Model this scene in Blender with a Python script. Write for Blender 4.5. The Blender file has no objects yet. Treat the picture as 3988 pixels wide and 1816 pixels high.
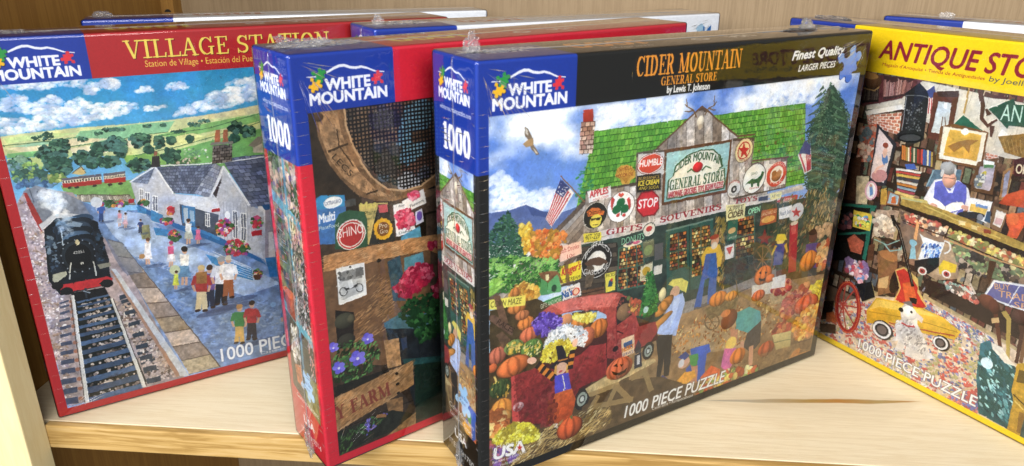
import bpy, bmesh, math, random
import numpy as np
from mathutils import Vector, Matrix, noise
PI = math.pi
scene = bpy.context.scene
COL = scene.collection
# ------------------------------------------------------------------ camera
cam_d = bpy.data.cameras.new('camera'); cam_o = bpy.data.objects.new('camera', cam_d); COL.objects.link(cam_o)
cam_d.sensor_width = 36.0; cam_d.lens = 25.96; cam_d.clip_start = .02; cam_d.clip_end = 50
_r, _u, _f = Vector((.9971, .0755, .0090)), Vector((-.0358, .3619, .9315)), Vector((-.0671, .9291, -.3636))
cam_o.matrix_world = Matrix(((_r.x, _u.x, -_f.x, 0), (_r.y, _u.y, -_f.y, 0), (_r.z, _u.z, -_f.z, .310), (0, 0, 0, 1)))
cam_d.dof.use_dof = True; cam_d.dof.focus_distance = .52; cam_d.dof.aperture_fstop = 14.0
scene.camera = cam_o
scene.render.resolution_x, scene.render.resolution_y = 1024, 466
scene.view_settings.view_transform = 'Standard'; scene.view_settings.look = 'None'
scene.view_settings.gamma = 1.0; scene.view_settings.exposure = 0.0
scene.cycles.max_bounces = 8; scene.cycles.transparent_max_bounces = 16; scene.cycles.use_denoising = True; scene.cycles.sample_clamp_indirect = 3.0
# ------------------------------------------------------------------ indoor light
world = bpy.data.worlds.new('World'); scene.world = world; world.use_nodes = True
bg = world.node_tree.nodes['Background']; bg.inputs[0].default_value = (.95, .97, 1.0, 1); bg.inputs[1].default_value = 0.3
def area(name, loc, target, sx, sy, power, col):
    l = bpy.data.lights.new(name, 'AREA'); l.shape = 'RECTANGLE'; l.size = sx; l.size_y = sy; l.energy = power; l.color = col
    o = bpy.data.objects.new(name, l); COL.objects.link(o); o.location = loc
    o.rotation_euler = (Vector(target)-Vector(loc)).to_track_quat('-Z', 'Y').to_euler(); return o
area('ceiling_or_fill_light', (.75, -2.2, 1.3), (0, .45, .1), 2.2, 1.3, 84, (1, .985, .96))  # added low frontal fill from the right, evens out the box fronts
area('ceiling_or_fill_light', (-1.7, -1.5, 1.3), (0, .45, .1), 2.2, 1.3, 90, (1, .985, .96))  # added low frontal fill from the left, brightens spines and the yellow box
area('ceiling_or_fill_light', (-.2, -.7, 1.9), (0, .45, .1), 1.4, .6, 14, (1, .985, .96))
# ---------------------------------------------------------------- print shop
# The packaging prints (flat ink on card) are painted here as vector art, in
# millimetres of the face they are printed on, x to the right, y up.
PPMM = 5.5
def hexc(c):
    if isinstance(c, str):
        return np.array([int(c[i:i+2], 16) for i in (0, 2, 4)], np.float32) / 255
    return np.array(c, np.float32)
_GL = {}
def glyph_tris(s):
    key = s
    if key not in _GL:
        cu = bpy.data.curves.new('lettering', 'FONT'); cu.body = s; cu.size = 1.0
        cu.resolution_u = 3; cu.fill_mode = 'FRONT'
        ob = bpy.data.objects.new('lettering', cu); bpy.context.scene.collection.objects.link(ob)
        bpy.context.view_layer.update()
        me = ob.evaluated_get(bpy.context.evaluated_depsgraph_get()).to_mesh()
        me.calc_loop_triangles()
        v = np.zeros(len(me.vertices)*3, np.float32); me.vertices.foreach_get('co', v)
        t = np.zeros(len(me.loop_triangles)*3, np.int32); me.loop_triangles.foreach_get('vertices', t)
        _GL[key] = v.reshape(-1, 3)[:, :2][t.reshape(-1, 3)].copy()
        bpy.data.objects.remove(ob); bpy.data.curves.remove(cu)
    return _GL[key]
# slab-serif capitals: strokes as (width class, points); curves are arcs
def _arc(cx, cy, rx, ry, a0, a1, n=14):
    return [(cx+rx*math.cos(math.radians(a0+(a1-a0)*i/n)), cy+ry*math.sin(math.radians(a0+(a1-a0)*i/n))) for i in range(n+1)]
def serif_letters():
    T, t = .17, .075; G = {}
    def sf(x, y, w=.20): return ('t', [(x-w, y), (x+w, y)])
    b, u = .035, .965
    G['I'] = (.40, [('T', [(.2, 0), (.2, 1)]), sf(.2, b), sf(.2, u)])
    G['L'] = (.66, [('T', [(.2, 0), (.2, 1)]), sf(.2, u), ('t', [(.02, b), (.62, b)]), ('t', [(.6, 0), (.63, .26)])])
    G['E'] = (.68, [('T', [(.2, 0), (.2, 1)]), ('t', [(.02, b), (.62, b)]), ('t', [(.02, u), (.6, u)]), ('t', [(.2, .52), (.45, .52)]), ('t', [(.45, .4), (.45, .64)]), ('t', [(.6, 0), (.64, .26)]), ('t', [(.59, 1), (.6, .76)])])
    G['F'] = (.64, [('T', [(.2, 0), (.2, 1)]), sf(.2, b), ('t', [(.02, u), (.6, u)]), ('t', [(.2, .52), (.45, .52)]), ('t', [(.45, .4), (.45, .64)]), ('t', [(.59, 1), (.6, .76)])])
    G['T'] = (.72, [('T', [(.36, 0), (.36, 1)]), sf(.36, b), ('t', [(.04, u), (.68, u)]), ('t', [(.05, 1), (.04, .74)]), ('t', [(.67, 1), (.68, .74)])])
    G['V'] = (.80, [('T', [(.14, 1), (.42, .02)]), ('t', [(.42, .02), (.67, 1)]), sf(.14, u, .15), sf(.67, u, .14)])
    G['A'] = (.80, [('t', [(.12, 0), (.38, 1)]), ('T', [(.40, .98), (.66, 0)]), ('t', [(.2, .34), (.55, .34)]), sf(.12, b, .13), sf(.66, b, .15)])
    G['N'] = (.86, [('t', [(.17, 0), (.17, 1)]), ('T', [(.17, .97), (.68, .03)]), ('t', [(.69, 0), (.69, 1)]), sf(.17, b, .14), sf(.13, u, .12), sf(.69, u, .14)])
    G['M'] = (1.04, [('t', [(.15, 0), (.17, 1)]), ('T', [(.17, .98), (.5, .05)]), ('t', [(.5, .05), (.84, .98)]), ('T', [(.85, 0), (.85, 1)]), sf(.15, b, .14), sf(.85, b, .17), sf(.14, u, .12), sf(.87, u, .12)])
    G['U'] = (.80, [('T', [(.2, 1), (.2, .3)]), ('T', _arc(.4, .3, .2, .26, 180, 270, 8)), ('t', _arc(.4, .3, .23, .26, 270, 360, 8)), ('t', [(.63, .3), (.63, 1)]), sf(.2, u, .18), sf(.63, u, .14)])
    G['O'] = (.80, [('T', _arc(.4, .5, .29, .46, 110, 250)), ('T', _arc(.4, .5, .29, .46, -70, 70)), ('t', _arc(.4, .5, .29, .46, 70, 110, 4)), ('t', _arc(.4, .5, .29, .46, 250, 290, 4))])
    G['Q'] = (.80, G['O'][1] + [('t', [(.4, .2), (.72, -.1)])])
    G['0'] = (.62, [('T', _arc(.31, .5, .2, .46, 110, 250)), ('T', _arc(.31, .5, .2, .46, -70, 70)), ('t', _arc(.31, .5, .2, .46, 70, 110, 4)), ('t', _arc(.31, .5, .2, .46, 250, 290, 4))])
    G['1'] = (.42, [('T', [(.24, 0), (.24, 1)]), sf(.24, b, .19), ('t', [(.05, .86), (.22, .97)])])
    G['C'] = (.74, [('T', _arc(.4, .5, .29, .46, 110, 250)), ('t', _arc(.4, .5, .29, .46, 35, 110, 8)), ('t', _arc(.4, .5, .29, .46, 250, 320, 8)), ('t', [(.65, 1), (.66, .68)])])
    G['G'] = (.82, [('T', _arc(.4, .5, .29, .46, 110, 250)), ('t', _arc(.4, .5, .29, .46, 35, 110, 8)), ('t', _arc(.4, .5, .29, .46, 250, 310, 8)), ('t', [(.65, 1), (.66, .7)]), ('T', [(.65, .02), (.65, .45)]), sf(.65, .45, .15)])
    G['D'] = (.82, [('T', [(.2, 0), (.2, 1)]), ('t', [(.02, b), (.4, b)]), ('t', [(.02, u), (.4, u)]), ('T', _arc(.37, .5, .3, .46, -75, 75)), ('t', _arc(.37, .5, .3, .46, 75, 95, 3)), ('t', _arc(.37, .5, .3, .46, -95, -75, 3))])
    G['P'] = (.70, [('T', [(.2, 0), (.2, 1)]), sf(.2, b), ('t', [(.02, u), (.38, u)]), ('t', [(.2, .47), (.38, .47)]), ('T', _arc(.38, .72, .19, .24, -80, 80))])
    G['R'] = (.80, [('T', [(.2, 0), (.2, 1)]), sf(.2, b), ('t', [(.02, u), (.38, u)]), ('t', [(.2, .5), (.38, .5)]), ('T', _arc(.38, .73, .19, .23, -80, 80)), ('T', [(.4, .5), (.64, .03)]), sf(.68, b, .1)])
    G['B'] = (.74, [('T', [(.2, 0), (.2, 1)]), ('t', [(.02, u), (.38, u)]), ('t', [(.02, b), (.4, b)]), ('t', [(.2, .52), (.4, .52)]), ('T', _arc(.38, .74, .17, .22, -80, 80)), ('T', _arc(.4, .28, .2, .24, -80, 80))])
    G['S'] = (.62, [('T', _arc(.3, .74, .2, .22, 100, 230, 8) + _arc(.3, .27, .22, .23, 60, -90, 9)), ('t', _arc(.3, .74, .22, .22, 30, 100, 5)), ('t', _arc(.3, .27, .24, .23, -150, -90, 5)), ('t', [(.51, 1), (.52, .72)]), ('t', [(.06, 0), (.05, .28)])])
    G['Y'] = (.76, [('T', [(.12, 1), (.37, .48)]), ('t', [(.37, .48), (.62, 1)]), ('T', [(.37, .5), (.37, 0)]), sf(.37, b), sf(.12, u, .13), sf(.62, u, .12)])
    G['W'] = (1.06, [('T', [(.12, 1), (.3, .02)]), ('t', [(.3, .02), (.5, .95)]), ('T', [(.5, .95), (.7, .02)]), ('t', [(.7, .02), (.9, 1)]), sf(.12, u, .13), sf(.9, u, .12)])
    G['H'] = (.86, [('T', [(.2, 0), (.2, 1)]), ('T', [(.64, 0), (.64, 1)]), ('t', [(.2, .5), (.64, .5)]), sf(.2, b, .17), sf(.2, u, .17), sf(.64, b, .17), sf(.64, u, .17)])
    G['K'] = (.84, [('T', [(.2, 0), (.2, 1)]), ('t', [(.22, .45), (.62, .98)]), ('T', [(.34, .6), (.66, .02)]), sf(.2, b, .17), sf(.2, u, .17), sf(.62, u, .12), sf(.68, b, .12)])
    G[' '] = (.36, [])
    return G, T, t
SERIF, SER_T, SER_t = serif_letters()
def _seg_quads(pts, w):
    out = []
    for (ax, ay), (bx, by) in zip(pts[:-1], pts[1:]):
        dx, dy = bx-ax, by-ay; L = math.hypot(dx, dy) or 1e-6
        ex, ey = dx/L*w*.12, dy/L*w*.12; nx, ny = -dy/L*w/2, dx/L*w/2
        out.append([(ax-ex+nx, ay-ey+ny), (bx+ex+nx, by+ey+ny), (bx+ex-nx, by+ey-ny), (ax-ex-nx, ay-ey-ny)])
    return out
def serif_tris(s, fat):
    x = 0; out = []
    for ch in s:
        adv, st = SERIF[ch]
        for k, pts in st:
            for q in _seg_quads(pts, SER_T*fat if k == 'T' else SER_t*(.7+.3*fat)):
                q = np.array(q, np.float32) + np.array([x, 0], np.float32)
                out += [q[[0, 1, 2]], q[[0, 2, 3]]]
        x += adv + .03
    return np.array(out, np.float32)
def vnoise(h, w, cell, rng):
    gh, gw = int(h/cell)+3, int(w/cell)+3
    g = rng.random((gh, gw)).astype(np.float32)
    y = np.arange(h)/cell; x = np.arange(w)/cell
    yi = y.astype(int); xi = x.astype(int); fy = (y-yi)[:, None]; fx = (x-xi)[None]
    fy = fy*fy*(3-2*fy); fx = fx*fx*(3-2*fx)
    a = g[yi][:, xi]; b = g[yi][:, xi+1]; c = g[yi+1][:, xi]; d = g[yi+1][:, xi+1]
    return ((a*(1-fx)+b*fx)*(1-fy)+(c*(1-fx)+d*fx)*fy).astype(np.float32)
def fbm(h, w, cell, rng, o=4):
    s = np.zeros((h, w), np.float32); a = .5; tot = 0
    for i in range(o):
        s += a*vnoise(h, w, max(cell, 1.01), rng); tot += a; a *= .5; cell /= 2
    return s/tot
class Canvas:
    def __init__(self, wmm, hmm, bg='ffffff', seed=1):
        self.wm, self.hm = wmm, hmm
        self.w, self.h = int(wmm*PPMM), int(hmm*PPMM)
        self.a = np.empty((self.h, self.w, 3), np.float32); self.a[:] = hexc(bg)
        self.rng = np.random.default_rng(seed); self.clip = None
    def _px(self, pts):
        p = np.array(pts, np.float32).reshape(-1, 2)*PPMM
        return p                                # row = y (bottom up)
    def _mask(self, p):
        x0 = max(int(p[:, 0].min())-1, 0); x1 = min(int(p[:, 0].max())+2, self.w)
        y0 = max(int(p[:, 1].min())-1, 0); y1 = min(int(p[:, 1].max())+2, self.h)
        if x1 <= x0 or y1 <= y0: return None
        X = np.arange(x0, x1, dtype=np.float32)[None]+.5; Y = np.arange(y0, y1, dtype=np.float32)[:, None]+.5
        m = np.zeros((y1-y0, x1-x0), bool); q = np.roll(p, -1, 0)
        for (ax, ay), (bx, by) in zip(p, q):
            if ay == by: continue
            m ^= ((ay <= Y) != (by <= Y)) & (X < (bx-ax)*(Y-ay)/(by-ay)+ax)
        if self.clip is not None: m &= self.clip[y0:y1, x0:x1]
        return m, x0, x1, y0, y1
    def set_clip(self, pts=None):
        self.clip = None
        if pts is not None:
            r = self._mask(self._px(pts)); c = np.zeros((self.h, self.w), bool)
            if r: m, x0, x1, y0, y1 = r; c[y0:y1, x0:x1] = m
            self.clip = c
    def poly(self, col, pts, col2=None, n=0, cell=2.0, al=1.0):
        r = self._mask(self._px(pts))
        if r is None: return
        m, x0, x1, y0, y1 = r; c = hexc(col)
        if col2 is not None:
            t = np.linspace(1, 0, y1-y0, dtype=np.float32)[:, None, None]
            f = np.broadcast_to(c*(1-t)+hexc(col2)*t, (y1-y0, x1-x0, 3))
        else: f = np.broadcast_to(c, (y1-y0, x1-x0, 3))
        if n: f = f*(1+n*2*(fbm(y1-y0, x1-x0, cell*PPMM, self.rng)-.5)[..., None])
        s = self.a[y0:y1, x0:x1]; s[m] = s[m]*(1-al)+f[m]*al
    def ell(self, col, x, y, rx, ry, a=0, sh=0, al=1.0, rib=0, col2=None):
        """ellipse; sh paints it as a rounded thing, rib adds pumpkin ribs"""
        x, y, rx, ry = x*PPMM, y*PPMM, max(rx*PPMM, .6), max(ry*PPMM, .6); R = max(rx, ry)
        x0 = max(int(x-R)-1, 0); x1 = min(int(x+R)+2, self.w); y0 = max(int(y-R)-1, 0); y1 = min(int(y+R)+2, self.h)
        if x1 <= x0 or y1 <= y0: return
        X = np.arange(x0, x1, dtype=np.float32)[None]+.5-x; Y = np.arange(y0, y1, dtype=np.float32)[:, None]+.5-y
        ca, sa = math.cos(math.radians(a)), math.sin(math.radians(a))
        U = (X*ca+Y*sa)/rx; V = (-X*sa+Y*ca)/ry
        d = U*U+V*V; m = d <= 1
        if self.clip is not None: m &= self.clip[y0:y1, x0:x1]
        f = np.broadcast_to(hexc(col), m.shape+(3,))
        if sh: f = f*(1+sh*(-U*.4+V*.6-.7*d+.25))[..., None]
        if rib:
            W = U/np.sqrt(np.maximum(1-V*V, .08)); f = f*(1-.32*np.abs(np.sin(W*1.57*rib))[..., None]**6*1.0)
        s = self.a[y0:y1, x0:x1]; s[m] = s[m]*(1-al)+np.clip(f[m], 0, 1)*al
    def line(self, col, pts, w, w2=None, al=1.0):
        n = len(pts)-1
        for i in range(n):
            a, b = pts[i], pts[i+1]; wa = w if w2 is None else w+(w2-w)*i/n; wb = w if w2 is None else w+(w2-w)*(i+1)/n
            dx, dy = b[0]-a[0], b[1]-a[1]; L = math.hypot(dx, dy) or 1e-6; nx, ny = -dy/L/2, dx/L/2
            self.poly(col, [(a[0]+nx*wa, a[1]+ny*wa), (b[0]+nx*wb, b[1]+ny*wb), (b[0]-nx*wb, b[1]-ny*wb), (a[0]-nx*wa, a[1]-ny*wa)], al=al)
            if i and w > .5: self.ell(col, a[0], a[1], wa/2, wa/2, al=al)
    def dabs(self, pts, cols, n, size, asp=1.0, ang=0, jit=180, lit=.25, al=1.0, sh=.15):
        """brush dabs scattered through an outline, darker and lighter ones in clumps"""
        pp = np.array(pts, np.float32); lo, hi = pp.min(0), pp.max(0); r = self._mask(self._px(pts))
        if r is None: return
        m, x0, x1, y0, y1 = r; cl = fbm(y1-y0, x1-x0, max(size*4*PPMM, 4), self.rng, 3)
        ys, xs = np.nonzero(m)
        if not len(ys): return
        cols = [hexc(c) for c in cols]; k = self.rng.integers(0, len(ys), n)
        for i in k[np.argsort(-ys[k]+self.rng.normal(size=n)*8)]:
            x, y = (xs[i]+x0)/PPMM, (ys[i]+y0)/PPMM; q = (cl[ys[i], xs[i]]-.5)*3.2+.5
            j = int(np.clip(q*len(cols)+self.rng.normal()*.6, 0, len(cols)-1))
            s = size*(.6+.8*self.rng.random()); c = cols[j]*(1+lit*(self.rng.random()-.5))
            self.ell(np.clip(c, 0, 1), x, y, s, s*asp, ang+jit*(self.rng.random()-.5), sh=sh, al=al)
    def quad(self, q, u, v):
        (ax, ay), (bx, by), (cx, cy), (dx, dy) = q     # bottom-left, bottom-right, top-right, top-left
        return ((ax*(1-u)+bx*u)*(1-v)+(dx*(1-u)+cx*u)*v, (ay*(1-u)+by*u)*(1-v)+(dy*(1-u)+cy*u)*v)
    def rows(self, q, nr, nc, cols, gap='202020', g=.12, off=.5, jit=.15, n=0):
        """courses of shingles, bricks, boards or books filling a four-sided patch"""
        if gap: self.poly(gap, q)
        cols = [hexc(c) for c in cols]; R = self.rng.random
        for r in range(nr):
            o = off*(r % 2)
            for c in range(-1, nc+1):
                u0, u1 = (c+o)/nc, (c+1+o-g)/nc; v0, v1 = (r+g*.5)/nr, (r+1-g*.5-g*R()*.6)/nr
                u0, u1 = max(u0, 0), min(u1, 1)
                if u1 <= u0: continue
                cc = cols[int(R()*len(cols))]*(1+jit*2*(R()-.5))
                self.poly(np.clip(cc, 0, 1), [self.quad(q, a, b) for a, b in ((u0, v0), (u1, v0), (u1, v1), (u0, v1))], n=n)
    def text(self, s, x0, y0, x1, y1, h, col, bold=0, slant=0, serif=0, out=None, ow=0, up=0, arc=0, al=1.0, rot=0):
        """lettering fitted between two baseline points, capital height h"""
        t = serif_tris(s, serif).copy() if serif else glyph_tris(s).copy()
        if not len(t): return
        t[..., 0] -= t[..., 0].min(); w = t[..., 0].max()
        if not serif: t[..., 1] /= glyph_tris('H')[..., 1].max()
        L = math.hypot(x1-x0, y1-y0); dx, dy = (x1-x0)/L, (y1-y0)/L
        X = t[..., 0]/w*L; Y = t[..., 1]*h*(1+up*t[..., 0]/w)
        X = X + Y*slant
        if arc: Y = Y+arc*(1-(2*X/L-1)**2)
        tri = np.stack([x0+X*dx-Y*dy, y0+X*dy+Y*dx], -1)*PPMM
        pad = int((ow+abs(bold)*h)*PPMM)+3
        lo = np.floor(tri.reshape(-1, 2).min(0)).astype(int)-pad; hi = np.ceil(tri.reshape(-1, 2).max(0)).astype(int)+pad
        m = np.zeros((hi[1]-lo[1], hi[0]-lo[0]), bool)
        for q in tri:
            a = np.maximum(np.floor(q.min(0)).astype(int)-lo, 0); b = np.ceil(q.max(0)).astype(int)-lo+1
            PX = np.arange(a[0], b[0])[None]+lo[0]+.5; PY = np.arange(a[1], b[1])[:, None]+lo[1]+.5
            e = [(q[(k+1) % 3, 0]-q[k, 0])*(PY-q[k, 1])-(q[(k+1) % 3, 1]-q[k, 1])*(PX-q[k, 0]) for k in range(3)]
            m[a[1]:b[1], a[0]:b[0]] |= ((e[0] >= 0) & (e[1] >= 0) & (e[2] >= 0)) | ((e[0] <= 0) & (e[1] <= 0) & (e[2] <= 0))
        def grow(m, r):
            o = m.copy(); R = int(math.ceil(r))
            for sy in range(-R, R+1):
                for sx in range(-R, R+1):
                    if (sx or sy) and sx*sx+sy*sy <= r*r+.3: o |= np.roll(np.roll(m, sy, 0), sx, 1)
            return o
        if bold: m = grow(m, bold*h*PPMM*1.3)
        def put(m, c, al):
            ya, yb, xa, xb = max(lo[1], 0), min(hi[1], self.h), max(lo[0], 0), min(hi[0], self.w)
            if ya >= yb or xa >= xb: return
            k = m[ya-lo[1]:yb-lo[1], xa-lo[0]:xb-lo[0]]
            if self.clip is not None: k = k & self.clip[ya:yb, xa:xb]
            d = self.a[ya:yb, xa:xb]; d[k] = d[k]*(1-al)+hexc(c)*al
        if out: put(grow(m, ow*PPMM), out, 1.0)
        put(m, col, al)
    def clouds(self, pts, col, cell, lo=.5, hi=.62, sy=2.2, al=1.0):
        r = self._mask(self._px(pts))
        if r is None: return
        m, x0, x1, y0, y1 = r; h, w = m.shape
        f = fbm(int(h*sy)+1, w, cell*PPMM, self.rng, 5)[(np.arange(h)*sy).astype(int)]
        t = np.clip((f-lo)/(hi-lo), 0, 1)*m*al; t = t[..., None]
        s = self.a[y0:y1, x0:x1]; s[:] = s*(1-t)+hexc(col)*t
    def paste(self, src, sx0, sy0, sx1, sy1, dx0, dy0, dx1, dy1):
        X = ((np.arange(int(dx0*PPMM), int(dx1*PPMM))/PPMM-dx0)/(dx1-dx0)*(sx1-sx0)+sx0)*PPMM
        Y = ((np.arange(int(dy0*PPMM), int(dy1*PPMM))/PPMM-dy0)/(dy1-dy0)*(sy1-sy0)+sy0)*PPMM
        X = np.clip(X.astype(int), 0, src.w-1); Y = np.clip(Y.astype(int), 0, src.h-1)
        self.a[int(dy0*PPMM):int(dy0*PPMM)+len(Y), int(dx0*PPMM):int(dx0*PPMM)+len(X)] = src.a[Y][:, X]
    def warp(self, amp=.5, cell=5.0, mot=.16, rect=None):
        """unsteady hand: bends every edge a little and mottles the paint"""
        h, w, r = self.h, self.w, self.rng
        f = lambda c: (fbm(h, w, c*PPMM, r, 4)-.5)*4
        Y = np.clip(np.arange(h)[:, None]+f(cell)*amp*PPMM, 0, h-1).astype(np.int32)
        X = np.clip(np.arange(w)[None]+f(cell)*amp*PPMM, 0, w-1).astype(np.int32)
        b = self.a[Y, X]*(1+mot*f(3.5)[..., None]*.6+mot*f(14.)[..., None]*.5)
        t = f(9.)[..., None]*.035; b = b+t*np.array([1., .35, -.9], np.float32)*b
        if rect: x0, y0, x1, y1 = [int(v*PPMM) for v in rect]; self.a[y0:y1, x0:x1] = b[y0:y1, x0:x1]
        else: self.a = b
    def strokes(self, n, size, rect, amt=.3):
        """small brush marks in the colour they fall on, a little lighter or darker"""
        x0, y0, x1, y1 = rect; r = self.rng
        P = r.random((n, 2))*[x1-x0, y1-y0]+[x0, y0]; K = 1+amt*2*(r.random(n)-.5); A = r.random(n)*180; S = size*(.5+r.random(n))
        for (x, y), k, a, s in zip(P, K, A, S):
            c = self.a[min(int(y*PPMM), self.h-1), min(int(x*PPMM), self.w-1)]*k
            self.ell(np.clip(c, 0, 1), x, y, s, s*.38, a, al=.75)
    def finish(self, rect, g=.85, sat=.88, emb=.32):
        """relief light painted in: edges tinted as if lit from the upper left; ink lightens and dulls the colours"""
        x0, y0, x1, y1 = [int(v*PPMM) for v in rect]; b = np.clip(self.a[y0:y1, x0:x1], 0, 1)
        L = b.mean(2); d = np.roll(np.roll(L, 2, 0), -2, 1)-np.roll(np.roll(L, -2, 0), 2, 1)  # edge light and shade go into the print colour
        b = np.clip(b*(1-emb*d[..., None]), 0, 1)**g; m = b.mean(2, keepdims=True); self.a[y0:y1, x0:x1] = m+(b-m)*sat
    def grain(self, amt=.05, cell=.8):
        self.a *= (1+amt*2*(fbm(self.h, self.w, cell*PPMM, self.rng, 3)-.5))[..., None]
    def image(self, name):
        im = bpy.data.images.new(name, self.w, self.h); b = np.ones((self.h, self.w, 4), np.float32)
        b[..., :3] = np.clip(self.a, 0, 1); im.pixels.foreach_set(b.ravel()); im.update(); im.pack()
        return im
PIECE = [(-.5, -.5), (-.14, -.42), (-.2, -.66), (0, -.78), (.2, -.66), (.14, -.42), (.5, -.5), (.42, -.13), (.66, -.2), (.78, 0), (.66, .2), (.42, .13), (.52, .52),
         (.12, .44), (.2, .28), (0, .16), (-.2, .28), (-.12, .44), (-.52, .52), (-.44, .12), (-.3, .2), (-.18, 0), (-.3, -.2), (-.44, -.12)]
def piece(c, col, x, y, s, a=0, sx=1.0, col2=None, h=1.0):
    ca, sa = math.cos(math.radians(a)), math.sin(math.radians(a)); pts = []
    P = [np.array(p) for p in PIECE]
    for i in range(len(P)):                       # soften the outline
        p, q = P[i], P[(i+1) % len(P)]
        pts += [p*.75+q*.25, p*.25+q*.75]
    c.poly(col, [(x+(px*ca-py*sa)*s*sx, y+(px*sa+py*ca)*s*h) for px, py in pts], col2)
def logo(c, x, y, w, h=1.0):
    """brand mark: two lines of capitals under a mountain line, three puzzle pieces"""
    k = w/45.2; g = k*h
    L = lambda *p: [(x+px*k, y+py*g) for px, py in p]
    ridge = [(-.8, 14.6), (4, 14.5), (8.2, 15.2), (11.8, 16.7), (15, 18.1), (18, 19.0), (20.8, 18.9), (24, 17.6), (27.3, 17.1), (30.5, 17.4), (34, 16.4), (38.5, 14.4), (44.2, 13.6)]
    ww = [.3, .7, 1.0, 1.2, 1.4, 1.5, 1.5, 1.4, 1.35, 1.3, 1.1, .8, .3]
    for i in range(len(ridge)-1): c.line('f4f6fa', L(ridge[i], ridge[i+1]), (ww[i]+ww[i+1])/2*k)
    for (px, py), q in zip(ridge[1:-1], ww[1:-1]): c.ell('f4f6fa', x+px*k, y+py*g, q/2*k, q/2*k)
    (ax, ay), (bx, by), (cx, cy), (dx, dy) = L((9.2, 6.9), (35.2, 6.9), (0, 0), (45.2, 0))
    c.text('WHITE', ax, ay, bx, by, 5.7*g, 'f6f7fb', bold=.06); c.text('MOUNTAIN', cx, cy, dx, dy, 5.8*g, 'f6f7fb', bold=.06)
    piece(c, '10204a', x+5.9*k, y+14.8*g, 6.2*k, 22, 1, h=h); piece(c, '10204a', x+3.5*k, y+10.2*g, 6.0*k, -20, 1, h=h)
    piece(c, '2fa04e', x+5.6*k, y+15.2*g, 6.2*k, 22, 1, h=h)
    piece(c, 'f5c52a', x+3.2*k, y+10.6*g, 6.0*k, -20, 1, h=h)
    piece(c, 'e03a4a', x+40.4*k, y+10.2*g, 6.0*k, 182, 1, h=h)
BLUE = '1c3fa4'
def border(c, col, side, rect):
    """printed frame round the picture, title band and blue logo panel"""
    x0, y0, x1, y1 = rect; W, H = c.wm, c.hm
    for q in ([(0, 0), (x0, 0), (x0, H), (0, H)], [(x1, 0), (W, 0), (W, H), (x1, H)], [(0, 0), (W, 0), (W, y0), (0, y0)]): c.poly(side, q)
    c.poly(col, [(0, y1), (W, y1), (W, H), (0, H)])
    c.poly(BLUE, [(0, y1), (60.6, y1), (60.6, H), (0, H)]); c.poly(BLUE, [(0, 198), (x0, 198), (x0, H), (0, H)])
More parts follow.
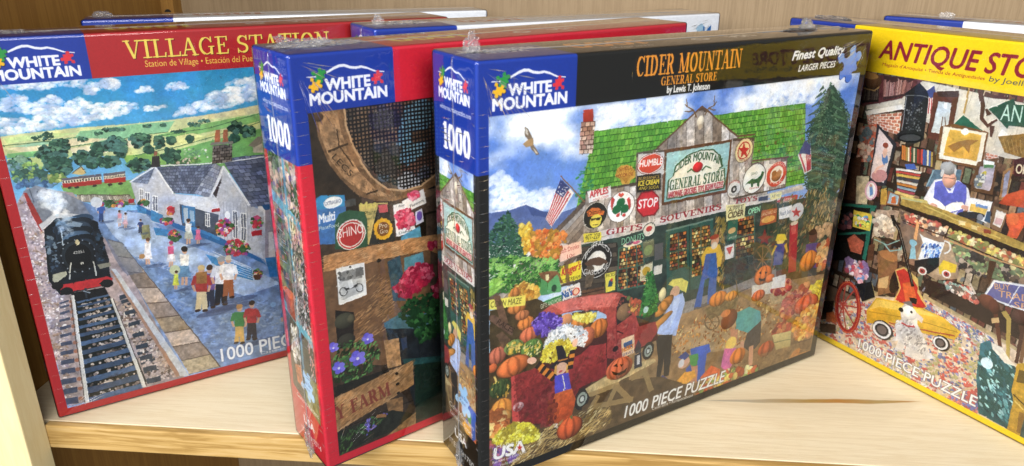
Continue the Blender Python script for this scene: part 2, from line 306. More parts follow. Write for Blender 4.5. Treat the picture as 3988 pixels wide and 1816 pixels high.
# ------------------------------------------------------------------ materials
def mat(name):
    m = bpy.data.materials.new(name); m.use_nodes = True; nt = m.node_tree; nt.nodes.clear()
    out = nt.nodes.new('ShaderNodeOutputMaterial'); return m, nt, out
def nd(nt, t, **k):
    n = nt.nodes.new('ShaderNode'+t)
    for a, v in k.items():
        if a.startswith('i_'): n.inputs[a[2:].replace('_', ' ')].default_value = v
        else: setattr(n, a, v)
    return n
def ramp(nt, stops):
    r = nd(nt, 'ValToRGB'); e = r.color_ramp.elements
    while len(e) < len(stops): e.new(.5)
    for q, (p, c) in zip(e, stops): q.position = p; q.color = tuple(c)+(1,)
    return r
def lin(c): return tuple(v/12.92 if v <= .04045 else ((v+.055)/1.055)**2.4 for v in (hexc(c).tolist()))
def wood(name, light, mid, dark, grain, ring_scale=30, rough=.45, streak=None, stretch=14, rings=.55, bump=.12, fine=.45):
    """planed softwood: growth rings and fine grain drawn out along the axis `grain`"""
    m, nt, out = mat(name); L = nt.links.new
    tc = nd(nt, 'TexCoord'); mp = nd(nt, 'Mapping'); s = [stretch]*3; s[grain] = 1.0; mp.inputs['Scale'].default_value = s
    L(tc.outputs['Object'], mp.inputs['Vector'])
    n1 = nd(nt, 'TexNoise', i_Scale=ring_scale*.14, i_Detail=5.0, i_Roughness=.55, i_Distortion=.6); L(mp.outputs[0], n1.inputs['Vector'])
    mul = nd(nt, 'Math', operation='MULTIPLY'); mul.inputs[1].default_value = 9.0; L(n1.outputs['Fac'], mul.inputs[0])
    fr = nd(nt, 'Math', operation='PINGPONG'); fr.inputs[1].default_value = 1.0; L(mul.outputs[0], fr.inputs[0])
    n2 = nd(nt, 'TexNoise', i_Scale=ring_scale*1.6, i_Detail=6.0, i_Roughness=.7); L(mp.outputs[0], n2.inputs['Vector'])
    n3 = nd(nt, 'TexNoise', i_Scale=3.5, i_Detail=3.0); L(tc.outputs['Object'], n3.inputs['Vector'])
    a = nd(nt, 'Math', operation='MULTIPLY_ADD'); a.inputs[1].default_value = rings; L(fr.outputs[0], a.inputs[0])
    b = nd(nt, 'Math', operation='MULTIPLY'); b.inputs[1].default_value = fine; L(n2.outputs['Fac'], b.inputs[0]); L(b.outputs[0], a.inputs[2])
    c = nd(nt, 'Math', operation='MULTIPLY_ADD'); c.inputs[1].default_value = .35; L(n3.outputs['Fac'], c.inputs[0]); L(a.outputs[0], c.inputs[2])
    r = ramp(nt, [(.3, lin(light)), (.62, lin(mid)), (1.0, lin(dark))]); L(c.outputs[0], r.inputs['Fac'])
    col = r.outputs['Color']
    if streak:
        x0, x1, y0, sl, wd = streak
        sp = nd(nt, 'SeparateXYZ'); L(tc.outputs['Object'], sp.inputs[0])
        nz = nd(nt, 'TexNoise', i_Scale=9.0, i_Detail=4.0); L(tc.outputs['Object'], nz.inputs['Vector'])
        def mth(op, u, v=None, w=None):
            n = nd(nt, 'Math', operation=op)
            for k, q in enumerate((u, v, w)):
                if q is None: continue
                if isinstance(q, (int, float)): n.inputs[k].default_value = q
                else: L(q, n.inputs[k])
            return n.outputs[0]
        yc = mth('MULTIPLY_ADD', sp.outputs['X'], sl, y0-x0*sl); yc = mth('MULTIPLY_ADD', nz.outputs['Fac'], .012, yc)
        d = mth('ABSOLUTE', mth('SUBTRACT', sp.outputs['Y'], mth('SUBTRACT', yc, .006)))
        t = mth('DIVIDE', mth('SUBTRACT', sp.outputs['X'], x0), x1-x0)
        env = mth('MULTIPLY', mth('SMOOTH_MIN', mth('MULTIPLY', t, 3.0), mth('MULTIPLY', mth('SUBTRACT', 1.0, t), 4.0), .3), 1.0)
        env = mth('MINIMUM', mth('MAXIMUM', env, 0.0), 1.0)
        w = mth('MULTIPLY', env, wd)
        def band(width, soft):
            q = mth('SUBTRACT', 1.0, mth('DIVIDE', mth('SUBTRACT', d, mth('MULTIPLY', w, width)), mth('ADD', mth('MULTIPLY', w, soft), 1e-5)))
            q = mth('MINIMUM', mth('MAXIMUM', q, 0.0), 1.0); return mth('MULTIPLY', q, mth('MINIMUM', mth('MULTIPLY', env, 3.0), 1.0))
        mx = nd(nt, 'Mix', data_type='RGBA'); L(mth('MULTIPLY', band(1.5, 5.0), .35), mx.inputs['Factor']); L(col, mx.inputs[6]); mx.inputs[7].default_value = lin('b9a98c')+(1,)
        rr = ramp(nt, [(.2, lin('a39a86')), (.5, lin('9a7a3a')), (.62, lin('a06a1c')), (.8, lin('98804a')), (1.0, lin('a8721f'))]); L(t, rr.inputs['Fac'])
        m2 = nd(nt, 'Mix', data_type='RGBA'); L(mth('MULTIPLY', band(.4, .3), .92), m2.inputs['Factor']); L(mx.outputs[2], m2.inputs[6]); L(rr.outputs['Color'], m2.inputs[7]); col = m2.outputs[2]
    bs = nd(nt, 'BsdfPrincipled', i_Roughness=rough); bs.inputs['Specular IOR Level'].default_value = .3
    L(col, bs.inputs['Base Color'])
    bp = nd(nt, 'Bump', i_Strength=bump, i_Distance=.001); L(n2.outputs['Fac'], bp.inputs['Height']); L(bp.outputs[0], bs.inputs['Normal'])
    L(bs.outputs[0], out.inputs[0]); return m
def printed(name, im):
    """ink on coated card"""
    m, nt, out = mat(name); L = nt.links.new
    uv = nd(nt, 'UVMap', uv_map='UVMap'); t = nd(nt, 'TexImage', image=im, extension='EXTEND'); L(uv.outputs[0], t.inputs[0])
    bs = nd(nt, 'BsdfPrincipled', i_Roughness=.42); bs.inputs['Specular IOR Level'].default_value = .35; L(t.outputs[0], bs.inputs['Base Color']); L(bs.outputs[0], out.inputs[0]); return m
def plain(name, c, rough=.5, bump=0, scale=60):
    m, nt, out = mat(name); L = nt.links.new
    bs = nd(nt, 'BsdfPrincipled', i_Roughness=rough); tc = nd(nt, 'TexCoord'); n = nd(nt, 'TexNoise', i_Scale=scale, i_Detail=4.0); L(tc.outputs['Object'], n.inputs['Vector'])
    k = lin(c); r = ramp(nt, [(.3, [v*.82 for v in k]), (.7, [min(v*1.1, 1) for v in k])]); L(n.outputs['Fac'], r.inputs['Fac']); L(r.outputs[0], bs.inputs['Base Color'])
    if bump: b = nd(nt, 'Bump', i_Strength=bump, i_Distance=.004); L(n.outputs['Fac'], b.inputs['Height']); L(b.outputs[0], bs.inputs['Normal'])
    L(bs.outputs[0], out.inputs[0]); return m
def film(name, ior=1.75, rough=.04, wav=.13, milk=0.0):
    """clear shrink film: sees through, mirrors at a slant, not quite flat"""
    m, nt, out = mat(name); L = nt.links.new
    tc = nd(nt, 'TexCoord'); n1 = nd(nt, 'TexNoise', i_Scale=28.0, i_Detail=3.0, i_Roughness=.5, i_Distortion=.8); L(tc.outputs['Object'], n1.inputs['Vector'])
    n2 = nd(nt, 'TexNoise', i_Scale=160.0, i_Detail=2.0); L(tc.outputs['Object'], n2.inputs['Vector'])
    h = nd(nt, 'Math', operation='MULTIPLY_ADD'); h.inputs[1].default_value = .03; L(n2.outputs['Fac'], h.inputs[0]); L(n1.outputs['Fac'], h.inputs[2])
    bp = nd(nt, 'Bump', i_Strength=wav, i_Distance=.0016); L(h.outputs[0], bp.inputs['Height'])
    fr = nd(nt, 'Fresnel', i_IOR=ior)
    gl = nd(nt, 'BsdfGlossy', i_Roughness=rough); gl.inputs['Color'].default_value = (1, 1, 1, 1); L(bp.outputs[0], gl.inputs['Normal'])
    tr = nd(nt, 'BsdfTransparent'); base = tr
    if milk:
        df = nd(nt, 'BsdfDiffuse'); df.inputs[0].default_value = (.9, .9, .92, 1); mm = nd(nt, 'MixShader'); mm.inputs[0].default_value = milk
        L(tr.outputs[0], mm.inputs[1]); L(df.outputs[0], mm.inputs[2]); base = mm
    mx = nd(nt, 'MixShader'); L(fr.outputs[0], mx.inputs[0]); L(base.outputs[0], mx.inputs[1]); L(gl.outputs[0], mx.inputs[2]); L(mx.outputs[0], out.inputs[0]); return m
FILM = film('shrink_film', 1.5); FILM_TIP = film('gathered_shrink_film', 1.5, .1, .8, .08); FILM_RIDGE = film('creased_shrink_film', 1.5, .14, .1, .0)
# ------------------------------------------------------------------ mesh helpers
def link(name, bm, m, parent=None, smooth=False):
    me = bpy.data.meshes.new(name); bm.normal_update(); bm.to_mesh(me); bm.free()
    for q in (m if isinstance(m, (list, tuple)) else [m]): me.materials.append(q)
    if smooth:
        for f in me.polygons: f.use_smooth = True
    o = bpy.data.objects.new(name, me); COL.objects.link(o); o.parent = parent; return o
def box_bm(lo, hi, bev=0, seg=2, jag=0, rnd=None):
    bm = bmesh.new(); bmesh.ops.create_cube(bm, size=1)
    for v in bm.verts: v.co = Vector([lo[i]+(hi[i]-lo[i])*(v.co[i]+.5) for i in range(3)])
    if bev: bmesh.ops.bevel(bm, geom=bm.edges[:], offset=bev, segments=seg, profile=.5, affect='EDGES')
    return bm
# ------------------------------------------------------------------ the shelf unit
unit = bpy.data.objects.new('shelf_unit', None); COL.objects.link(unit)
unit['label'] = 'pale wooden shelf unit that all the puzzle boxes stand in'; unit['category'] = 'shelf'
SY, SZ = .3988, .0185
W_TOP = wood('pine_shelf_top', 'e2d4b8', 'dac9a8', 'c4ad88', 0, 70, .4, streak=(.100, .272, .4675, .085, .0046), rings=.26, stretch=22, fine=.62, bump=.3)
W_EDGE = wood('pine_edge', 'c2a36e', 'b8965b', '98763f', 0, 34, .5, stretch=20, rings=.6)
W_STILE = wood('pine_stile', 'e2d3a4', 'd8c592', 'c4aa72', 2, 50, .5, rings=.16)
W_SIDE = wood('stained_side_panel', '9c7438', '8c6530', '6f4c22', 2, 40, .5, rings=.3, stretch=20)
W_BACK = wood('birch_back_panel', '998468', '8e795d', '7c684f', 2, 60, .5, rings=.3, stretch=24, fine=.6)
o = link('shelf_board', box_bm((-.383, SY+.0062, -SZ), (.78, .712, 0), .0004), W_TOP, unit)
bm = box_bm((-.350, SY, -SZ), (.78, SY+.0058, -.0002), .0009, 2)
bmesh.ops.subdivide_edges(bm, edges=[e for e in bm.edges if abs(e.verts[0].co.x-e.verts[1].co.x) > .5], cuts=150)
rng = random.Random(3)
for v in bm.verts:                                       # planed edge with small splinters missing
    if v.co.z > -.0012 and v.co.y < SY+.002:
        k = max(0, noise.noise(Vector((v.co.x*60, 0, 0)))-.1)
        v.co.z -= .0011*k; v.co.y += .0012*k*rng.random()
link('edge_strip', bm, W_EDGE, o)
bm = box_bm((-.44, .379, -.40), (-.3483, .3985, 1.0), .0007, 2)
bmesh.ops.subdivide_edges(bm, edges=[e for e in bm.edges if abs(e.verts[0].co.z-e.verts[1].co.z) > .5], cuts=220)
for v in bm.verts:
    if v.co.x > -.36 and v.co.y < .385:
        k = noise.noise(Vector((0, 0, v.co.z*45))); v.co.x -= .0012*max(0, k); v.co.y += .0007*max(0, k)
link('front_stile', bm, W_STILE, unit)
link('side_panel', box_bm((-.402, .3989, -.40), (-.3835, .712, 1.0), .0004), W_SIDE, unit)
link('back_panel', box_bm((-.402, .7125, -.40), (.80, .722, 1.0)), W_BACK, unit)
bm = box_bm((-.3833, .697, .0005), (-.371, .7122, .9)); ps = link('corner_strip', bm, W_SIDE, unit)
bm = bmesh.new(); bmesh.ops.create_cone(bm, cap_ends=True, segments=16, radius1=.0032, radius2=.0032, depth=.001)
bmesh.ops.rotate(bm, verts=bm.verts, matrix=Matrix.Rotation(PI/2, 3, 'X')); bmesh.ops.translate(bm, verts=bm.verts, vec=(-.377, .6966, .2475))
link('peg_hole', bm, plain('dark_hole', '14100c', .8), ps)
link('lower_shelf', box_bm((-.3833, .405, -.40), (.78, .712, -.38), .0004), plain('dark_carpet', '3a3430', .95, .6, 400), unit)
# ------------------------------------------------------------------ prints
def spine_common(c, side, lines, lower):
    c.poly(BLUE, [(0, 198), (50.5, 198), (50.5, 256.2), (0, 256.2)])
    logo(c, 7.8, 232.6, 35.0, 1.15); c.text('whitemountainpuzzles.com', 8.6, 226.4, 44.2, 226.4, 2.6, 'f4f6fa', bold=.02)
    c.text('1000', 11.5, 205.0, 43.5, 205.0, 14.5, 'f8f8fa', serif=1.25)
    if lower:
        piece(c, 'a8d0f2', 29, 50, 17, 62, .9, 'c4e2f8'); c.text('Actual Size', 22, 51.5, 36, 51.5, 2.3, '2a5a9a'); c.text('Piece', 25.5, 47.8, 33, 47.8, 2.3, '2a5a9a')
        y = 36.5 if len(lines) > 1 else 33.5
        for s, x0, x1 in lines: c.text(s, x0, y, x1, y, 3.4, 'f2f0ec', bold=.03); y -= 5.6
        c.text('MADE IN', 19, 24.6, 32, 24.6, 1.3, 'f4f4f4'); c.text('USA', 18, 17.6, 33.5, 17.6, 5.6, 'f6f6f6', bold=.05)
def top_print(band, ink, item, title=None):
    c = Canvas(310.5, 50.5, band, 8); c.poly(BLUE, [(0, 0), (60.6, 0), (60.6, 50.5), (0, 50.5)])
    # the lettering on the top reads from behind the box
    c.text('WHITE', 45, 30, 19, 30, 7, 'f4f6fa', bold=.05); c.text('MOUNTAIN', 54, 38, 9, 38, 7, 'f4f6fa', bold=.05)
    c.text('1000', 128, 38, 74, 38, 19, ink, serif=1.2)
    if item: c.text(item, 122, 13, 92, 13, 2.8, 'f0eee8')
    c.text('USA', 214, 24, 192, 24, 7, 'f0eee8', bold=.05)
    c.ell('e8e6e0', 168, 20, 7, 4.5); c.ell(band, 168, 20, 4, 2.2)
    if title: c.text(title, 290, 26, 232, 26, 6, ink, serif=1.2)
    return c
def paint_plain():
    """white banded front of the boxes at the back, only its head shows"""
    c = Canvas(310.5, 256.2, 'e4e8ee', 11)
    c.poly('7aa0c8', [(6.5, 6), (304, 6), (304, 226), (6.5, 226)], 'b8c8a0', n=.3, cell=14)
    c.dabs([(6.5, 6), (304, 6), (304, 120), (6.5, 120)], ['5a7a4a', '8aa05a', '3a5a3c', 'c8b070', 'a86a4a'], 900, 4)
    border(c, 'e6e9ee', 'e6e9ee', (6.5, 6, 304, 226)); logo(c, 9.4, 230, 45.2)
    c.text('LARGER PIECES', 232, 236, 276, 236, 5, '2a4a8a', bold=.02, slant=.2)
    piece(c, '2f6fae', 286, 232, 24, 20); piece(c, 'a9c8dc', 284, 234, 24, 20); c.poly('2f6fae', [(292, 230), (297, 244), (301, 247), (301, 226), (293, 226)])
    return c
def paint_cider():
    c = Canvas(310.5, 256.2, 'ffffff', 1)
    c.set_clip([(4, 3), (307, 3), (307, 232), (4, 232)])
    c.poly('3d6fd0', [(0, 90), (311, 90), (311, 256), (0, 256)], 'a8cdf3')
    c.poly('5a452c', [(0, 0), (311, 0), (311, 92), (0, 92)], n=.4, cell=5)
    c.clouds([(6, 110), (120, 110), (120, 232), (6, 232)], 'f4f8fd', 60, .48, .64, 1.6)
    c.clouds([(110, 150), (311, 150), (311, 232), (110, 232)], 'ffffff', 55, .53, .66, 1.3, .9)
    c.dabs([(6.8,196.0),(13.6,199.7),(20.1,194.0),(31.2,184.4),(44.9,185.2),(52.0,181.0),(51.2,171.8),(6.7,176.6)],['ffffff','eef4fb','dfeafa'],780,1.66,0.6,0,40,0.06,0.28,0)
    c.dabs([(74.8,226.9),(100.8,227.3),(137.2,225.9),(138.8,212.6),(75.6,213.6)],['ffffff','f2f6fc','e8f0fa'],480,1.86,0.6,0,40,0.06,0.28,0)
    c.dabs([(196.2,211.5),(211.6,223.5),(230.9,226.4),(255.1,226.7),(267.8,218.6),(258.7,211.1),(197.8,211.4)],['ffffff','f4f8ff','e6eefb'],540,2.08,0.6,0,40,0.06,0.28,0)
    c.poly('4d63a2',[(6.2,176.7),(19.1,176.2),(30.2,177.7),(39.5,172.6),(51.3,168.7),(64.5,170.6),(65.7,146.6),(6.1,158.7)],'6f86b8',n=0.12)
    c.poly('3e5391',[(30.2,177.7),(39.5,172.6),(51.3,168.7),(43.1,168.1),(33.8,170.8)])
    c.poly('7d6a54',[(28.2,220.9),(30.6,219.2),(33.4,214.2),(31.3,213.0),(28.5,215.7)])
    c.poly('7d6a54',[(31.9,210.6),(34.1,210.3),(37.7,205.0),(35.9,204.8),(32.8,208.1)])
    c.poly('b08c5c',[(27.3,211.6),(30.7,213.6),(33.8,214.3),(34.1,210.3),(29.7,209.4)])
    c.poly('d9cdb8',[(28.6,220.2),(30.2,218.7),(30.7,215.5),(29.0,217.1)])
    c.poly('d9cdb8',[(33.5,208.9),(36.9,205.6),(35.3,205.8)])
    c.rows([(60.9,156.8),(262.7,154.0),(250.6,212.1),(74.2,213.2)],16,70,['66b236','5ca832','72ba3e','529e34','7cc044','5fae34'],gap='2a5a1c',g=0.1,jit=0.09)
    c.dabs([(62.4,164.6),(63.6,190.5),(77.8,197.7),(72.4,162.8)],['2f8f62','3f9c3a','2a7f55'],80,1.05,0.5,0,60,al=0.75)
    c.dabs([(182.2,191.6),(252.6,198.5),(260.0,157.7),(207.4,175.3)],['2f7f2a','3f8f30','6fb52e','7a5a2a'],120,1.13,0.5,0,60,al=0.7)
    c.poly('c23a28',[(65.6,226.1),(72.3,225.8),(72.9,218.7),(66.0,219.1)],'9d2a1c',n=0.1)
    c.rows([(64.2,201.5),(73.7,200.7),(74.2,219.0),(64.5,219.2)],7,3,['d9b49c','c99a80','e6cdbb','a87860','b98a78'],'5a3c30',0.16)
    c.rows([(0.7,123.1),(231.4,118.6),(222.7,164.0),(69.3,174.0)],1,34,['8f8378','a99f96','7a6a5c','b5aca4','99897a','6c5a4c'],'4a3c30',0.06,0,0.12,n=0.25)
    c.set_clip([(120.3,196.4),(154.8,219.9),(188.5,196.5),(197.1,145.2),(119.4,149.7),(115.0,195.3)])
    c.rows([(119.5,148.5),(197.8,145.1),(185.8,217.6),(112.3,223.2)],1,10,['bcb2a8','a0948a','cac2ba','8c7a6a','d8d0c8','ac9e92'],'55463a',0.06,0,0.12,n=0.35)
    c.set_clip([(4, 3), (307, 3), (307, 232), (4, 232)])
    c.set_clip([(105.4,196.2),(130.6,195.4),(136.1,145.3),(107.6,148.1)])
    c.rows([(108.3,147.1),(136.1,145.3),(130.4,197.0),(105.4,196.6)],1,5,['bcb2a8','a0948a','cac2ba','8c7a6a','d8d0c8','ac9e92'],'55463a',0.06,0,0.12,n=0.35)
    c.set_clip([(4, 3), (307, 3), (307, 232), (4, 232)])
    c.set_clip([(184.6,195.8),(204.8,195.7),(205.5,176.8),(241.6,175.8),(243.0,153.9),(191.5,153.5)])
    c.rows([(191.5,153.5),(244.4,153.7),(237.6,190.6),(184.6,195.8)],1,9,['bcb2a8','a0948a','cac2ba','8c7a6a','d8d0c8','ac9e92'],'55463a',0.06,0,0.12,n=0.35)
    c.set_clip([(4, 3), (307, 3), (307, 232), (4, 232)])
    c.set_clip([(70.1,178.1),(107.0,178.1),(109.4,150.4),(69.8,152.9)])
    c.rows([(69.8,152.4),(109.4,150.4),(107.0,178.1),(70.1,178.1)],1,8,['b5aca2','9a8c7e','c8c1ba','84745f'],'55463a',0.06,0,0.12,n=0.35)
    c.set_clip([(4, 3), (307, 3), (307, 232), (4, 232)])
    c.line('6b4a34',[(119.0,195.8),(154.8,219.2),(188.5,196.5)],1.11)
    c.line('6b4a34',[(188.5,196.5),(205.1,195.9)],1.11)
    c.line('6b4a34',[(205.7,178.0),(241.9,175.8)],1.17)
    c.line('5f5348',[(105.4,196.2),(123.5,196.6)],0.84)
    c.line('4f4338',[(70.0,178.3),(107.7,178.0)],0.93)
    c.line('7a5a38',[(151.4,212.4),(147.9,217.6),(142.6,220.2),(140.9,225.1)],1.05,0.52)
    c.line('7a5a38',[(147.9,217.6),(144.4,216.8),(140.8,217.8)],1.03,0.51)
    c.line('7a5a38',[(142.6,220.2),(140.3,222.0)],0.99,0.49)
    c.line('7a5a38',[(157.8,213.3),(160.2,217.4),(164.4,218.6),(164.2,225.0)],1.05,0.52)
    c.line('7a5a38',[(160.2,217.4),(164.1,215.9),(166.6,215.7)],1.05,0.52)
    c.line('7a5a38',[(164.4,218.6),(166.3,221.1)],1.05,0.53)
    c.ell('e8dcc4',154.7,209.9,2.93,3.55,0,sh=0.3)
    c.ell('c8b498',155.1,206.6,1.82,1.62,0)
    c.poly('6a4228',[(127.3,195.7),(184.1,195.2),(185.4,159.4),(128.7,160.0)],n=0.3)
    c.poly('a9d2ce',[(129.5,193.4),(182.5,193.4),(183.1,161.6),(130.6,161.9)],'8cc0bb',n=0.12)
    c.dabs([(129.5,193.4),(182.5,193.4),(182.7,178.8),(130.3,180.7)],['b9dbd6','9cc8c2','cfe6e0'],60,1.13,0.3,8,20,al=0.6)
    c.poly('3d5a34',[(135.6,177.6),(137.0,184.1),(146.4,190.0),(157.8,192.2),(168.5,190.8),(175.6,186.1),(178.8,178.2),(175.2,176.4),(180.5,177.3),(183.0,166.4),(182.1,162.3),(132.2,163.2),(132.2,175.9)])
    c.poly('f0ead6',[(136.6,177.9),(137.9,183.5),(147.0,189.2),(157.9,191.3),(168.0,190.0),(174.4,185.7),(177.3,178.9),(173.7,176.0),(179.5,176.7),(181.6,167.2),(180.9,163.5),(133.0,164.0),(133.4,176.0)],n=0.04)
    c.ell('d8262c',156.4,180.8,4.09,3.48,0,sh=0.4)
    c.line('3a7a30',[(156.3,183.6),(157.5,185.5)],0.8)
    c.line('3a6a38',[(147.8,178.6),(151.2,180.4),(154.5,177.6)],1.2,0.53)
    c.line('3a6a38',[(160.0,178.0),(163.2,180.2),(168.5,178.3)],1.25,0.56)
    c.ell('4a3a2a',196.2,186.3,8.14,8.27,0)
    c.ell('e9d9a0',196.2,186.3,7.82,7.94,0)
    c.ell('b82a2a',196.2,186.3,5.86,5.96,0)
    c.ell('e9d9a0',196.2,186.3,5.05,5.13,0)
    c.poly('c82a24',[(195.2,192.0),(197.4,187.9),(201.4,187.3),(198.5,185.1),(200.6,180.4),(196.7,183.7),(193.7,181.4),(194.2,185.6),(190.5,188.7),(194.4,188.3)])
    c.ell('7a6a5a',191.6,160.8,6.34,6.33,0)
    c.ell('e4e0d8',191.6,160.8,5.83,5.82,0)
    c.ell('e4e0d8',191.6,160.8,3.17,3.16,0)
    c.ell('2a2a2a',191.6,160.8,2.67,2.53,0)
    c.ell('d8d4cc',191.6,160.8,1.2,1.14,0)
    c.ell('4a4238',209.6,165.3,11.0,10.76,0)
    c.ell('f1efe4',209.6,165.3,10.45,10.22,0)
    c.poly('1f5a34',[(201.5,162.3),(204.4,164.3),(207.5,165.6),(212.7,164.8),(215.4,166.6),(216.2,169.4),(218.7,168.6),(218.2,166.2),(217.0,163.6),(215.3,161.4),(215.5,158.9),(213.7,159.1),(212.9,161.7),(209.2,161.9),(209.3,159.5),(207.6,159.7),(206.8,162.3),(203.9,162.8)])
    c.poly('efe8d8',[(219.8,173.6),(239.5,173.3),(242.0,156.6),(222.9,157.3)])
    c.ell('d8402c',231.5,165.1,9.81,8.74,0)
    c.ell('efe6d0',231.5,165.1,6.67,5.94,0)
    c.ell('b8743a',231.5,163.5,4.72,3.44,0,sh=0.3)
    c.ell('a0602c',228.7,166.1,2.36,2.29,0)
    c.ell('c4824a',234.0,165.6,2.36,2.38,0)
    c.poly('d3cfc8',[(106.9,195.6),(127.4,194.4),(128.6,180.3),(107.6,182.0)])
    c.ell('7a1f18',117.3,188.4,10.37,6.41,0)
    c.ell('f0e8e0',117.3,188.4,9.96,6.15,0)
    c.ell('e0482e',117.3,188.4,9.13,5.64,0)
    c.poly('2a2620',[(107.0,182.5),(126.0,181.5),(127.1,170.6),(107.9,171.9)])
    c.poly('8a1a20',[(108.3,167.4),(111.6,171.5),(120.6,171.2),(126.0,166.2),(127.2,158.6),(123.7,154.6),(114.5,155.1),(109.2,160.4)])
    c.poly('d42a34',[(109.3,167.1),(112.1,170.7),(120.4,170.5),(125.1,166.0),(126.2,159.1),(123.0,155.5),(114.7,155.9),(110.2,160.6)])
    c.poly('d9a23a',[(90.7,185.2),(91.8,188.8),(94.8,190.5),(98.9,190.6),(103.0,188.7),(106.0,185.5),(106.0,182.1),(102.7,180.2),(101.8,178.1),(96.5,178.8),(94.9,181.8)],n=0.15)
    c.line('a86a1c',[(99.1,179.0),(91.8,188.4)],0.25)
    c.line('a86a1c',[(99.1,179.0),(94.0,188.5)],0.25)
    c.line('a86a1c',[(99.1,179.0),(96.2,188.6)],0.25)
    c.line('a86a1c',[(99.1,179.0),(98.4,188.7)],0.25)
    c.line('a86a1c',[(99.1,179.0),(100.7,188.0)],0.25)
    c.line('a86a1c',[(99.1,179.0),(103.0,187.2)],0.25)
    c.line('a86a1c',[(99.1,179.0),(105.3,186.5)],0.25)
    c.poly('e9e8e4',[(71.0,178.4),(87.9,179.5),(88.7,172.5),(72.7,171.3)])
    c.ell('e8e2d0',77.7,162.6,8.74,8.15,0)
    c.ell('26241f',77.7,162.6,8.48,7.9,0)
    c.poly('e2702c',[(71.2,166.0),(74.6,167.7),(79.7,167.1),(84.4,164.1),(83.6,161.8),(72.4,163.3)])
    c.ell('e6d24a',78.2,159.3,4.33,4.18,0)
    c.poly('26241f',[(74.3,161.5),(81.6,160.9),(81.2,159.4),(78.6,159.7),(78.1,160.4),(75.3,159.8)])
    c.line('5a3a1a',[(76.2,157.0),(80.4,156.7)],0.48)
    c.ell('5a4a3a',96.5,165.0,10.51,9.72,0)
    c.ell('f5f3ee',96.5,165.0,10.09,9.33,0)
    c.ell('5a4a3a',96.5,165.0,0.21,0.19,0)
    c.ell('1f6a3a',96.3,167.5,3.3,2.76,0)
    c.ell('1f6a3a',93.4,163.8,3.3,2.76,0)
    c.ell('1f6a3a',99.8,163.1,3.28,2.76,0)
    c.line('1f6a3a',[(96.5,164.5),(97.4,159.3)],0.88)
    c.poly('cc3a34',[(91.6,170.2),(89.7,172.2),(88.7,170.7),(88.8,166.4),(90.3,163.7),(90.5,167.2)])
    c.ell('cc3a34',94.5,159.9,1.37,1.04,0)
    c.poly('cc3a34',[(100.7,168.7),(102.5,170.1),(103.7,168.2),(104.3,163.7),(103.2,161.4),(102.3,165.1)])
    c.ell('cc3a34',99.3,159.0,1.42,1.04,0)
    c.poly('d84a34',[(96.1,170.6),(93.8,172.7),(94.5,173.9),(95.9,173.0),(97.1,173.5),(98.3,172.0)])
    c.line('8a6040',[(52.2,190.6),(69.6,172.3)],0.76)
    c.poly('eceae6',[(52.7,188.8),(61.7,179.2),(54.8,170.1),(46.8,161.3),(43.3,167.0),(47.5,177.6)])
    c.poly('c23a44',[(51.6,187.6),(52.3,186.8),(43.9,166.3),(43.6,166.7)])
    c.poly('c23a44',[(53.0,186.0),(53.8,185.2),(44.5,165.4),(44.2,165.8)])
    c.poly('c23a44',[(54.5,184.4),(55.3,183.6),(45.1,164.4),(44.8,164.9)])
    c.poly('c23a44',[(56.0,182.8),(56.8,182.0),(45.7,163.5),(45.4,164.0)])
    c.poly('c23a44',[(57.5,181.2),(58.3,180.4),(46.4,162.6),(46.0,163.1)])
    c.poly('c23a44',[(59.0,179.6),(59.8,178.8),(47.0,161.7),(46.7,162.1)])
    c.poly('343f78',[(52.5,189.1),(58.7,182.5),(54.3,178.0),(48.7,181.3)])
    c.dabs([(52.5,188.6),(57.9,182.5),(54.3,178.8),(49.4,181.4)],['dfe2f0'],26,0.33)
    c.poly('c9c2ba',[(46.0,152.8),(61.9,147.3),(87.3,148.4),(260.1,153.1),(262.8,149.5),(87.5,144.7),(54.7,147.2)],n=0.2)
    c.poly('d9d2cc',[(80.9,152.5),(118.5,151.3),(123.9,149.4),(125.2,152.6),(189.0,150.7),(244.2,146.2),(245.1,141.4),(126.4,148.0),(81.1,148.6)],n=0.12)
    c.poly('3a4a6a',[(216.5,151.2),(225.9,150.9),(226.2,147.5),(217.1,148.0)])
    c.poly('e4e0a0',[(228.0,151.9),(239.6,151.3),(239.8,146.7),(228.9,147.3)])
    c.poly('cc3a34',[(235.5,144.9),(240.9,146.3),(240.8,147.2),(257.3,146.4),(257.7,141.1),(242.2,141.8),(242.4,140.9)])
    c.poly('31423a',[(66.3,146.4),(96.8,145.5),(125.8,146.9),(235.1,146.1),(244.9,96.8),(170.9,76.3),(145.4,69.5),(100.6,94.6),(65.4,103.8)],n=0.35,cell=4)
    c.rows([(63.3,116.6),(99.2,113.5),(95.4,142.4),(66.4,145.1)],9,3,['4a4238','5a5044','3c3630'],'28221c',0.1,0.3,0.2)
    c.rows([(98.2,109.5),(122.1,107.8),(115.5,137.4),(97.1,137.7)],12,9,['e8a04a','c86a2a','f0d080','7a3a20','a84a3a','3a2a24','8a6a3a','4a5a3a'],'2a241e',0.2,0.5,0.2)
    c.line('3f6a58',[(106.1,109.1),(102.7,139.0)],0.8)
    c.line('3f6a58',[(114.6,107.0),(110.9,137.3)],0.8)
    c.line('3f6a58',[(98.2,109.3),(122.1,107.8),(115.5,137.7),(97.0,138.0),(98.2,109.3)],1.1)
    c.line('3f6a58',[(97.6,123.6),(119.0,122.8)],0.77)
    c.poly('2f5a4e',[(134.3,142.3),(175.2,142.9),(183.6,93.5),(140.6,95.6)],n=0.15)
    c.rows([(140.9,113.2),(156.1,113.0),(152.4,139.1),(138.4,139.1)],11,5,['e8a04a','c86a2a','f0d080','7a3a20','a84a3a','3a2a24','8a6a3a','4a5a3a'],'2a241e',0.2,0.5,0.2)
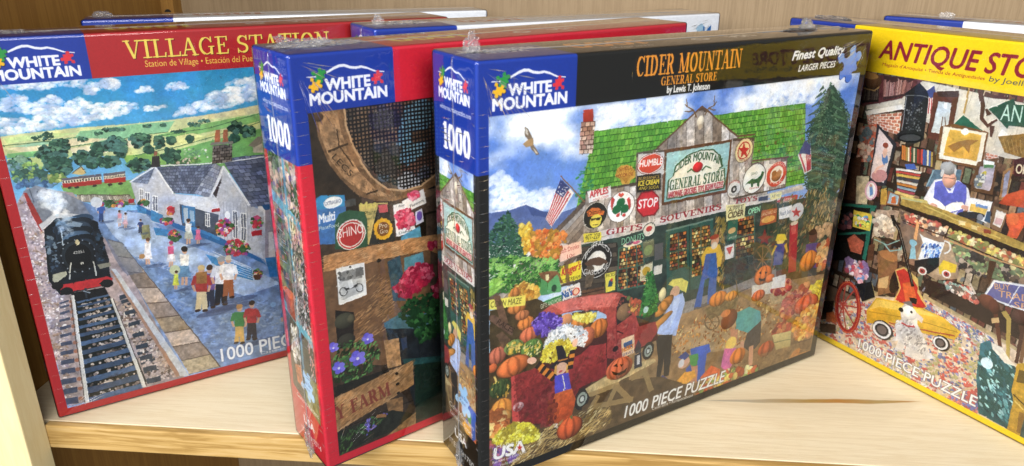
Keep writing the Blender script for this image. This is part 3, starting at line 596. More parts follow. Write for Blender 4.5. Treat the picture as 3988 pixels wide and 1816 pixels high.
    c.rows([(161.7,103.6),(178.4,104.7),(172.9,139.2),(157.0,139.8)],14,6,['e8a04a','c86a2a','f0d080','7a3a20','a84a3a','3a2a24','8a6a3a','4a5a3a'],'2a241e',0.2,0.5,0.2)
    c.line('2f5a4e',[(148.4,112.1),(145.2,139.0)],0.93)
    c.line('2f5a4e',[(169.8,103.4),(164.9,139.5)],0.97)
    c.line('2f5a4e',[(139.0,126.9),(175.8,123.2)],0.9)
    c.line('1f3a34',[(160.9,94.0),(154.3,142.7)],0.98)
    c.line('6a8a7a',[(134.3,142.3),(175.2,142.9)],1.23)
    c.rows([(201.2,108.0),(221.0,108.0),(214.3,139.1),(197.1,139.5)],10,6,['e8a04a','c86a2a','f0d080','7a3a20','a84a3a','3a2a24','8a6a3a','4a5a3a'],'2a241e',0.2,0.5,0.2)
    c.line('3f6a58',[(201.2,108.0),(221.0,108.0),(214.3,139.1),(197.1,139.5),(201.2,108.0)],1.02)
    c.line('3f6a58',[(199.0,125.0),(217.4,124.3)],0.8)
    c.dabs([(175.8,143.7),(186.7,141.7),(193.8,87.7),(183.4,100.3)],['a08040','7a5a2c','c8a050','5a4a24','8a7a3a'],160,1.88,0.35,80,60)
    c.poly('3a4a38',[(226.5,144.3),(308.7,140.7),(327.0,71.3),(236.5,91.6)],n=0.4,cell=4)
    c.dabs([(226.5,144.3),(243.8,147.9),(303.4,141.6),(321.2,72.6),(236.5,91.6)],['6a5a3a','8a7a4a','4a5a3c','a08a54','7a4a34','34483a'],600,1.83,0.35,60,90)
    c.ell('e8dcc0',107.7,139.0,7.71,1.9,0)
    c.ell('5a3a5a',105.5,139.7,3.02,1.22,0)
    c.ell('c85a7a',110.9,139.2,2.87,1.26,0)
    c.ell('2a3a34',120.1,145.8,5.18,4.79,0)
    c.ell('e8dfc8',120.1,145.8,4.66,4.31,0)
    c.ell('cc3a34',120.1,146.4,2.43,1.96,0)
    c.poly('e2d23a',[(69.7,152.6),(82.6,151.7),(83.0,146.1),(70.3,147.1)])
    c.poly('f0c4ac',[(52.1,147.7),(68.0,148.9),(69.3,140.6),(53.9,138.4)])
    c.line('6a4a34',[(60.5,138.8),(59.8,134.7)],1.3)
    c.ell('23211e',80.6,133.2,12.0,11.75,0)
    c.ell('e9e6de',80.6,133.2,11.28,11.05,0)
    c.ell('23211e',80.6,133.2,10.8,10.58,0)
    c.ell('e6e2d8',80.6,133.2,6.96,6.82,0)
    c.poly('5a4030',[(71.7,133.4),(75.8,135.9),(81.9,135.9),(88.3,132.2),(89.8,129.8),(85.7,130.4),(83.9,129.4),(78.4,131.2),(74.6,130.8)])
    c.poly('eedc2e',[(52.0,135.4),(69.5,136.3),(69.7,124.3),(55.0,124.0)])
    c.poly('f3ece0',[(55.8,119.5),(68.7,122.1),(70.2,112.9),(56.3,111.8)])
    c.ell('d8402c',66.3,116.4,2.62,2.57,0)
    c.ell('f0c8a8',66.3,116.4,1.85,1.89,0)
    c.poly('3f8a48',[(40.6,115.3),(55.9,117.0),(57.0,111.3),(41.3,110.2)])
    c.poly('eee3b8',[(122.4,122.3),(126.2,112.9),(123.1,110.1),(115.8,112.2),(115.8,121.7)])
    c.poly('d8cfa8',[(116.3,121.6),(125.2,123.1),(126.0,111.8),(116.8,111.5)])
    c.ell('c8a02a',120.6,117.8,3.23,2.92,0)
    c.poly('eadb4a',[(87.7,123.1),(95.6,123.0),(96.2,110.3),(88.9,110.4)])
    c.poly('2a4a6a',[(90.3,114.2),(90.9,117.6),(92.7,119.0),(94.2,116.1),(93.6,113.5)])
    c.ell('c83a2c',93.1,118.0,1.01,1.12,0)
    c.poly('6a6a4a',[(116.0,137.6),(125.0,138.3),(126.2,127.2),(117.8,126.9)],n=0.2)
    c.ell('8a9a5a',121.0,131.8,3.49,3.5,0)
    c.poly('5a5a5a',[(125.7,135.0),(133.0,134.9),(134.3,123.3),(126.9,123.5)])
    c.poly('d8d4c8',[(126.6,119.3),(133.8,119.6),(134.1,113.3),(127.2,113.0)])
    c.poly('6a4a34',[(70.1,116.1),(87.6,114.9),(88.7,107.6),(71.2,108.9)],n=0.3)
    c.line('3a2a20',[(70.3,113.8),(88.0,113.1)],0.75)
    c.poly('6a5a48',[(73.9,129.6),(77.7,129.7),(79.6,123.6),(77.7,117.3),(72.3,117.2),(73.1,124.4)],n=0.4)
    c.ell('5a4a3a',75.9,128.8,3.18,2.53,0)
    c.poly('e8e0a0',[(186.0,150.4),(204.4,148.9),(205.3,138.3),(187.7,139.2)])
    c.poly('2f6a54',[(189.5,138.3),(199.4,138.5),(200.5,123.8),(191.2,123.9)])
    c.ell('d8b070',194.7,131.0,3.72,2.17,0)
    c.poly('b85a30',[(221.7,140.6),(237.4,140.1),(238.5,129.0),(221.5,129.3)])
    c.ell('e8b050',229.6,132.9,7.0,2.42,0)
    c.poly('efeeea',[(239.2,139.1),(253.0,139.4),(254.0,130.3),(240.9,130.5)])
    c.ell('d9d6d2',258.6,133.1,7.62,6.64,0)
    c.ell('d9d6d2',258.6,133.1,6.86,5.97,0)
    c.poly('c83a34',[(257.8,136.9),(259.9,133.8),(263.8,133.1),(261.3,131.6),(262.9,128.5),(259.1,130.9),(256.0,129.8),(256.4,132.4),(253.0,135.1),(256.9,134.4)])
    c.poly('8a2f2a',[(227.2,126.4),(230.6,120.4),(236.0,118.5),(232.1,117.1),(233.8,113.0),(229.2,116.0),(225.3,114.7),(225.6,118.4),(221.1,120.6),(226.4,121.2)])
    c.line('8a6a4a',[(229.9,102.1),(239.6,100.1)],0.86)
    c.line('8a6a4a',[(229.9,102.1),(238.2,93.2)],0.86)
    c.line('8a6a4a',[(229.9,102.1),(231.9,91.6)],0.86)
    c.line('8a6a4a',[(229.9,102.1),(224.6,96.2)],0.86)
    c.line('8a6a4a',[(229.9,102.1),(220.5,104.2)],0.86)
    c.line('8a6a4a',[(229.9,102.1),(221.9,110.8)],0.86)
    c.line('8a6a4a',[(229.9,102.1),(228.0,112.5)],0.86)
    c.line('8a6a4a',[(229.9,102.1),(235.3,108.1)],0.86)
    c.line('7a5a3e',[(240.1,100.0),(240.3,97.1)],1.52)
    c.line('7a5a3e',[(240.3,97.1),(239.8,94.6)],1.54)
    c.line('7a5a3e',[(239.8,94.6),(238.6,92.6)],1.54)
    c.line('7a5a3e',[(238.6,92.6),(236.8,91.3)],1.54)
    c.line('7a5a3e',[(236.8,91.3),(234.6,90.7)],1.54)
    c.line('7a5a3e',[(234.6,90.7),(232.1,90.9)],1.54)
    c.line('7a5a3e',[(232.1,90.9),(229.4,91.9)],1.52)
    c.line('7a5a3e',[(229.4,91.9),(226.7,93.5)],1.52)
    c.line('7a5a3e',[(226.7,93.5),(224.4,95.8)],1.5)
    c.line('7a5a3e',[(224.4,95.8),(222.4,98.5)],1.48)
    c.line('7a5a3e',[(222.4,98.5),(220.9,101.3)],1.48)
    c.line('7a5a3e',[(220.9,101.3),(220.1,104.3)],1.46)
    c.line('7a5a3e',[(220.1,104.3),(219.9,107.0)],1.46)
    c.line('7a5a3e',[(219.9,107.0),(220.4,109.5)],1.46)
    c.line('7a5a3e',[(220.4,109.5),(221.5,111.4)],1.48)
    c.line('7a5a3e',[(221.5,111.4),(223.2,112.7)],1.47)
    c.line('7a5a3e',[(223.2,112.7),(225.4,113.3)],1.46)
    c.line('7a5a3e',[(225.4,113.3),(227.9,113.2)],1.46)
    c.line('7a5a3e',[(227.9,113.2),(230.5,112.3)],1.48)
    c.line('7a5a3e',[(230.5,112.3),(233.1,110.7)],1.5)
    c.line('7a5a3e',[(233.1,110.7),(235.5,108.5)],1.5)
    c.line('7a5a3e',[(235.5,108.5),(237.6,105.9)],1.52)
    c.line('7a5a3e',[(237.6,105.9),(239.1,102.9)],1.5)
    c.line('7a5a3e',[(239.1,102.9),(240.1,100.0)],1.52)
    c.poly('d8d8d8',[(189.2,120.4),(198.0,121.1),(200.2,109.9),(191.6,110.1)])
    c.poly('c83a34',[(190.9,118.8),(197.2,119.1),(195.4,112.9)])
    c.poly('2a3a40',[(198.5,115.2),(222.7,116.9),(225.4,95.9),(199.8,96.5)],n=0.3,al=0.5)
    c.line('38403c',[(201.5,99.5),(199.7,115.8)],0.61)
    c.line('38403c',[(205.4,99.3),(203.5,116.0)],0.62)
    c.line('38403c',[(209.4,99.1),(207.4,116.2)],0.62)
    c.line('38403c',[(213.4,98.9),(211.3,116.4)],0.63)
    c.line('38403c',[(217.5,98.7),(215.2,116.6)],0.63)
    c.line('38403c',[(221.5,98.5),(219.1,116.8)],0.64)
    c.poly('8f8a84',[(137.7,86.6),(186.2,87.0),(223.2,89.4),(246.0,91.3),(247.5,83.8),(189.6,78.4),(140.6,77.5)],n=0.2)
    c.poly('6a625a',[(139.3,80.4),(189.2,81.1),(224.3,83.0),(189.9,76.6),(140.8,75.8)])
    c.poly('948f88',[(143.0,83.7),(166.0,84.3),(167.3,74.2),(144.0,74.2)],n=0.2)
    c.poly('35523f',[(274.0,222.8),(288.0,212.0),(299.0,196.0),(303.6,182.7),(299.6,175.4),(306.0,158.8),(303.7,144.3),(296.2,134.6),(269.2,141.8),(263.0,164.9),(263.2,180.1),(259.3,192.9),(266.7,204.3),(270.2,216.0)],n=0.3)
    c.dabs([(273.7,224.0),(287.4,214.5),(301.3,198.2),(306.6,182.3),(301.6,175.2),(309.1,158.3),(305.8,144.0),(296.2,134.6),(267.2,142.2),(260.1,165.3),(260.4,180.4),(255.6,193.4),(263.9,204.6),(268.4,216.2)],['2a4a38','3a5f44','1c382a','4f7a56','6a9070','2f5540'],3600,0.95,0.35,-20,70)
    c.line('35543f',[(266.8,221.8),(262.8,218.8)],2.6,0.7)
    c.line('4f7a58',[(269.7,219.2),(265.0,216.0)],2.0,0.6)
    c.line('35543f',[(276.3,221.0),(282.1,217.1)],2.6,0.7)
    c.line('4f7a58',[(274.9,218.7),(281.5,214.5)],2.0,0.6)
    c.line('35543f',[(265.8,217.1),(259.7,214.4)],2.6,0.7)
    c.line('4f7a58',[(269.8,214.4),(262.7,211.5)],2.0,0.6)
    c.line('35543f',[(279.4,215.9),(287.6,211.8)],2.6,0.7)
    c.line('4f7a58',[(277.2,213.7),(286.4,209.2)],2.0,0.6)
    c.line('35543f',[(265.2,211.2),(257.2,208.6)],2.6,0.7)
    c.line('4f7a58',[(270.2,208.3),(260.9,205.6)],2.0,0.6)
    c.line('35543f',[(282.7,209.5),(293.0,205.1)],2.6,0.7)
    c.line('4f7a58',[(279.8,207.4),(291.4,202.5)],2.0,0.6)
    c.line('35543f',[(264.9,205.2),(255.1,202.9)],2.6,0.7)
    c.line('4f7a58',[(270.9,202.2),(259.6,199.7)],2.0,0.6)
    c.line('35543f',[(285.9,203.1),(298.1,198.3)],2.6,0.7)
    c.line('4f7a58',[(282.4,201.0),(296.2,195.8)],2.0,0.6)
    c.line('35543f',[(264.3,199.2),(252.7,197.1)],2.6,0.7)
    c.line('4f7a58',[(271.4,196.0),(257.8,193.8)],2.0,0.6)
    c.line('35543f',[(289.3,196.5),(303.7,191.4)],2.6,0.7)
    c.line('4f7a58',[(285.0,194.5),(301.3,188.9)],2.0,0.6)
    c.line('35543f',[(265.0,193.0),(252.6,191.0)],2.6,0.7)
    c.line('4f7a58',[(272.6,189.7),(258.2,187.6)],2.0,0.6)
    c.line('35543f',[(291.4,190.0),(306.7,184.6)],2.6,0.7)
    c.line('4f7a58',[(287.0,188.0),(304.3,182.1)],2.0,0.6)
    c.line('35543f',[(266.7,186.6),(254.7,184.6)],2.6,0.7)
    c.line('4f7a58',[(274.3,183.2),(260.4,181.2)],2.0,0.6)
    c.line('35543f',[(292.5,183.5),(307.4,178.1)],2.6,0.7)
    c.line('4f7a58',[(288.5,181.4),(305.3,175.5)],2.0,0.6)
    c.line('35543f',[(268.9,180.1),(257.6,178.0)],2.6,0.7)
    c.line('4f7a58',[(276.4,176.6),(263.3,174.5)],2.0,0.6)
    c.line('35543f',[(293.1,177.0),(307.1,171.6)],2.6,0.7)
    c.line('4f7a58',[(289.7,174.9),(305.6,168.9)],2.0,0.6)
    c.line('35543f',[(268.8,173.8),(255.9,172.0)],2.6,0.7)
    c.line('4f7a58',[(277.2,170.1),(262.3,168.3)],2.0,0.6)
    c.line('35543f',[(296.2,170.1),(312.0,164.3)],2.6,0.7)
    c.line('4f7a58',[(292.2,168.1),(310.2,161.6)],2.0,0.6)
    c.line('35543f',[(269.3,167.4),(255.5,165.8)],2.6,0.7)
    c.line('4f7a58',[(278.3,163.5),(262.3,162.0)],2.0,0.6)
    c.line('35543f',[(298.6,163.3),(315.6,157.1)],2.6,0.7)
    c.line('4f7a58',[(294.4,161.2),(313.7,154.4)],2.0,0.6)
    c.line('35543f',[(271.0,160.7),(257.6,159.1)],2.6,0.7)
    c.line('4f7a58',[(280.2,156.7),(264.6,155.2)],2.0,0.6)
    c.line('35543f',[(299.8,156.5),(316.4,150.2)],2.6,0.7)
    c.line('4f7a58',[(296.0,154.4),(314.8,147.5)],2.0,0.6)
    c.line('35543f',[(273.5,153.8),(261.1,152.1)],2.6,0.7)
    c.line('4f7a58',[(282.4,149.8),(267.9,148.1)],2.0,0.6)
    c.line('35543f',[(300.2,149.7),(315.7,143.5)],2.6,0.7)
    c.line('4f7a58',[(297.1,147.5),(314.7,140.6)],2.0,0.6)
    c.dabs([(265.3,146.4),(291.3,146.3),(302.2,110.9),(271.0,116.8)],['a08850','7a6a3a','c8b070','5a5a34'],180,1.85,0.3,80,70)
    c.poly('e9e4e2',[(255.6,185.4),(262.9,181.4),(268.1,162.9),(261.1,161.1),(250.8,176.1)])
    c.poly('c2434c',[(259.3,175.6),(260.0,175.5),(264.8,162.8),(263.4,162.3)])
    c.poly('c2434c',[(260.8,175.4),(261.5,175.3),(265.7,163.0),(264.3,162.6)])
    c.poly('c2434c',[(262.3,175.2),(263.1,175.1),(266.5,163.3),(265.1,162.8)])
    c.poly('c2434c',[(263.8,175.0),(264.6,174.9),(267.4,163.5),(266.0,163.1)])
    c.poly('c2434c',[(251.6,177.2),(253.0,177.4),(262.6,162.7),(261.3,161.9)])
    c.poly('4a4f80',[(255.5,185.8),(263.1,181.3),(264.0,174.3),(256.1,176.6),(251.2,176.6)])
    c.poly('b82f34',[(253.8,124.4),(262.4,124.2),(269.2,84.3),(260.6,84.4)])
    c.poly('d85a50',[(255.7,122.4),(261.0,122.2),(261.8,116.0),(257.0,116.1)])
    c.ell('e8d8b8',258.5,124.6,3.82,1.84,0)
    c.ell('e8d060',246.6,114.2,4.5,4.03,0)
    c.poly('e6cf3a',[(241.6,119.1),(250.0,118.0),(253.5,112.5),(240.5,114.2)])
    c.poly('3f4a90',[(241.5,111.4),(251.6,110.2),(252.2,93.5),(242.0,94.8)])
    c.line('e0b838',[(242.2,110.4),(238.9,103.3)],2.6,1.73)
    c.line('e0b838',[(251.8,109.3),(255.6,102.4)],2.63,1.75)
    c.ell('6a4030',283.3,110.1,5.41,5.86,0)
    c.ell('2a1c16',282.5,113.4,5.39,2.67,0)
    c.poly('5a4488',[(275.9,104.4),(292.6,102.9),(299.9,88.5),(295.5,80.2),(277.5,86.1)],n=0.15)
    c.poly('4a4a44',[(275.1,85.7),(293.9,81.5),(295.5,69.0),(277.7,74.1)])
    c.ell('f08a2a',282.0,89.8,10.01,8.54,0,sh=0.5,rib=3)
    c.dabs([(290.4,101.5),(305.2,104.0),(307.8,81.3),(293.2,78.9)],['c86a3a','e89a4a','a84a2a','d8b070'],90,2.35)
    c.dabs([(283.9,117.9),(302.4,115.3),(304.7,105.9),(289.0,107.2)],['c8a070','a87a50','e0c090'],40,2.07)
    c.poly('a5845a',[(121.5,76.1),(140.6,77.5),(189.6,78.4),(224.5,82.1),(321.2,72.6),(350.0,-38.6),(116.8,-2.3),(111.2,65.8)],'86663e',n=0.3,cell=5)
    c.poly('b8986a',[(152.2,62.5),(189.0,68.1),(223.0,64.6),(244.5,49.8),(228.8,31.6),(164.8,43.1),(149.1,54.8)],n=0.25,cell=5)
    c.dabs([(147.5,69.0),(188.5,71.8),(250.9,66.7),(261.7,37.6),(209.3,37.3),(147.8,48.2)],['c8843a','e0a850','a8602a','d8c080','8a5a2a'],420,1.17,0.5)
    c.dabs([(114.4,27.3),(168.1,16.6),(218.5,23.3),(301.2,10.5),(309.6,-2.3),(192.7,-3.0),(116.7,-0.4)],['7a5c38','94724a','684a2c','aa8652'],300,1.55,0.5)
    c.poly('e2b83a',[(171.7,123.2),(184.0,123.1),(188.4,114.9),(187.6,106.0),(183.4,106.1),(183.4,113.5),(176.0,114.2),(170.5,109.8),(168.0,116.8)])
    c.ell('d09a78',179.4,126.4,3.85,4.01,0)
    c.ell('a83a2c',178.3,129.4,4.39,1.67,0)
    c.ell('d8d0c4',179.3,123.1,3.01,2.66,0)
    c.poly('3a62b0',[(172.4,118.3),(181.7,117.4),(185.5,103.1),(186.3,79.2),(178.9,79.4),(178.1,99.8),(174.0,99.1),(173.1,79.2),(166.8,79.9),(170.8,104.8)],n=0.15)
    c.poly('8a7448',[(177.2,76.4),(209.4,77.8),(209.8,68.9),(182.9,66.3)],n=0.3)
    c.line('7a6238',[(204.9,91.9),(210.0,76.8)],1.03)
    c.line('7a5f3c',[(193.0,62.1),(192.8,59.7)],1.26)
    c.line('7a5f3c',[(192.8,59.7),(191.5,58.0)],1.27)
    c.line('7a5f3c',[(191.5,58.0),(189.4,57.2)],1.28)
    c.line('7a5f3c',[(189.4,57.2),(186.7,57.5)],1.26)
    c.line('7a5f3c',[(186.7,57.5),(183.9,58.7)],1.26)
    c.line('7a5f3c',[(183.9,58.7),(181.4,60.8)],1.26)
    c.line('7a5f3c',[(181.4,60.8),(179.5,63.3)],1.24)
    c.line('7a5f3c',[(179.5,63.3),(178.6,66.0)],1.24)
    c.line('7a5f3c',[(178.6,66.0),(178.8,68.3)],1.24)
    c.line('7a5f3c',[(178.8,68.3),(180.1,70.0)],1.23)
    c.line('7a5f3c',[(180.1,70.0),(182.2,70.8)],1.23)
    c.line('7a5f3c',[(182.2,70.8),(184.8,70.6)],1.23)
    c.line('7a5f3c',[(184.8,70.6),(187.6,69.4)],1.24)
    c.line('7a5f3c',[(187.6,69.4),(190.1,67.4)],1.24)
    c.line('7a5f3c',[(190.1,67.4),(192.0,64.8)],1.28)
    c.line('7a5f3c',[(192.0,64.8),(193.0,62.1)],1.28)
    c.line('7a5f3c',[(185.7,64.1),(192.5,62.3)],0.63)
    c.line('7a5f3c',[(185.7,64.1),(190.2,57.8)],0.63)
    c.line('7a5f3c',[(185.7,64.1),(183.8,59.2)],0.63)
    c.line('7a5f3c',[(185.7,64.1),(179.3,65.0)],0.63)
    c.line('7a5f3c',[(185.7,64.1),(180.7,69.9)],0.63)
    c.line('7a5f3c',[(185.7,64.1),(186.8,69.5)],0.63)
    c.ell('ee8a30',189.2,81.1,8.8,5.84,0,sh=0.4,rib=3)
    c.ell('f09a3a',202.0,80.2,6.62,4.0,0,sh=0.4,rib=3)
    c.poly('d8d2c2',[(222.4,83.5),(244.3,81.9),(246.3,71.5),(223.6,74.3)],n=0.1)
    c.ell('f07a26',232.8,89.3,9.04,7.53,0,sh=0.4,rib=3)
    c.poly('2a1408',[(227.7,92.2),(229.8,93.2),(230.7,90.5)])
    c.poly('2a1408',[(234.2,91.8),(237.2,90.8),(235.1,89.5)])
    c.poly('2a1408',[(227.4,88.8),(233.0,86.1),(238.8,87.2),(238.0,83.9),(230.9,84.5)])
    c.ell('e86a2a',230.7,73.5,6.93,4.62,0,sh=0.4,rib=3)
    c.ell('e8742a',240.6,85.0,4.61,3.39,0,sh=0.4)
    c.poly('b8a070',[(243.3,71.3),(262.1,71.3),(263.3,59.9),(247.0,61.8)],n=0.2)
    c.dabs([(243.8,72.1),(248.2,80.1),(263.1,78.4),(266.8,70.2),(260.4,68.0)],['b83a34','d85a4a','e08a5a','a83030'],90,1.85)
    c.poly('e8e4da',[(243.8,84.7),(257.9,85.9),(259.1,73.8),(244.4,75.6)])
    c.poly('6a3a2a',[(246.4,89.4),(257.2,89.1),(258.9,84.4),(247.3,84.8)])
    c.dabs([(284.6,65.9),(304.5,69.7),(310.2,50.0),(289.2,57.2)],['e8d83a','d8c42a','b8a82a','f0e860'],160,1.71)
    c.dabs([(261.2,64.1),(284.6,71.5),(293.3,56.2),(267.9,43.5),(258.8,51.6)],['b85a4a','c8744a','d89a6a','a84a44'],160,2.1)
    c.ell('e2622c',287.7,52.2,14.43,8.44,0,sh=0.4,rib=3)
    c.dabs([(273.6,38.2),(292.4,48.7),(307.9,50.6),(312.7,19.5),(282.8,21.9)],['e8a83a','d88a2a','f0c860','c8742a','e89a5a'],300,2.0)
    c.poly('d8cc88',[(252.5,36.3),(274.5,34.0),(277.2,17.5),(260.3,19.5)],'b8a868')
    c.line('b8402c',[(252.5,36.3),(274.5,34.0)],2.88)
    c.line('8a8a5a',[(256.3,27.1),(276.5,24.6)],0.97)
    c.dabs([(253.1,37.1),(260.4,43.6),(272.8,38.4),(274.5,34.0)],['c84a34','e08a4a','8a2f24'],50,2.16)
    c.ell('c85a2c',248.5,23.9,8.66,6.68,0,sh=0.4,rib=2)
    c.poly('f08a30',[(277.2,5.5),(282.3,12.0),(291.2,13.4),(289.8,7.8),(304.9,6.4),(286.8,3.6)])
    c.poly('6a4a30',[(286.0,18.9),(302.1,18.4),(301.7,8.3),(290.3,11.7)],n=0.3)
    c.poly('9a7a48',[(237.8,21.3),(307.9,16.8),(311.0,3.5),(245.2,7.3)],n=0.3,al=0.5)
    c.poly('4fa8a4',[(209.4,64.6),(222.7,66.5),(235.6,59.6),(239.0,47.5),(226.7,43.5),(211.6,51.3)],n=0.12)
    c.poly('c98a64',[(205.6,53.0),(213.9,50.7),(214.7,39.4),(208.7,41.1)])
    c.ell('8a4a2a',203.1,61.7,8.25,7.87,20,sh=0.3)
    c.ell('e08a4a',198.7,67.3,4.75,3.0,0)
    c.poly('4a4440',[(224.3,44.1),(238.2,51.5),(240.7,32.0),(235.4,27.8),(229.5,27.6),(222.6,33.4)],n=0.15)
    c.poly('d8a07a',[(228.8,31.6),(233.4,32.1),(235.4,14.2),(230.9,14.1)])
    c.poly('d8a07a',[(218.3,38.4),(222.3,39.1),(224.0,25.4),(219.0,26.9)])
    c.ell('f0d060',208.3,40.3,5.5,5.55,0)
    c.poly('d86aa0',[(202.5,37.4),(214.3,34.9),(216.0,24.0),(208.1,16.0),(200.6,23.1)],n=0.12)
    c.ell('f0862e',217.4,27.0,8.2,6.9,0,sh=0.4,rib=2)
    c.poly('3a62c0',[(167.4,47.7),(185.7,46.3),(188.4,39.7),(178.3,37.3),(174.6,32.9),(169.4,39.9)],n=0.12)
    c.poly('4aa04a',[(167.4,42.3),(175.6,41.3),(177.7,33.8),(173.7,31.4),(169.0,34.7)])
    c.ell('d8a888',162.5,38.1,5.51,4.48,0)
    c.poly('3a4a90',[(156.4,43.9),(163.3,47.1),(167.4,42.3),(163.1,40.1)])
    c.ell('d0d0d0',160.4,38.2,2.75,3.36,0)
    c.poly('3a62c0',[(176.3,36.1),(184.3,40.9),(184.7,22.4),(178.9,16.8),(175.6,25.3)])
    c.poly('c88a68',[(169.3,32.8),(177.0,31.3),(177.8,17.2),(171.1,18.4)])
    c.poly('3a5ab0',[(165.1,32.2),(169.0,34.7),(172.0,28.3),(166.7,28.1)])
    c.poly('e8a83a',[(156.7,24.0),(164.4,29.8),(174.1,28.5),(176.0,22.4),(165.8,18.3),(157.2,19.3)],n=0.15)
    c.poly('e8703a',[(180.6,20.0),(190.6,27.1),(200.4,21.2),(200.5,13.7),(190.4,13.1)],n=0.12)
    c.dabs([(196.6,16.8),(212.3,18.5),(244.8,9.4),(244.5,4.6),(210.2,2.8),(178.2,5.8),(181.7,12.2)],['e8b83a','d8d8a0','e8703a','8aa84a','f0d870','c85a2c'],90,2.72,0.7)
    c.poly('e6d860',[(140.7,103.3),(144.2,106.4),(152.1,105.5),(158.6,101.1),(157.5,93.4),(147.9,99.5)],n=0.1)
    c.ell('d9a882',147.5,96.4,4.12,4.45,0)
    c.poly('a8c0f0',[(144.7,93.0),(154.4,94.2),(157.4,86.5),(152.2,62.5),(134.1,68.4),(140.2,81.0)],n=0.12)
    c.poly('c4d6f8',[(146.9,90.8),(152.6,92.7),(150.4,78.3),(145.4,69.5)])
    c.ell('d88a34',139.0,88.5,9.48,4.32,40,sh=0.4,rib=3)
    c.ell('c8883a',138.6,78.1,9.54,2.73,28,sh=0.3)
    c.ell('e8d8a0',136.5,97.4,3.08,4.99,0,sh=0.3)
    c.poly('33302e',[(133.8,67.7),(149.0,64.3),(149.5,47.7),(149.2,31.9),(144.4,32.5),(143.4,47.8),(141.4,32.6),(137.6,34.7),(137.6,49.5)],n=0.1)
    c.poly('4a4a80',[(137.6,30.2),(143.3,34.1),(150.5,27.9),(150.5,23.9),(140.2,24.3)])
    c.dabs([(121.5,116.0),(125.1,116.7),(132.9,95.9),(133.2,92.6),(119.8,95.2)],['3a7a3a','2f6a34','4f9a4a','28562c'],220,1.25,0.4)
    c.dabs([(18.8,176.3),(24.8,165.7),(28.5,155.3),(32.7,143.2),(7.3,146.3),(7.2,165.5),(11.2,170.7),(13.7,172.5)],['2a5a44','1f4a38','3a6f50','4f8660','183a2c'],2200,0.74,0.35,-15,60)
    c.dabs([(26.1,166.7),(32.3,166.3),(36.5,157.4),(36.2,150.0),(29.7,148.9),(27.5,159.2)],['e8c23a','d8a82a','f0d860','c8962a'],170,1.14)
    c.dabs([(34.9,160.2),(43.0,161.1),(57.9,155.7),(57.4,150.7),(52.1,141.0),(36.6,144.3),(33.7,150.5)],['e8883a','d8702a','f0a850','c85a24','b8862a'],300,1.18)
    c.dabs([(7.3,150.0),(19.0,149.9),(32.4,145.8),(52.1,141.0),(55.1,135.8),(52.6,125.9),(39.9,121.0),(21.8,126.7),(7.3,130.3)],['2f6a2c','4f9a3c','245424','6fb44c','3c8236','1a4420','8cc860'],1700,1.03,0.4,20,120)
    c.dabs([(7.0,137.8),(12.5,137.1),(15.1,132.1),(9.9,128.4),(7.0,129.1)],['8fc84a','a8d868','5f9a34'],50,2.07,0.3,40,60)
    c.poly('8a5a38',[(39.0,134.9),(46.6,134.4),(52.4,132.7),(56.7,124.2),(44.7,127.7),(41.0,131.2)],n=0.35)
    c.poly('4f9a5a',[(40.8,131.0),(45.1,127.9),(45.9,119.5),(40.2,120.3)])
    c.poly('5fae6a',[(45.7,126.8),(52.4,131.2),(55.1,122.6),(55.0,119.3),(45.9,119.5)])
    c.ell('2a4a34',50.1,122.5,1.94,2.43,0)
    c.poly('f0e2a8',[(43.8,132.5),(46.4,132.3),(46.5,128.6),(44.2,128.9)])
    c.poly('6a4c34',[(56.5,138.1),(59.4,138.1),(61.9,121.0),(59.4,121.6)],al=0.8)
    c.dabs([(22.5,129.1),(29.3,131.3),(38.3,126.6),(39.9,119.7),(31.5,119.1),(20.5,124.5)],['d8a83a','e8b84a','c8882a','a8742a','f0c85a'],220,1.21)
    c.poly('4a3a20',[(7.2,118.9),(38.5,118.7),(56.3,106.1),(57.0,86.5),(6.9,54.0)],n=0.4,cell=4)
    c.ell('d8843a',23.9,126.2,3.63,3.12,0,sh=0.4,rib=2)
    c.ell('d8823a',24.9,116.2,6.35,3.9,0,sh=0.4,rib=3)
    c.ell('e8883a',31.1,104.7,5.53,4.32,0,sh=0.4,rib=3)
    c.ell('c87a48',28.9,110.6,4.91,3.24,0,sh=0.4,rib=3)
    c.poly('eee25a',[(6.7,125.8),(30.5,123.0),(30.6,116.5),(6.7,119.5)])
    c.poly('6a4c3a',[(6.7,115.8),(10.5,115.4),(22.9,103.6),(22.1,98.4),(6.7,113.2)],n=0.3)
    c.poly('6a4c34',[(11.2,102.2),(15.2,103.7),(20.7,96.8),(16.6,89.9)],n=0.3)
    c.poly('74523a',[(9.6,127.2),(13.8,126.8),(19.3,107.9),(13.8,110.6)],n=0.3)
    c.ell('e8784a',33.6,96.3,6.62,5.04,0,sh=0.45,rib=3)
    c.ell('c86a4a',12.2,88.5,6.18,5.6,0,sh=0.45,rib=3)
    c.ell('7f9a4a',23.3,90.9,6.7,4.86,0,sh=0.4,rib=4)
    c.dabs([(18.0,94.9),(29.1,93.0),(28.5,85.6),(18.7,87.9)],['d8b03a','4a6a2c','e8c860'],40,0.83)
    c.ell('5f8a3a',35.7,86.3,7.82,6.44,0,sh=0.4,rib=5)
    c.dabs([(29.9,91.5),(41.8,89.4),(41.6,79.7),(30.7,82.9)],['e8c84a','3a5a24','f0e090'],60,0.86,0.5,60,40)
    c.ell('e87a3a',23.0,78.3,11.47,6.72,8,sh=0.45,rib=3)
    c.ell('c86030',9.1,81.2,2.82,2.97,0,sh=0.4)
    c.ell('44582c',14.2,65.7,7.65,6.44,0,sh=0.4,rib=5)
    c.dabs([(8.4,71.8),(20.2,69.4),(20.3,58.7),(9.1,61.8)],['e8c04a','d8a83a','2f4420'],60,0.85,0.5,70,40)
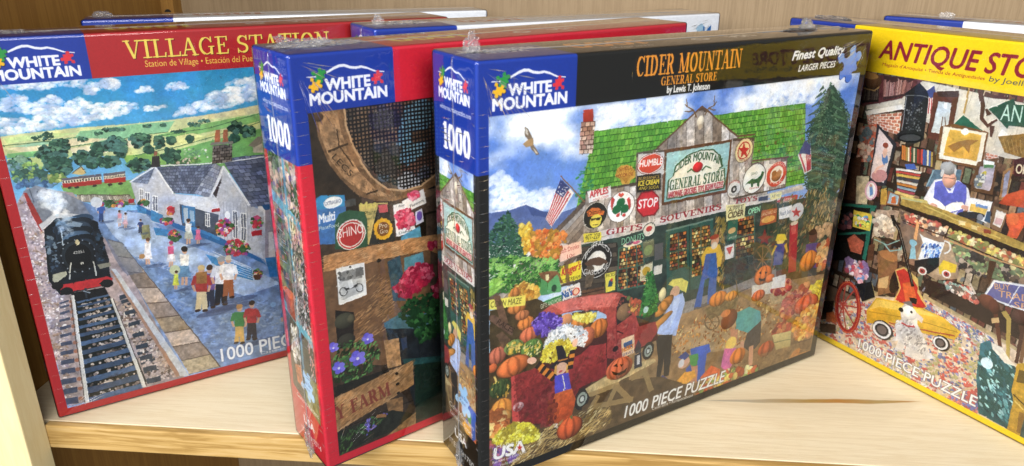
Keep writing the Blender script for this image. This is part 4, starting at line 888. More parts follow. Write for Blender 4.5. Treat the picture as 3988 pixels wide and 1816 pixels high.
    c.line('e8c868',[(10.0,75.4),(11.4,71.5)],1.26)
    c.ell('f09a3a',15.4,51.0,8.03,7.54,0,sh=0.45,rib=3)
    c.ell('e8a048',13.2,44.5,9.2,6.38,0,sh=0.4,rib=3)
    c.dabs([(6.7,51.9),(15.4,50.3),(20.8,41.8),(19.7,34.8),(6.9,33.6)],['e8a04a','c8743a','f0c878','a85a2a'],180,1.59)
    c.dabs([(6.6,30.8),(16.9,26.8),(18.4,20.2),(6.8,13.7)],['b85a4a','9a4a6a','c87a5a','7a4a8a'],150,1.2)
    c.poly('4a2420',[(60.1,85.6),(91.5,85.5),(132.8,78.7),(136.1,64.0),(87.0,54.0),(71.7,36.0),(40.6,30.1),(22.6,44.1),(22.3,71.5),(39.6,71.7)])
    c.poly('c45648',[(41.3,108.7),(48.7,112.1),(61.9,112.9),(89.8,109.9),(99.7,107.5),(107.4,102.7),(115.5,86.3),(118.9,78.0),(133.1,75.6),(134.7,70.6),(130.5,65.5),(118.5,62.8),(116.3,68.1),(92.1,76.5),(90.9,94.3),(82.6,100.0),(68.4,103.3),(53.4,104.2),(46.1,103.3)],'9c3634',n=0.25)
    c.poly('e2766a',[(48.7,111.9),(62.0,112.6),(89.9,109.3),(98.1,107.0),(93.0,99.5),(77.7,103.1),(57.8,105.1)],n=0.1)
    c.poly('4a3a34',[(63.9,102.8),(77.8,101.3),(82.9,99.2),(82.6,93.6),(65.7,96.7)],n=0.3)
    c.poly('6a8ac8',[(78.1,100.8),(82.6,99.3),(82.7,93.3),(79.5,93.7)])
    c.poly('2f2a28',[(98.4,98.1),(101.9,104.4),(108.0,102.0),(111.4,88.9),(99.7,84.7)],n=0.2)
    c.poly('a83c38',[(91.5,85.5),(114.9,83.5),(118.3,64.4),(106.9,57.0),(93.0,62.7)],n=0.15)
    c.poly('982f2e',[(21.6,71.5),(41.1,72.7),(45.7,67.0),(65.3,71.1),(92.3,74.2),(93.1,61.2),(73.8,58.1),(70.0,38.1),(49.8,28.2),(25.5,37.1),(22.9,39.5)],'7a2024',n=0.3)
    c.poly('a83434',[(63.9,67.1),(79.2,75.8),(92.3,73.4),(93.9,50.3),(87.4,47.7),(80.8,48.3),(71.2,46.9)],'8a2628',n=0.2)
    c.dabs([(40.2,48.3),(47.5,56.2),(58.1,57.2),(67.9,49.5),(71.7,36.0),(62.5,25.2),(45.2,26.9)],['8a2a2c','a83a38','6a1c20','943030'],160,1.85,al=0.6)
    c.poly('a03636',[(117.1,78.4),(132.8,78.7),(135.4,70.4),(129.0,62.9),(120.3,62.3)],n=0.12)
    c.poly('d04844',[(21.5,71.1),(23.7,71.8),(27.7,37.8),(22.6,38.9)])
    c.ell('caa0a8',26.9,48.8,4.03,3.3,0,sh=0.4)
    c.ell('e6c8cc',26.1,49.6,2.21,1.89,0,sh=0.3)
    c.ell('2e2a28',74.8,38.0,5.91,8.02,0)
    c.ell('9aa89a',74.8,38.0,3.9,5.29,0)
    c.ell('4a4a48',74.8,38.0,2.37,3.21,0)
    c.ell('c8d0c8',74.8,38.0,1.48,2.0,0)
    c.ell('2e2a28',128.1,57.7,5.02,6.63,0)
    c.ell('9aa89a',128.1,57.7,3.31,4.37,0)
    c.ell('4a4a48',128.1,57.7,2.01,2.65,0)
    c.ell('c8d0c8',128.1,57.7,1.25,1.66,0)
    c.dabs([(91.5,85.5),(114.9,83.5),(118.3,64.4),(106.9,57.0),(93.0,62.7)],['8a2c2a','b8504a','9a3836','742422','c0685c'],170,1.29,0.5,al=0.5)
    c.dabs([(22.3,68.7),(65.4,69.6),(92.4,71.9),(93.1,61.2),(73.8,58.1),(70.0,38.1),(49.8,28.2),(25.5,38.6)],['7a2424','94302e','5f1a1c','a8453f','6a2a22'],420,1.31,0.5,al=0.5)
    c.dabs([(43.1,108.2),(62.0,112.6),(98.1,107.0),(106.7,101.8),(100.4,97.6),(57.8,104.4)],['d0685a','e08a7c','b84c42'],110,1.28,0.4,al=0.5)
    c.line('8a2a2a',[(98.1,98.2),(101.0,67.9)],0.64)
    c.line('3a1a1a',[(91.3,88.4),(93.0,62.7)],0.47)
    c.ell('2a1818',99.7,67.7,2.3,2.02,0)
    c.line('3a1a1a',[(100.1,80.2),(105.6,77.1)],0.83)
    c.poly('e8c8a0',[(104.1,73.1),(115.1,74.0),(116.0,59.7),(106.1,58.8)])
    c.poly('3a5a8a',[(106.3,69.4),(113.5,70.4),(114.0,64.9),(107.1,65.4)])
    c.ell('8a6a4a',104.9,92.8,5.98,6.01,0,sh=0.3)
    c.poly('7a5a40',[(107.1,96.6),(113.8,96.4),(115.1,93.5),(110.8,92.7),(111.4,89.7),(107.6,89.9)])
    c.ell('3a2a22',109.1,96.1,1.45,1.06,0)
    c.poly('c85a5a',[(107.5,92.1),(110.8,92.7),(109.6,90.6)])
    c.dabs([(107.4,103.0),(117.1,97.7),(120.7,86.5),(110.8,92.0)],['c85a3a','8a5a3a','d8a04a','5a6a3a'],60,1.44)
    c.dabs([(125.5,116.7),(132.4,99.8),(132.9,86.3),(123.5,84.2),(118.0,87.2),(118.8,97.3),(122.2,106.7)],['2f7a34','4f9a48','245a2a','3f8a3c'],280,1.32,0.5)
    c.ell('b8d8d8',123.0,89.6,2.17,2.49,0)
    c.ell('e08a3a',71.9,95.3,8.32,5.04,0,sh=0.4,rib=3)
    c.ell('d87a30',85.0,86.5,7.31,6.69,0,sh=0.4,rib=3)
    c.ell('d8905a',59.5,99.1,5.44,3.92,0,sh=0.3)
    c.ell('c86a44',76.4,83.1,5.81,6.98,0,sh=0.4)
    c.dabs([(64.7,101.2),(77.9,99.8),(82.8,96.4),(78.3,91.9),(67.2,97.7)],['e8d84a','d8c43a','f0e878'],90,1.2)
    c.dabs([(35.3,103.5),(41.6,108.3),(50.4,106.3),(57.3,99.7),(56.8,93.6),(46.4,91.6),(39.1,94.3)],['6a4ac0','7f5fd8','5a3aa8','9a80e8','4a2f90'],420,1.14,0.6)
    c.dabs([(45.1,88.5),(49.3,94.9),(59.6,96.3),(70.5,92.3),(76.8,85.2),(76.0,77.4),(65.0,78.4),(54.1,83.0),(44.5,83.0)],['e8ecf0','d0d8e0','f8f8fc','a8b4c0','c0ccd8'],480,1.19,0.6)
    c.dabs([(42.4,78.0),(45.9,85.4),(55.5,87.2),(64.7,84.0),(68.1,77.5),(60.6,74.0),(51.5,72.4),(43.2,75.2)],['e8d83a','d8c42a','f0e860','b8a424'],340,1.21,0.6)
    c.poly('26222a',[(52.9,83.4),(57.9,82.2),(62.2,71.3),(66.8,64.8),(65.6,63.7),(51.7,67.3),(48.9,70.0),(54.8,72.8)])
    c.line('d8843a',[(54.8,72.2),(62.2,71.7)],1.07)
    c.ell('e8b898',57.5,65.9,4.56,4.5,0)
    c.poly('e0a848',[(52.8,69.1),(54.3,70.1),(54.1,62.9),(52.1,64.2)])
    c.poly('e0a848',[(61.6,67.9),(63.4,65.8),(63.0,60.1),(61.1,59.9)])
    c.ell('c84a4a',57.1,64.0,1.47,0.75,0)
    c.line('2a2220',[(39.8,74.5),(41.6,72.6)],5.04)
    c.line('e88a2a',[(41.7,72.5),(43.4,70.6)],4.96)
    c.line('2a2220',[(43.5,70.5),(45.3,68.6)],5.13)
    c.line('e88a2a',[(45.3,68.5),(47.1,66.6)],5.13)
    c.line('2a2220',[(47.2,66.5),(49.0,64.5)],5.13)
    c.line('e88a2a',[(49.0,64.5),(50.9,62.5)],5.32)
    c.line('2a2220',[(50.9,62.4),(52.8,60.4)],5.24)
    c.line('2a2220',[(64.4,63.3),(64.7,66.0)],4.13)
    c.line('e88a2a',[(64.7,66.0),(64.9,68.7)],4.07)
    c.line('2a2220',[(64.9,68.7),(65.2,71.4)],4.05)
    c.line('e88a2a',[(65.2,71.4),(65.4,74.1)],3.98)
    c.line('2a2220',[(65.4,74.1),(65.7,76.8)],4.05)
    c.ell('f0c0a8',35.8,78.3,3.45,2.24,-25)
    c.ell('f0c0a8',67.3,81.4,1.99,3.01,0)
    c.poly('4f4ac8',[(53.0,62.5),(63.4,61.1),(66.3,48.5),(60.1,46.0),(53.5,49.0)],n=0.1)
    c.line('f0e8d0',[(58.6,60.7),(61.5,50.1)],0.79)
    c.line('f0e8d0',[(60.3,50.5),(60.9,42.7)],0.8)
    c.poly('d8622c',[(53.5,49.0),(66.3,48.8),(69.9,39.7),(67.0,25.1),(57.8,24.6),(48.3,29.1)],'b8441c',n=0.2)
    c.dabs([(49.3,45.2),(55.5,44.6),(54.6,26.5),(48.6,29.0)],['6a2418','8a3420'],60,1.12)
    c.poly('2a2220',[(53.4,24.6),(55.9,24.5),(55.8,18.3),(53.9,19.0)])
    c.poly('f4f0ea',[(53.0,26.8),(56.5,25.8),(56.3,22.8),(53.4,23.8)])
    c.poly('a8865a',[(89.8,62.2),(104.6,42.2),(135.8,49.1),(114.5,48.5)],al=0.01)
    c.poly('5a4630',[(75.2,31.7),(104.6,42.2),(141.1,33.7),(175.1,14.3),(179.1,-17.0),(109.2,-18.8),(75.7,20.4)],n=0.35,cell=5)
    c.poly('c8b078',[(76.9,45.0),(107.3,52.3),(135.0,49.8),(136.0,46.9),(104.7,41.4),(79.2,40.8)],n=0.2)
    c.poly('a88c58',[(79.2,40.8),(104.7,41.4),(105.8,37.8),(80.8,37.2)])
    c.line('9a7f50',[(88.1,36.6),(81.9,27.7)],4.07)
    c.line('9a7f50',[(103.1,39.5),(95.6,24.5)],4.13)
    c.line('9a7f50',[(103.2,37.9),(116.7,22.1)],4.21)
    c.line('9a7f50',[(125.4,45.1),(134.6,24.3)],4.32)
    c.line('9a7f50',[(115.2,40.4),(125.7,41.8)],4.26)
    c.line('9a7f50',[(81.9,29.3),(118.4,23.2)],4.03)
    c.ell('e2683c',104.4,51.6,11.01,8.34,0,sh=0.45,rib=4)
    c.poly('2a1008',[(98.9,54.9),(101.5,56.2),(102.8,53.0)])
    c.poly('2a1008',[(104.7,54.6),(107.8,54.0),(105.9,52.1)])
    c.poly('2a1008',[(97.8,51.8),(102.4,48.5),(107.9,48.7),(111.2,50.4),(109.8,46.8),(104.3,46.0),(99.7,48.1)])
    c.poly('2a3040',[(116.4,57.3),(122.4,58.6),(123.8,47.2),(117.3,46.7)])
    c.poly('2a3040',[(116.6,64.9),(118.8,68.9),(121.5,64.3),(122.0,58.7),(117.1,58.3)],al=0.8)
    c.poly('d8d8d8',[(118.7,56.6),(121.1,56.8),(121.8,49.4),(119.3,49.2)])
    c.dabs([(33.1,23.7),(81.9,29.3),(99.2,21.7),(100.0,10.0),(45.8,4.7),(22.9,7.1),(14.0,14.3)],['b89a58','d8bc78','a08448','e8d498','8a6f38'],700,2.25,0.13,25,50)
    c.ell('e2602c',66.3,19.1,10.18,8.34,0,sh=0.5,rib=3)
    c.line('6a7a3a',[(67.7,25.7),(66.6,28.4)],1.51)
    c.dabs([(8.5,30.0),(12.5,35.9),(24.1,38.4),(36.0,33.3),(42.5,24.8),(42.4,19.4),(28.7,20.0),(18.3,22.5)],['e8e03a','d8cc2a','f4ee6a','b8a820','a8982a'],700,1.22,0.6)
    c.dabs([(6.8,26.2),(18.4,20.2),(28.8,13.0),(18.4,8.9),(6.8,13.7)],['8a5ab0','6a4aa0','a85a7a','5a6a3a','7a4a34'],160,1.37)
    c.warp(.2, 6., .05, (6.9, 6.4, 304, 228.3)); c.strokes(11000, .7, (6.9, 6.4, 304, 228.3), .14); c.grain(.05, .9)
    c.text('CIDER MOUNTAIN',136.7,179.5,177.3,178.9,4.84,'2f5a34',bold=0.035,arc=6.29)
    c.text('GENERAL STORE',134.1,169.1,180.4,168.8,6.73,'2f5a34',serif=1.15)
    c.text('HARDWARE, GROCERIES, TOYS, JIGSAW PUZZLES',133.8,164.1,180.9,164.0,3.94,'b8404a',bold=0.03)
    c.text('GASOLINE',193.0,179.9,202.0,179.9,1.34,'7a2a20',arc=-0.97)
    c.text('MAGNOLIA',186.0,163.9,196.3,163.7,1.52,'c83030',arc=2.03)
    c.text('GASOLINE',187.6,157.6,197.1,157.3,1.52,'3a3a3a',arc=-1.27)
    c.text('DINO',206.2,168.2,212.1,168.2,1.78,'3a5a40',bold=0.02)
    c.text('Gasoline',206.1,158.3,215.6,158.0,1.39,'b04038')
    c.text('HOOD & SONS',223.5,168.8,238.6,169.1,1.66,'f6ead0',arc=3.31)
    c.text('MILK',226.5,159.3,238.9,158.9,1.99,'f6ead0',arc=-1.06)
    c.text('HUMBLE',108.7,187.6,126.5,187.0,3.98,'fff4ec',bold=0.03)
    c.text("BURBANK'S",108.9,179.4,124.9,178.6,1.88,'d8b04a',bold=0.02)
    c.text('ICE CREAM',108.9,175.9,125.0,175.0,3.0,'f2d23a',bold=0.04)
    c.text('AND SODA',109.5,173.2,125.3,172.0,1.99,'f2d23a',bold=0.03)
    c.text('STOP',110.2,161.3,125.3,160.7,5.54,'ffffff',bold=0.03)
    c.text('SHELL',93.5,187.3,103.1,187.4,2.21,'8a2a18',bold=0.03)
    c.text('MOTOR OIL',91.5,183.2,104.3,183.2,2.32,'8a2a18',bold=0.03)
    c.text('APPLES',73.2,174.4,86.4,175.2,3.96,'cc3a40',bold=0.04)
    c.text('COLD CIDER',75.4,171.9,87.0,172.7,1.32,'cc5a50')
    c.text('Oilzum',72.3,163.6,82.7,163.9,2.86,'2a1a10',bold=0.03)
    c.text('GIFTS',86.6,148.8,114.6,147.4,3.52,'a02a34',serif=1.1)
    c.text('SOUVENIRS',128.9,148.7,181.6,148.6,4.06,'a02a34',serif=1.1)
    c.text('TOYS',193.3,150.2,215.5,149.3,3.29,'a02a34',serif=1.1)
    c.text('AZ 937',229.8,148.6,238.8,148.2,1.85,'4a5a8a')
    c.text('BEER',242.7,142.9,251.9,142.4,2.77,'f0d8c8',bold=0.03)
    c.text('DONUTS',99.1,140.0,116.8,140.5,4.21,'8fd8a8',bold=0.02)
    c.text('40T-229',71.1,148.8,81.8,147.9,3.25,'3a3a2a',bold=0.03)
    c.text('FLORIDA',73.0,146.8,80.5,146.2,1.04,'5a4a2a')
    c.text('Soft Drinks',53.7,143.6,67.0,144.7,2.86,'b84038',bold=0.03)
    c.text('10c',59.0,139.5,64.3,140.0,2.43,'b84038',bold=0.03)
    c.text('BUFFALO',71.9,136.0,89.6,136.3,3.24,'efece4',bold=0.03,arc=7.02)
    c.text('GASOLINE',71.8,127.3,89.6,127.3,3.25,'efece4',bold=0.03,arc=-2.71)
    c.text('EAT',53.5,133.8,58.1,134.1,2.08,'4a3a14',bold=0.03)
    c.text("Kruger's",55.4,129.2,68.6,130.8,4.87,'c8382c',bold=0.03,slant=0.25)
    c.text('ICE CREAM',55.3,124.8,68.9,125.0,2.16,'4a3a14',bold=0.04)
    c.text('Old Fashion',56.4,117.8,65.6,119.1,1.49,'5a3a2a')
    c.text("Na's",56.6,114.0,63.9,115.1,4.6,'2f5a9c',bold=0.04)
    c.text('ROOT BEER',57.8,112.0,69.2,112.7,1.26,'3a3a3a')
    c.text('GIFTS AND MORE',41.4,111.3,56.0,112.7,2.97,'e8f0c8',bold=0.03)
    c.text('GILMORE',116.9,122.1,124.9,122.4,1.83,'3a2a1a',bold=0.03)
    c.text('GASOLINE',116.7,113.4,125.8,113.3,1.51,'3a2a1a')
    c.text('PECKS',88.6,120.7,95.2,120.6,1.96,'3a3a1a',bold=0.03)
    c.text('WELCOME',116.5,137.2,124.8,137.5,1.55,'d8d8a0')
    c.text('APPLE',188.7,145.1,202.9,145.1,3.26,'4a3a2a',bold=0.03)
    c.text('CIDER',189.0,140.7,203.7,140.5,4.01,'4a3a2a',bold=0.04)
    c.text('FRESH PRESSED HOT',187.7,148.4,203.3,147.6,1.13,'4a3a2a')
    c.text('OPEN',208.5,140.0,219.7,140.3,4.02,'9ae8b4',bold=0.03)
    c.text('APPLE PIE',192.3,125.0,199.9,125.1,1.73,'e8e8c8')
    c.text('SANDWICHES',222.2,136.2,237.0,136.6,2.42,'f0d8a0',bold=0.03)
    c.text('Peach Jam',241.3,133.1,252.4,133.5,3.23,'4a5a7a')
    c.text('CORN MAZE',7.5,120.8,27.7,118.5,3.64,'4a4020',slant=0.05)
    c.text('RACES',11.4,109.7,22.1,100.7,3.24,'2a1c14',bold=0.02)
    c.text('HUSKY',105.9,63.2,115.2,64.1,3.11,'d87a2a',bold=0.04)
    c.text('SERVICE',106.5,59.9,115.6,60.3,2.09,'3a4a8a',bold=0.03)
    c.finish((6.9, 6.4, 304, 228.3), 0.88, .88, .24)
    c.text('MADE IN',11.7,24.0,29.9,21.2,2.1,'f4f4f4',bold=0.05)
    c.text('USA',9.7,16.6,32.1,14.5,7.75,'f8f8f8',bold=0.06,out='3a3a3a',ow=0.23)
    c.poly('c83a30',[(28.4,21.2),(29.0,19.1),(30.5,18.2),(29.3,17.5),(29.7,15.8),(28.4,17.2),(27.1,16.8),(27.5,18.2),(26.5,19.8),(27.8,19.6)])
    c.text('Fabriqué aux Etats-Unis',9.1,13.5,33.3,12.5,2.02,'f0f0f0',bold=0.01)
    c.text('Hecho en EE.UU',14.6,9.7,28.6,9.1,2.02,'f0f0f0',bold=0.01)
    c.text('1000 PIECE PUZZLE', *(111.8, 10.3), *(205.7, 9.1), 9.2, 'f6f6f2', bold=.022, slant=.12, out='6a6058', ow=.35)
    c.text('Casse-tête • Rompecabezas', *(136.6, 7.9), *(175.5, 6.3), 2.4, 'f0f0ea', bold=.02)
    c.set_clip()
    border(c, '1d1d1b', '1d1d1b', (6.9, 6.4, 304, 228.3))
    c.text('CIDER MOUNTAIN', *(101.5, 241.0), *(184.1, 240.5), 11.2, 'f2a33c', serif=1.0)
    c.text('GENERAL STORE', *(120.4, 234.6), *(164.6, 234.2), 5.0, 'f2a33c', serif=1.05)
    c.text('by Lewis T. Johnson', *(125.4, 229.9), *(159.4, 229.2), 4.0, 'f4f2ec', bold=.035)
    piece(c, '2a3f80', *(287.8, 235.8), 19, 20); piece(c, '9cc2ec', *(288.4, 236.2), 19, 20, 1.0, '4f7fd8')
    c.text('Finest Quality',230.7,241.6,281.8,242.8,5.47,'f4f4f0',bold=0.05,slant=0.32)
    c.text('LARGER PIECES',238.2,233.8,274.8,234.3,4.0,'f2f2ee',bold=0.045,slant=0.2)
    logo(c, 9.3, 231.1, 45.2)
    return c
def paint_village():
    c = Canvas(310.5, 256.2, 'ffffff', 2)
    c.set_clip([(4, 3), (307, 3), (307, 233), (4, 233)])
    c.poly('1f93cf', [(0, 130), (311, 130), (311, 234), (0, 234)], '9ccdf0', n=.08, cell=8)
    c.poly('7f98c0', [(0, 0), (311, 0), (311, 130), (0, 130)], '8ca4cc', n=.3, cell=5)
    c.poly('d6d6dc', [(150, 60), (311, 40), (311, 130), (150, 130)], n=.12, cell=5)
    c.dabs([(12.5,231.0),(18.0,232.6),(42.0,231.1),(57.6,228.8),(54.8,224.1),(43.0,226.3),(34.4,224.9),(11.7,227.0)],['f2f4fa','e3e9f4','c3d3ea','fbfbfd','b0c4e2'],260,1.4,0.6,0,40,0.05,0.5,0.12)
    c.dabs([(54.7,223.1),(57.3,227.2),(62.8,225.6),(66.3,228.6),(72.1,228.3),(75.5,224.5),(72.0,221.5),(63.4,223.4),(60.4,219.8),(55.0,219.8)],['f2f4fa','e3e9f4','c3d3ea','fbfbfd','b0c4e2'],160,1.52,0.6,0,40,0.05,0.5,0.12)
    c.dabs([(10.0,218.8),(16.3,224.0),(22.3,222.9),(24.8,217.3),(30.3,217.8),(34.5,220.6),(40.1,220.6),(42.8,215.5),(51.8,217.9),(56.9,214.1),(64.6,213.3),(73.6,213.5),(82.4,210.9),(81.9,208.1),(67.0,204.1),(51.0,202.5),(34.6,206.6),(26.2,210.8),(14.3,214.2),(9.0,213.7)],['f2f4fa','e3e9f4','c3d3ea','fbfbfd','b0c4e2'],700,1.59,0.6,0,40,0.05,0.5,0.12)
    c.dabs([(8.3,210.6),(16.8,208.6),(27.8,209.5),(34.4,205.5),(50.4,204.8),(50.8,201.4),(35.5,201.0),(15.1,200.2),(6.2,200.2)],['f2f4fa','e3e9f4','c3d3ea','fbfbfd','b0c4e2'],260,1.54,0.6,0,40,0.05,0.5,0.12)
    c.dabs([(82.6,218.9),(87.3,222.4),(92.3,221.4),(93.9,218.4)],['f2f4fa','e3e9f4','c3d3ea','fbfbfd','b0c4e2'],50,1.3,0.6,0,40,0.05,0.5,0.12)
    c.dabs([(99.3,219.0),(106.3,223.6),(112.7,222.7),(115.4,218.7),(106.6,217.8)],['f2f4fa','e3e9f4','c3d3ea','fbfbfd','b0c4e2'],80,1.3,0.6,0,40,0.05,0.5,0.12)
    c.dabs([(83.8,206.8),(87.4,209.9),(94.4,208.0),(101.1,209.6),(99.7,207.4),(91.9,205.4)],['f2f4fa','e3e9f4','c3d3ea','fbfbfd','b0c4e2'],60,1.19,0.6,0,40,0.05,0.5,0.12)
    c.dabs([(103.1,201.2),(111.6,207.4),(121.7,208.7),(128.0,214.1),(138.5,215.5),(140.2,220.1),(154.4,222.5),(161.8,224.3),(166.4,222.7),(164.8,208.2),(150.1,205.9),(138.1,203.5),(126.5,202.3)],['f2f4fa','e3e9f4','c3d3ea','fbfbfd','b0c4e2'],420,2.0,0.6,0,40,0.05,0.5,0.12)
    c.clouds([(190, 180), (311, 180), (311, 234), (190, 234)], 'eef3fa', 40, .52, .66, 2.0, .8)
    c.poly('d8d8a0',[(6.0,199.1),(24.1,199.6),(50.5,199.7),(80.4,198.5),(103.8,198.8),(131.9,199.9),(164.3,203.3),(315.1,199.4),(314.1,143.9),(3.6,187.5)],'b8cf8a',n=0.15,cell=6)
    c.poly('e2d8a8',[(103.8,198.8),(131.9,199.9),(164.3,203.3),(186.6,202.3),(161.2,197.3),(125.7,196.3)],n=0.1)
    c.poly('8fc79a',[(48.1,197.2),(80.3,198.0),(103.6,197.6),(98.3,191.1),(70.8,189.8),(42.6,187.8),(41.1,190.2)],n=0.14,cell=4)
    c.poly('c9dd9a',[(7.5,197.9),(33.0,198.0),(47.9,196.1),(32.4,194.7),(8.6,194.5)],n=0.14,cell=4)
    c.poly('a8d8b4',[(9.9,192.1),(32.2,193.6),(43.6,193.3),(22.3,190.5)],n=0.14,cell=4)
    c.poly('eadcb4',[(7.1,191.4),(27.9,190.8),(45.4,193.1),(64.8,190.6),(40.7,188.0),(14.5,188.2)],n=0.14,cell=4)
    c.poly('7fc07a',[(7.3,188.1),(24.6,187.9),(31.0,187.1),(21.1,184.5),(6.8,185.4)],n=0.14,cell=4)
    c.poly('ece0bc',[(40.5,186.9),(64.4,188.3),(83.2,189.4),(80.2,183.9),(59.3,182.0),(41.6,182.2)],n=0.14,cell=4)
    c.poly('8cc474',[(91.6,189.6),(119.7,193.4),(161.2,197.3),(160.5,191.1),(124.6,187.9),(101.9,185.9)],n=0.14,cell=4)
    c.poly('dfe2a0',[(80.4,185.1),(113.3,188.1),(124.1,184.3),(100.9,178.7),(85.7,178.4)],n=0.14,cell=4)
    c.poly('79b868',[(87.4,175.8),(112.1,179.7),(159.9,186.2),(267.9,178.9),(265.9,136.1),(87.7,163.5)],n=0.14,cell=4)
    c.poly('d4d890',[(101.4,182.3),(130.3,187.2),(158.1,191.4),(157.8,188.9),(124.0,183.1)],n=0.14,cell=4)
    c.poly('c8d890',[(6.7,184.9),(30.4,183.8),(45.8,183.9),(29.1,177.1),(7.1,178.2)],n=0.14,cell=4)
    c.poly('8cc060',[(68.9,178.4),(89.9,177.8),(99.3,167.9),(73.1,165.8)],n=0.14,cell=4)
    c.line('4f7a54',[(4.8,193.4),(32.1,193.1),(47.5,193.9)],0.5)
    c.line('4f7a54',[(40.7,188.0),(70.8,189.8),(98.3,191.1)],0.52)
    c.line('4f7a54',[(75.0,177.5),(101.1,179.9),(130.0,184.8),(160.5,191.1)],0.54)
    c.line('4f7a54',[(89.4,188.7),(124.9,190.3),(161.2,197.3)],0.57)
    c.dabs([(31.5,194.8),(31.3,194.1),(28.0,194.1),(25.7,193.9),(22.9,194.4),(22.0,195.3),(19.6,196.3),(21.9,196.9),(23.9,197.2),(26.3,196.8),(28.5,196.5),(31.1,195.8)],['2f5a4a','24483c','3f7258','5a8a6c','1c3830','4a7a70'],40,0.71,0.7,0,120,0.3)
    c.dabs([(33.7,196.8),(33.5,195.8),(31.8,195.5),(30.6,195.0),(29.2,195.4),(28.9,196.5),(27.7,197.5),(29.0,198.5),(30.1,199.1),(31.3,198.8),(32.4,198.6),(33.7,197.9)],['2f5a4a','24483c','3f7258','5a8a6c','1c3830','4a7a70'],40,0.73,0.7,0,120,0.3)
    c.dabs([(51.1,191.8),(50.9,191.1),(49.2,191.0),(47.9,190.7),(46.5,191.0),(46.0,191.8),(44.8,192.6),(46.1,193.2),(47.1,193.5),(48.4,193.3),(49.6,193.1),(50.9,192.6)],['2f5a4a','24483c','3f7258','5a8a6c','1c3830','4a7a70'],40,0.75,0.7,0,120,0.3)
    c.dabs([(60.0,194.6),(59.9,194.2),(58.4,194.2),(57.4,194.0),(56.1,194.2),(55.7,194.8),(54.7,195.3),(55.7,195.7),(56.6,195.9),(57.7,195.7),(58.7,195.6),(59.8,195.2)],['2f5a4a','24483c','3f7258','5a8a6c','1c3830','4a7a70'],40,0.73,0.7,0,120,0.3)
    c.dabs([(73.7,195.5),(73.6,195.1),(71.2,195.1),(69.6,195.0),(67.5,195.3),(66.8,195.9),(65.0,196.5),(66.7,196.9),(68.1,197.0),(69.9,196.8),(71.5,196.5),(73.4,196.1)],['2f5a4a','24483c','3f7258','5a8a6c','1c3830','4a7a70'],40,0.78,0.7,0,120,0.3)
    c.dabs([(88.4,196.1),(88.3,195.7),(87.1,195.7),(86.2,195.6),(85.1,195.8),(84.8,196.2),(83.9,196.6),(84.7,196.9),(85.5,197.1),(86.4,196.9),(87.3,196.8),(88.2,196.5)],['2f5a4a','24483c','3f7258','5a8a6c','1c3830','4a7a70'],40,0.78,0.7,0,120,0.3)
    c.dabs([(97.3,195.7),(97.2,195.3),(96.3,195.2),(95.7,194.9),(94.9,195.1),(94.7,195.6),(94.1,196.1),(94.7,196.6),(95.3,196.9),(95.9,196.7),(96.6,196.6),(97.2,196.3)],['2f5a4a','24483c','3f7258','5a8a6c','1c3830','4a7a70'],40,0.78,0.7,0,120,0.3)
    c.dabs([(67.7,196.0),(67.6,195.4),(65.2,195.4),(63.6,195.3),(61.5,195.6),(60.9,196.3),(59.1,197.0),(60.7,197.5),(62.2,197.7),(63.9,197.4),(65.6,197.2),(67.4,196.7)],['2f5a4a','24483c','3f7258','5a8a6c','1c3830','4a7a70'],40,0.76,0.7,0,120,0.3)
    c.dabs([(109.1,189.8),(109.0,189.3),(106.4,189.4),(104.6,189.3),(102.4,189.7),(101.6,190.3),(99.7,191.0),(101.4,191.3),(102.9,191.4),(104.9,191.1),(106.7,190.9),(108.7,190.4)],['2f5a4a','24483c','3f7258','5a8a6c','1c3830','4a7a70'],40,0.81,0.7,0,120,0.3)
    c.dabs([(119.7,193.4),(119.5,192.7),(116.8,192.6),(115.0,192.4),(112.7,192.8),(112.0,193.6),(110.0,194.5),(111.8,195.1),(113.4,195.5),(115.4,195.1),(117.2,194.9),(119.3,194.2)],['2f5a4a','24483c','3f7258','5a8a6c','1c3830','4a7a70'],40,0.81,0.7,0,120,0.3)
    c.dabs([(125.6,195.1),(125.5,194.5),(123.4,194.5),(122.0,194.2),(120.3,194.5),(119.7,195.2),(118.2,196.0),(119.6,196.5),(120.8,196.8),(122.3,196.5),(123.7,196.3),(125.3,195.8)],['2f5a4a','24483c','3f7258','5a8a6c','1c3830','4a7a70'],40,0.81,0.7,0,120,0.3)
    c.dabs([(39.9,189.2),(39.5,187.1),(36.5,186.3),(34.4,185.2),(32.1,185.9),(31.6,188.3),(29.8,190.6),(32.1,192.8),(33.9,194.2),(36.0,193.6),(37.9,193.2),(39.9,191.8)],['2f5a4a','24483c','3f7258','5a8a6c','1c3830','4a7a70'],120,1.35,0.7,0,120,0.3)
    c.dabs([(38.0,183.8),(37.4,180.6),(32.6,179.5),(29.2,177.9),(25.5,179.0),(24.8,182.6),(21.9,186.1),(25.4,189.4),(28.4,191.4),(31.7,190.5),(34.7,189.9),(37.9,187.7)],['2f5a4a','24483c','3f7258','5a8a6c','1c3830','4a7a70'],260,1.35,0.7,0,120,0.3)
    c.dabs([(39.4,175.6),(38.8,172.3),(34.5,171.2),(31.5,169.5),(28.2,170.6),(27.6,174.3),(25.1,177.7),(28.3,181.1),(31.0,183.2),(33.9,182.3),(36.6,181.7),(39.4,179.5)],['2f5a4a','24483c','3f7258','5a8a6c','1c3830','4a7a70'],240,1.35,0.7,0,120,0.3)
    c.dabs([(18.2,178.8),(17.5,175.5),(14.0,174.4),(11.4,172.6),(8.8,173.6),(8.4,177.2),(6.5,180.5),(9.3,183.8),(11.6,186.0),(14.0,185.2),(16.1,184.6),(18.4,182.6)],['2f5a4a','24483c','3f7258','5a8a6c','1c3830','4a7a70'],170,1.32,0.7,0,120,0.3)
